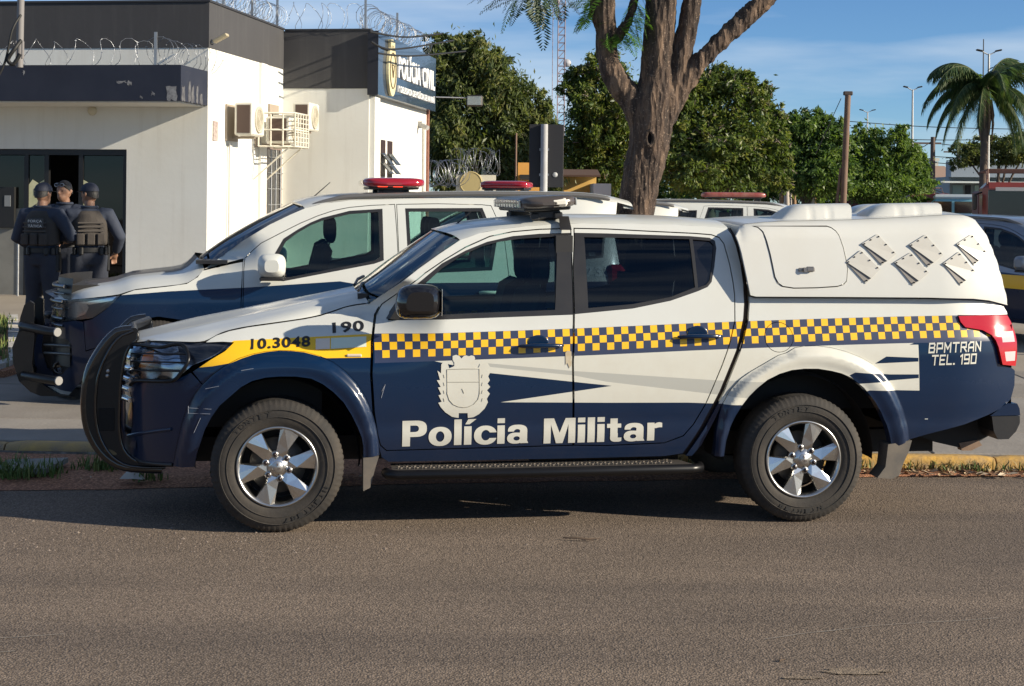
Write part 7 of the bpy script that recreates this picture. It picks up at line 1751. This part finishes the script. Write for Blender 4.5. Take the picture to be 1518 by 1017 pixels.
# ------------------------------------------------------------------ more police vehicles
def sister(loc, yaw, sc_, label, mats_=None):
    c = copy_tree(suv, None, mats_); c.location = loc; c.rotation_euler = (0, 0, yaw); c.scale = (sc_,)*3; c['label'] = label; c['category'] = 'SUV'; c['group'] = 'other parked police vehicles'
    return c
silver = mat('silver_paint', (.20, .23, .28), .3, metal=.4, coat=.6)
def rooftop(c, u, lift_): return c.matrix_world @ Vector((u, MID2, roof2(u)+lift_))
c1 = sister((5.55, 26.8, gz(25)), R(180), .86, 'white parked SUV behind the tree trunk, facing right')
c2 = sister((-1.42, 18.0, gz(18)), R(8), .90, 'white police SUV almost hidden behind the SUV with the lit bar')
c3 = sister((7.80, 18.35, gz(18)-.07), R(125), .87, 'dark parked police vehicle cut off by the right edge of the photo', {'white_paint': silver})
ys_ = panel('side_stripe', [(-.30, .80), (.55, .82), (1.5, .84), (1.5, 1.02), (.55, 1.01), (-.05, .97)], yellow_vinyl, None, W2, depth=0, off=-.004, mid=MID2)
bpy.data.objects.remove(ys_[0]); ys_[1].parent = c3
bpy.context.view_layer.update()
dusty = mat('dusty_red_bar', (.26, .055, .045), .45, coat=.2, var=(9, .7, (.33, .17, .13)))
lp = P(1087, 295, 26.0); b_ = make_lightbar('light_bar', (lp.x, lp.y, 1.86), R(88), 1.08, .30, .10, dusty, 'faded red light bar on the white SUV behind the trunk')
lp = P(751, 281, 19.0); b_ = make_lightbar('light_bar', (lp.x, lp.y, 1.93), R(72), .64, .34, .11, redbar, 'dark red light bar peeking over the SUV roof beside the sign post')

# ------------------------------------------------------------------ sign seen from behind
SY = 19.5; s0 = P(806, 300, SY); s0.z = gz(SY)
sg_ = empty('street_sign', s0, 0, 'dark street sign seen from behind on a pale grey post', 'sign')
a = P(785, 184, SY); b = P(835, 278, SY); m_ = MB(); m_.box(((a.x+b.x)/2-s0.x, .05, (a.z+b.z)/2-s0.z), (b.x-a.x, .02, a.z-b.z), 0, bev=.004); bo = m_.build('board', mat('sign_back', (.018, .018, .022), .6), sg_)
c = P(823, 259, SY); m_ = MB(); m_.lathe([(0, -.004), (.032, -.004), (.032, 0)], 20, 'Y', (c.x-s0.x, .038, c.z-s0.z)); m_.build('round_sticker', mat('sticker_grey', (.42, .42, .42), .6), bo)
m_ = MB(); m_.cyl((0, 0, -.1), (0, 0, a.z-s0.z), .045, 12); m_.build('post', mat('post_grey', (.40, .40, .41), .6, var=(8, .5, (.28, .27, .26))), sg_)
m_ = MB()
for z in (.2, .6): m_.box((0, .02, (b.z-s0.z)+(a.z-b.z)*z), (.12, .05, .03))
m_.build('clamps', steel_gal, sg_)

# ------------------------------------------------------------------ street lamps, poles, tower
def lamp_post(x, yt, Y, label, arm=1.25):
    t_ = P(x, yt, Y); o = empty('street_lamp', (t_.x, Y, .3), 0, label, 'street lamp', 'twin street lamps'); h_ = t_.z-.3
    m_ = MB(); m_.tube([(0, 0, -.2), (0, 0, h_*.5), (0, 0, h_)], [.10, .075, .05], 8); m_.build('post', mat('lamp_post_grey', (.45, .45, .44), .5, metal=.3), o)
    for s_ in (-1, 1):
        m_ = MB(); m_.tube([(0, 0, h_-.05), (s_*arm*.5, 0, h_+.06), (s_*arm*.7, 0, h_+.12)], .03, 6); ar = m_.build('arm', mat('lamp_post_grey', (.45, .45, .44), .5), o)
        m_ = MB(); m_.box((s_*arm*.98, 0, h_+.16), (arm*.7, .22, .08), 0, Matrix.Rotation(R(-12*s_), 3, 'Y'), bev=.04); m_.build('lamp_head', dark_metal, ar)
lamp_post(1353, 133, 90, 'thin twin street lamp between the green trees and the palm', .42); lamp_post(1466, 80, 72, 'tall twin street lamp in front of the palm', .45); lamp_post(1286, 166, 125, 'far twin street lamp just above the green tree', .5)
m_ = MB(); a = P(1458, 58, 95); m_.tube([(a.x, 95, .3), (a.x, 95, a.z)], [.08, .03], 6); tag(m_.build('mast', dark_metal), 'slim dark mast rising behind the palm crown', 'mast')
wd1 = mat('pole_wood', (.19, .125, .09), .9, var=(3, .7, (.12, .07, .05)), bump=(10, .5)); a = P(1257, 141, 45); b = P(1247, 315, 45); b.z = .2
wp_ = empty('wooden_pole', (b.x, 45, .25), 0, 'leaning brown wooden pole in front of the green trees', 'pole'); d = a-Vector((b.x, 45, .25))
m_ = MB(); m_.tube([(0, 0, -.2), d*.5, d], [.095, .09, .085], 10); m_.build('post', wd1, wp_)
m_ = MB(); m_.tube([(-.28, .05, 0), d*.55+Vector((-.10, .05, 0))], [.05, .045], 8); m_.build('prop', wd1, wp_)
m_ = MB(); m_.box(d+Vector((0, 0, .05)), (.26, .14, .12), 0, bev=.02); m_.build('cap', mat('cap_dark', (.06, .045, .04), .8), wp_)
m_ = MB(); m_.tube([d+Vector((-.2, 0, -.1)), d+Vector((-.5, .3, -.9)), d+Vector((-.8, .6, -1.7))], .012, 4); m_.build('stay_wire', dark_metal, wp_)
wires = mat('power_wire', (.02, .02, .022), .6)
def upole(x, yt, Y, label):
    t_ = P(x, yt, Y); o = empty('utility_pole', (t_.x, Y, .3), 0, label, 'utility pole', 'utility poles at right'); h_ = t_.z-.3
    m_ = MB(); m_.tube([(0, 0, -.2), (0, 0, h_)], [.17, .12], 10); m_.build('post', mat('pole_brown', (.12, .085, .07), .85), o)
    m_ = MB(); m_.box((-.3, 0, h_-.35), (1.5, .10, .10)); m_.build('cross_arm', mat('pole_brown', (.12, .085, .07), .85), o)
    return t_
upole(1383, 203, 85, 'brown utility pole with cross arm left of the palm'); upole(1421, 218, 110, 'distant utility pole beside the palm fronds')
i = 0
for (xa, ya, xb, yb, sg) in ((1200, 175, 1530, 192, 4), (1240, 203, 1530, 206, 3), (1383, 212, 1530, 214, 6), (1383, 232, 1530, 230, 4), (1383, 241, 1530, 240, 5), (1300, 236, 1383, 238, 3), (1360, 222, 1383, 208, 1)):
    A = P(xa, ya, 88); B_ = P(xb, yb, 88); M_ = P((xa+xb)/2, (ya+yb)/2+sg, 88); m_ = MB(); m_.tube(smooth_line([A, M_, B_], 7), .022, 4)
    tag(m_.build('power_line', wires), ('longest upper', 'second upper', 'upper right', 'middle right', 'lower right', 'left lower', 'short slanting')[i]+' power line strung near the utility poles', 'power line', 'power lines'); i += 1
# radio tower
Yt = 160; t0 = P(830, 300, Yt); tw = empty('radio_tower', (t0.x, Yt, .3), 0, 'slender lattice radio tower rising between the trees', 'tower'); hw = .36; ht = 26
tm = mat('tower_steel', (.30, .22, .22), .6, metal=.3)
for sx in (-1, 1):
    for sy in (-1, 1):
        m_ = MB(); m_.cyl((sx*hw, sy*hw, 0), (sx*hw, sy*hw, ht), .045, 5); m_.build('leg', tm, tw)
m_ = MB(); z = 0
while z < ht:
    for sy in (-1, 1): m_.cyl((-hw, sy*hw, z), (hw, sy*hw, z), .028, 4); m_.cyl((-hw, sy*hw, z), (hw, sy*hw, z+.8), .02, 4)
    z += .8
lo = m_.build('lattice', tm, tw); lo['kind'] = 'stuff'
m_ = MB(); m_.cyl((-.9, 0, 0), (-.9, 0, ht), .035, 5); m_.build('feeder_cable', tm, tw)
for z, sx in ((22.0, -1), (15.5, 1)):
    m_ = MB(); m_.lathe([(0, 0), (.3, .05), (.42, .2)], 16, 'Y', (sx*.6, -.4, z)); m_.build('dish', mat('dish_grey', (.4, .4, .42), .6), tw)

# ------------------------------------------------------------------ walls and houses behind
def house(name, label, cat, x0, x1, yt, Y, depth, m, yb=300, extra=None, grp=None):
    a = P(x0, yt, Y); b = P(x1, yt, Y); o = empty(name, (a.x, Y, .25), 0, label, cat, grp); w_ = b.x-a.x; h_ = a.z-.25
    m_ = MB(); m_.box((w_/2, depth/2, h_/2), (w_, depth, h_)); m_.build('wall', m, o); return o, w_, h_
ww, w_, h_ = house('boundary_wall', 'white boundary wall with round vent behind the SUV roof', 'wall', 676, 735, 259, 34, .25, mat('wall_cream', (.66, .62, .50), .9, var=(2, .5, (.5, .45, .36))))
m_ = MB(); c = P(698, 271, 34)-ww.location; m_.prism([(c.x+.22*math.cos(t), -.03, c.z+.22*math.sin(t)) for t in np.linspace(0, 6.283, 25)[:-1]], (0, .028, 0)); m_.tube([(c.x+.235*math.cos(t), -.02, c.z+.235*math.sin(t)) for t in np.linspace(0, 6.283, 25)], .02, 5); m_.build('round_vent', mat('vent_tan', (.42, .34, .16), .8), ww)
coil(P(675, 258, 34)-Vector((0, 0, .0)), P(737, 260, 34.4), .28, 16, 'razor wire coil on the white boundary wall'); coil(P(634, 276, 33), P(680, 276, 33.5), .27, 12, 'razor wire coil spreading low beside the station wall', rad=.007)
oo, w_, h_ = house('orange_house', 'small orange wall corner left of the street sign', 'building', 768, 800, 241, 37, 3, mat('wall_orange', (.72, .36, .08), .85)); m_ = MB(); m_.cyl((-.05, -.05, 0), (-.05, -.05, h_+.7), .025, 6); m_.build('downpipe', mat('pipe_brown', (.2, .12, .08), .7), oo); m_ = MB(); m_.box((.25, -.1, h_-.35), (.4, .2, .12)); m_.build('wall_lamp', dark_metal, oo)
yo, w_, h_ = house('yellow_house', 'yellow house front with shutters left of the big trunk', 'building', 836, 884, 262, 43, 2, mat('wall_yellow', (.72, .45, .13), .85))
for k in range(2):
    m_ = MB(); m_.box((w_*(.25+.5*k), -.03, h_*.62), (.7, .05, .8), 0); wn = m_.build('window', mat('shutter_yellow', (.75, .52, .18), .7), yo)
    for j in range(3):
        m_ = MB(); m_.box((w_*(.25+.5*k)-.22+.22*j, -.07, h_*.62), (.03, .04, .76)); m_.build('shutter_slat', mat('slat_brown', (.35, .2, .06), .8), wn)
m_ = MB(); m_.prism([(-.1, -.3, h_), (w_+.1, -.3, h_), (w_+.1, 1.2, h_+.18), (-.1, 1.2, h_+.18)], (0, 0, .05)); m_.build('roof', mat('tile_brown', (.09, .05, .035), .9), yo)
so, w_, h_ = house('white_shop', 'pale blue and white shop wall seen just left of the trunk', 'building', 880, 906, 272, 41, 2, mat('wall_paleblue', (.55, .62, .66), .8)); m_ = MB(); m_.box((w_/2, -.02, .5), (w_, .03, .9)); m_.build('lower_band', mat('band_teal', (.12, .22, .24), .7), so)
m_ = MB(); a = P(838, 288, 40); 
rows = [[(a.x+x*1.35, 40+y*.8, .3+1.1*max(0, 1-x*x)**.35) for x in np.linspace(-1, 1, 15)] for y in (-1, -.8, 0, .8, 1)]
# maroon car behind the sign
mc = empty('maroon_car', (P(850, 290, 38).x, 38, .3), 0, 'maroon car roof just behind the street sign', 'car', 'distant parked cars')
def simple_car(root, Lc, Hc, body, yaw=0):
    root.rotation_euler = (0, 0, yaw); n = 25
    prof = curve1([(0, .35*Hc), (.04, .5*Hc), (.22, .60*Hc), (.27, .63*Hc), (.40, .97*Hc), (.55, Hc), (.72, .97*Hc), (.88, .66*Hc), (.97, .60*Hc), (1.0, .4*Hc)])
    rows = []
    for i in range(n):
        t = i/(n-1); z = prof(t); rows.append([(Lc*(t-.5), -.82, .22), (Lc*(t-.5), -.86, .5*min(z, .85)), (Lc*(t-.5), -.84, min(z, .60*Hc)), (Lc*(t-.5), -.62 if z > .66*Hc else -.8, z-.03), (Lc*(t-.5), -.4, z), (Lc*(t-.5), .4, z), (Lc*(t-.5), .62 if z > .66*Hc else .8, z-.03), (Lc*(t-.5), .84, min(z, .60*Hc)), (Lc*(t-.5), .86, .5*min(z, .85)), (Lc*(t-.5), .82, .22)])
    m_ = MB(); m_.grid(rows); m_.add(rows[0], [tuple(range(10))]); m_.add(rows[-1], [tuple(range(10))]); m_.build('body', body, root)
    for s_ in (-1, 1):
        for u0, u1 in ((.33, .52), (.54, .78)):
            m_ = MB(); z0 = .66*Hc; x0, x1 = Lc*(u0-.5), Lc*(u1-.5)
            m_.add([(x0 if u0 > .5 else x0-.12, s_*.85, z0), (x1 if u1 < .6 else x1+.12, s_*.85, z0), (x1-(.05 if u1 > .6 else 0), s_*.70, .90*Hc), (x0+(.22 if u0 < .5 else 0), s_*.70, .90*Hc)], [(0, 1, 2, 3)]); m_.build('window', black_gloss, root)
        for u_ in (.18, .80):
            m_ = MB(); m_.lathe([(.12, .02), (.2, 0), (.31, .02), (.32, .18)], 20, 'Y', (Lc*(u_-.5), -.88 if s_ < 0 else .70, .32)); m_.lathe([(0, .01), (.2, .015)], 16, 'Y', (Lc*(u_-.5), -.88 if s_ < 0 else .70, .32), 1); m_.build('wheel', [rubber, alloy], root)
simple_car(mc, 4.2, 1.50, mat('maroon_paint', (.10, .012, .014), .25, coat=.7))
for (x, Y, m, lb) in ((1337, 75, white_paint, 'white car roof far behind, left of the thin lamp post'), (1215, 80, silver, 'silver car far behind under the dark green tree')):
    cc_ = empty('distant_car', (P(x, 300, Y).x, Y, .3), 0, lb, 'car', 'distant parked cars'); simple_car(cc_, 4.2, 1.48, m)
# posts and stakes by the trees
k = 0
for x, yt, Y, w_ in ((1158, 276, 58, .10), (1166, 277, 56, .12), (1172, 268, 70, .05), (1177, 276, 60, .10), (1190, 278, 62, .06), (1203, 277, 58, .12), (1208, 277, 60, .08)):
    a = P(x, yt, Y); m_ = MB(); m_.tube([(0, 0, -.1), (.03, 0, (a.z-.3)*.5), (0, 0, a.z-.3)], [w_, w_*.9, w_*.8], 7); o_ = m_.build('slim_post', mat('post_pale', (.42, .36, .30), .8) if k % 3 else mat('post_tan', (.30, .18, .10), .8)); o_.location = (a.x, Y, .3)
    tag(o_, ('first', 'second', 'third', 'fourth', 'fifth', 'sixth', 'last')[k]+' slim post from the left under the dark green tree', 'post', 'slim posts under the trees'); k += 1
# buildings at the right
bo_, w_, h_ = house('low_shop', 'long low shop with blue grey roof fascia at the far right', 'building', 1408, 1600, 262, 95, 8, mat('shop_wall', (.30, .34, .34), .85))
m_ = MB(); m_.box((w_/2, -.4, h_+.45), (w_+.4, 1.2, .95)); m_.build('fascia', mat('fascia_bluegrey', (.22, .26, .30), .6), bo_)
for k, (f0, f1, mm) in enumerate(((.02, .10, 'shop_teal'), (.12, .16, 'shop_dark'), (.19, .30, 'shop_pale'), (.40, .60, 'shop_dark'), (.64, .90, 'shop_dark'))):
    m_ = MB(); m_.box((w_*(f0+f1)/2, -.05, h_*.42), (w_*(f1-f0), .08, h_*.84)); m_.build('shop_front', {'shop_teal': mat('shop_teal', (.25, .36, .36), .5), 'shop_dark': mat('shop_dark', (.02, .02, .025), .5), 'shop_pale': mat('shop_pale', (.40, .52, .48), .6)}[mm], bo_)
m_ = MB(); m_.box((1.6, -1.2, h_-.35), (5.5, 2.2, .10)); m_.build('awning', mat('awning_pale', (.62, .66, .64), .7), bo_)
b2, w_, h_ = house('brown_roof_house', 'low house with brown tiled roof behind the utility pole', 'building', 1374, 1412, 270, 100, 6, mat('house_blue', (.16, .20, .30), .8)); m_ = MB(); m_.prism([(-.4, -.6, h_), (w_+.3, -.6, h_), (w_+.3, 3, h_+1.0), (-.4, 3, h_+1.0)], (0, 0, .12)); m_.build('roof', mat('roof_brown', (.33, .22, .16), .9), b2)
b3, w_, h_ = house('water_tower_block', 'small white block tower behind the wires at right', 'building', 1384, 1391, 240, 140, 3, mat('block_white', (.62, .60, .52), .8)); m_ = MB(); m_.box((w_/2, 1.5, h_+.2), (w_*1.3, 3.3, .3)); m_.build('cap', mat('block_white', (.62, .60, .52), .8), b3)
# pale blue van
Yv = 62; v0 = P(1424, 300, Yv); van = empty('blue_van', (v0.x, Yv, .3), R(-25), 'pale blue boxy van parked left of the palm trunk', 'van')
blu = mat('van_blue', (.22, .46, .52), .4, coat=.4)
m_ = MB(); m_.box((0, 0, 1.02), (1.75, 3.6, 1.45), 0, bev=.18); m_.box((0, 0, 1.76), (1.6, 3.4, .25), 1, bev=.10); m_.build('body', [blu, mat('van_white', (.6, .66, .66), .4)], van)
for x in (-.4, .4):
    m_ = MB(); m_.box((x, -1.80, 1.38), (.70, .03, .45), 0, bev=.01); m_.build('windscreen', black_gloss, van)
for x in (-.6, .6):
    m_ = MB(); m_.lathe([(0, -.03), (.12, -.02), (.14, .0)], 14, 'Y', (x, -1.80, .85)); m_.build('headlight', chrome, van)
    for y in (-1.2, 1.1):
        m_ = MB(); m_.lathe([(.0, -.02), (.18, -.03), (.30, 0), (.31, .16)], 18, 'X', (x*1.4-.08, y, .31)); m_.build('wheel', rubber, van)
for y in (-1.0, -.2, .7):
    m_ = MB(); m_.box((-.885, y, 1.40), (.02, .62, .40)); m_.build('side_window', black_gloss, van)
m_ = MB(); m_.box((0, -1.84, .50), (1.7, .08, .14), 0, bev=.02); m_.build('bumper', mat('van_white', (.6, .66, .66), .4), van)
# red lorries
rd_ = mat('lorry_red', (.20, .032, .022), .45, coat=.3, var=(3, .6, (.12, .025, .02))); rd2_ = mat('lorry_dark_red', (.10, .02, .018), .6)
def lorry(x, Y, yaw, label, sc_=1.0, fire=False):
    p0 = P(x, 300, Y); o = empty('red_lorry', (p0.x, Y, .3), yaw, label, 'lorry', 'red lorries at right'); o.scale = (sc_,)*3
    m_ = MB(); m_.box((0, 0, 1.45), (2.2, 1.9, 1.7), 0, bev=.15); cb = m_.build('cab', rd_, o)
    m_ = MB(); m_.box((0, -.96, 1.78), (1.95, .04, .66), 0, bev=.02); m_.build('windscreen', black_gloss, o)
    m_ = MB(); m_.box((0, -.985, 2.13), (1.6, .012, .09)); m_.build('screen_strip', mat('strip_pale', (.5, .48, .46), .6), o)
    m_ = MB(); m_.box((0, -1.0, .62), (2.2, .16, .22), 0, bev=.03); m_.build('bumper', mat('bumper_dark', (.06, .055, .05), .6), o)
    m_ = MB(); m_.box((.55, -.97, 1.12), (1.0, .05, .28), 0, bev=.01); m_.build('name_panel', mat('panel_red', (.45, .05, .05), .5), o)
    m_ = MB(); m_.box((-.1, -.97, 1.15), (.35, .05, .34), 0, bev=.01); m_.build('grille', mat('grille_pale', (.4, .38, .34), .5), o)
    for sx in (-1, 1):
        m_ = MB(); m_.lathe([(0, -.04), (.10, -.03), (.12, 0)], 14, 'Y', (sx*.85, -.97, .85)); m_.build('headlight', chrome, o)
        m_ = MB(); m_.box((sx*1.28, -.8, 1.8), (.10, .2, .38), 0, bev=.03); m_.tube([(sx*1.1, -.7, 2.05), (sx*1.3, -.85, 1.98)], .02, 5); m_.build('mirror', dark_metal, o)
        for y in (-.2, 2.6):
            m_ = MB(); m_.lathe([(0, -.02), (.25, -.03), (.45, 0), (.46, .22)], 20, 'X', (sx*.95-.1, y, .46)); m_.build('wheel', rubber, o)
    m_ = MB(); m_.box((0, 3.0, 1.5), (2.2, 3.6, 1.2), 0, bev=.05); m_.build('body', rd2_, o)
    m_ = MB()
    for sx in (-1, 1): m_.tube([(sx*.95, -.5, 2.3), (sx*.95, -.4, 2.62), (sx*.95, 4.5, 2.62)], .022, 6); m_.tube([(sx*1.0, -.9, 2.25), (sx*.95, .3, 2.62)], .02, 6)
    for y in (-.3, 1.2, 2.8, 4.4): m_.cyl((-.95, y, 2.62), (.95, y, 2.62), .02, 6)
    m_.build('ladder_rack', mat('rack_rust', (.14, .075, .055), .8), o)
    return o
lorry(1522, 34, R(-14), 'old red lorry with roof rack at the right edge behind the canopy', .88); lorry(1378, 72, R(60), 'small dark red lorry far behind beside the thin lamp post', .85)
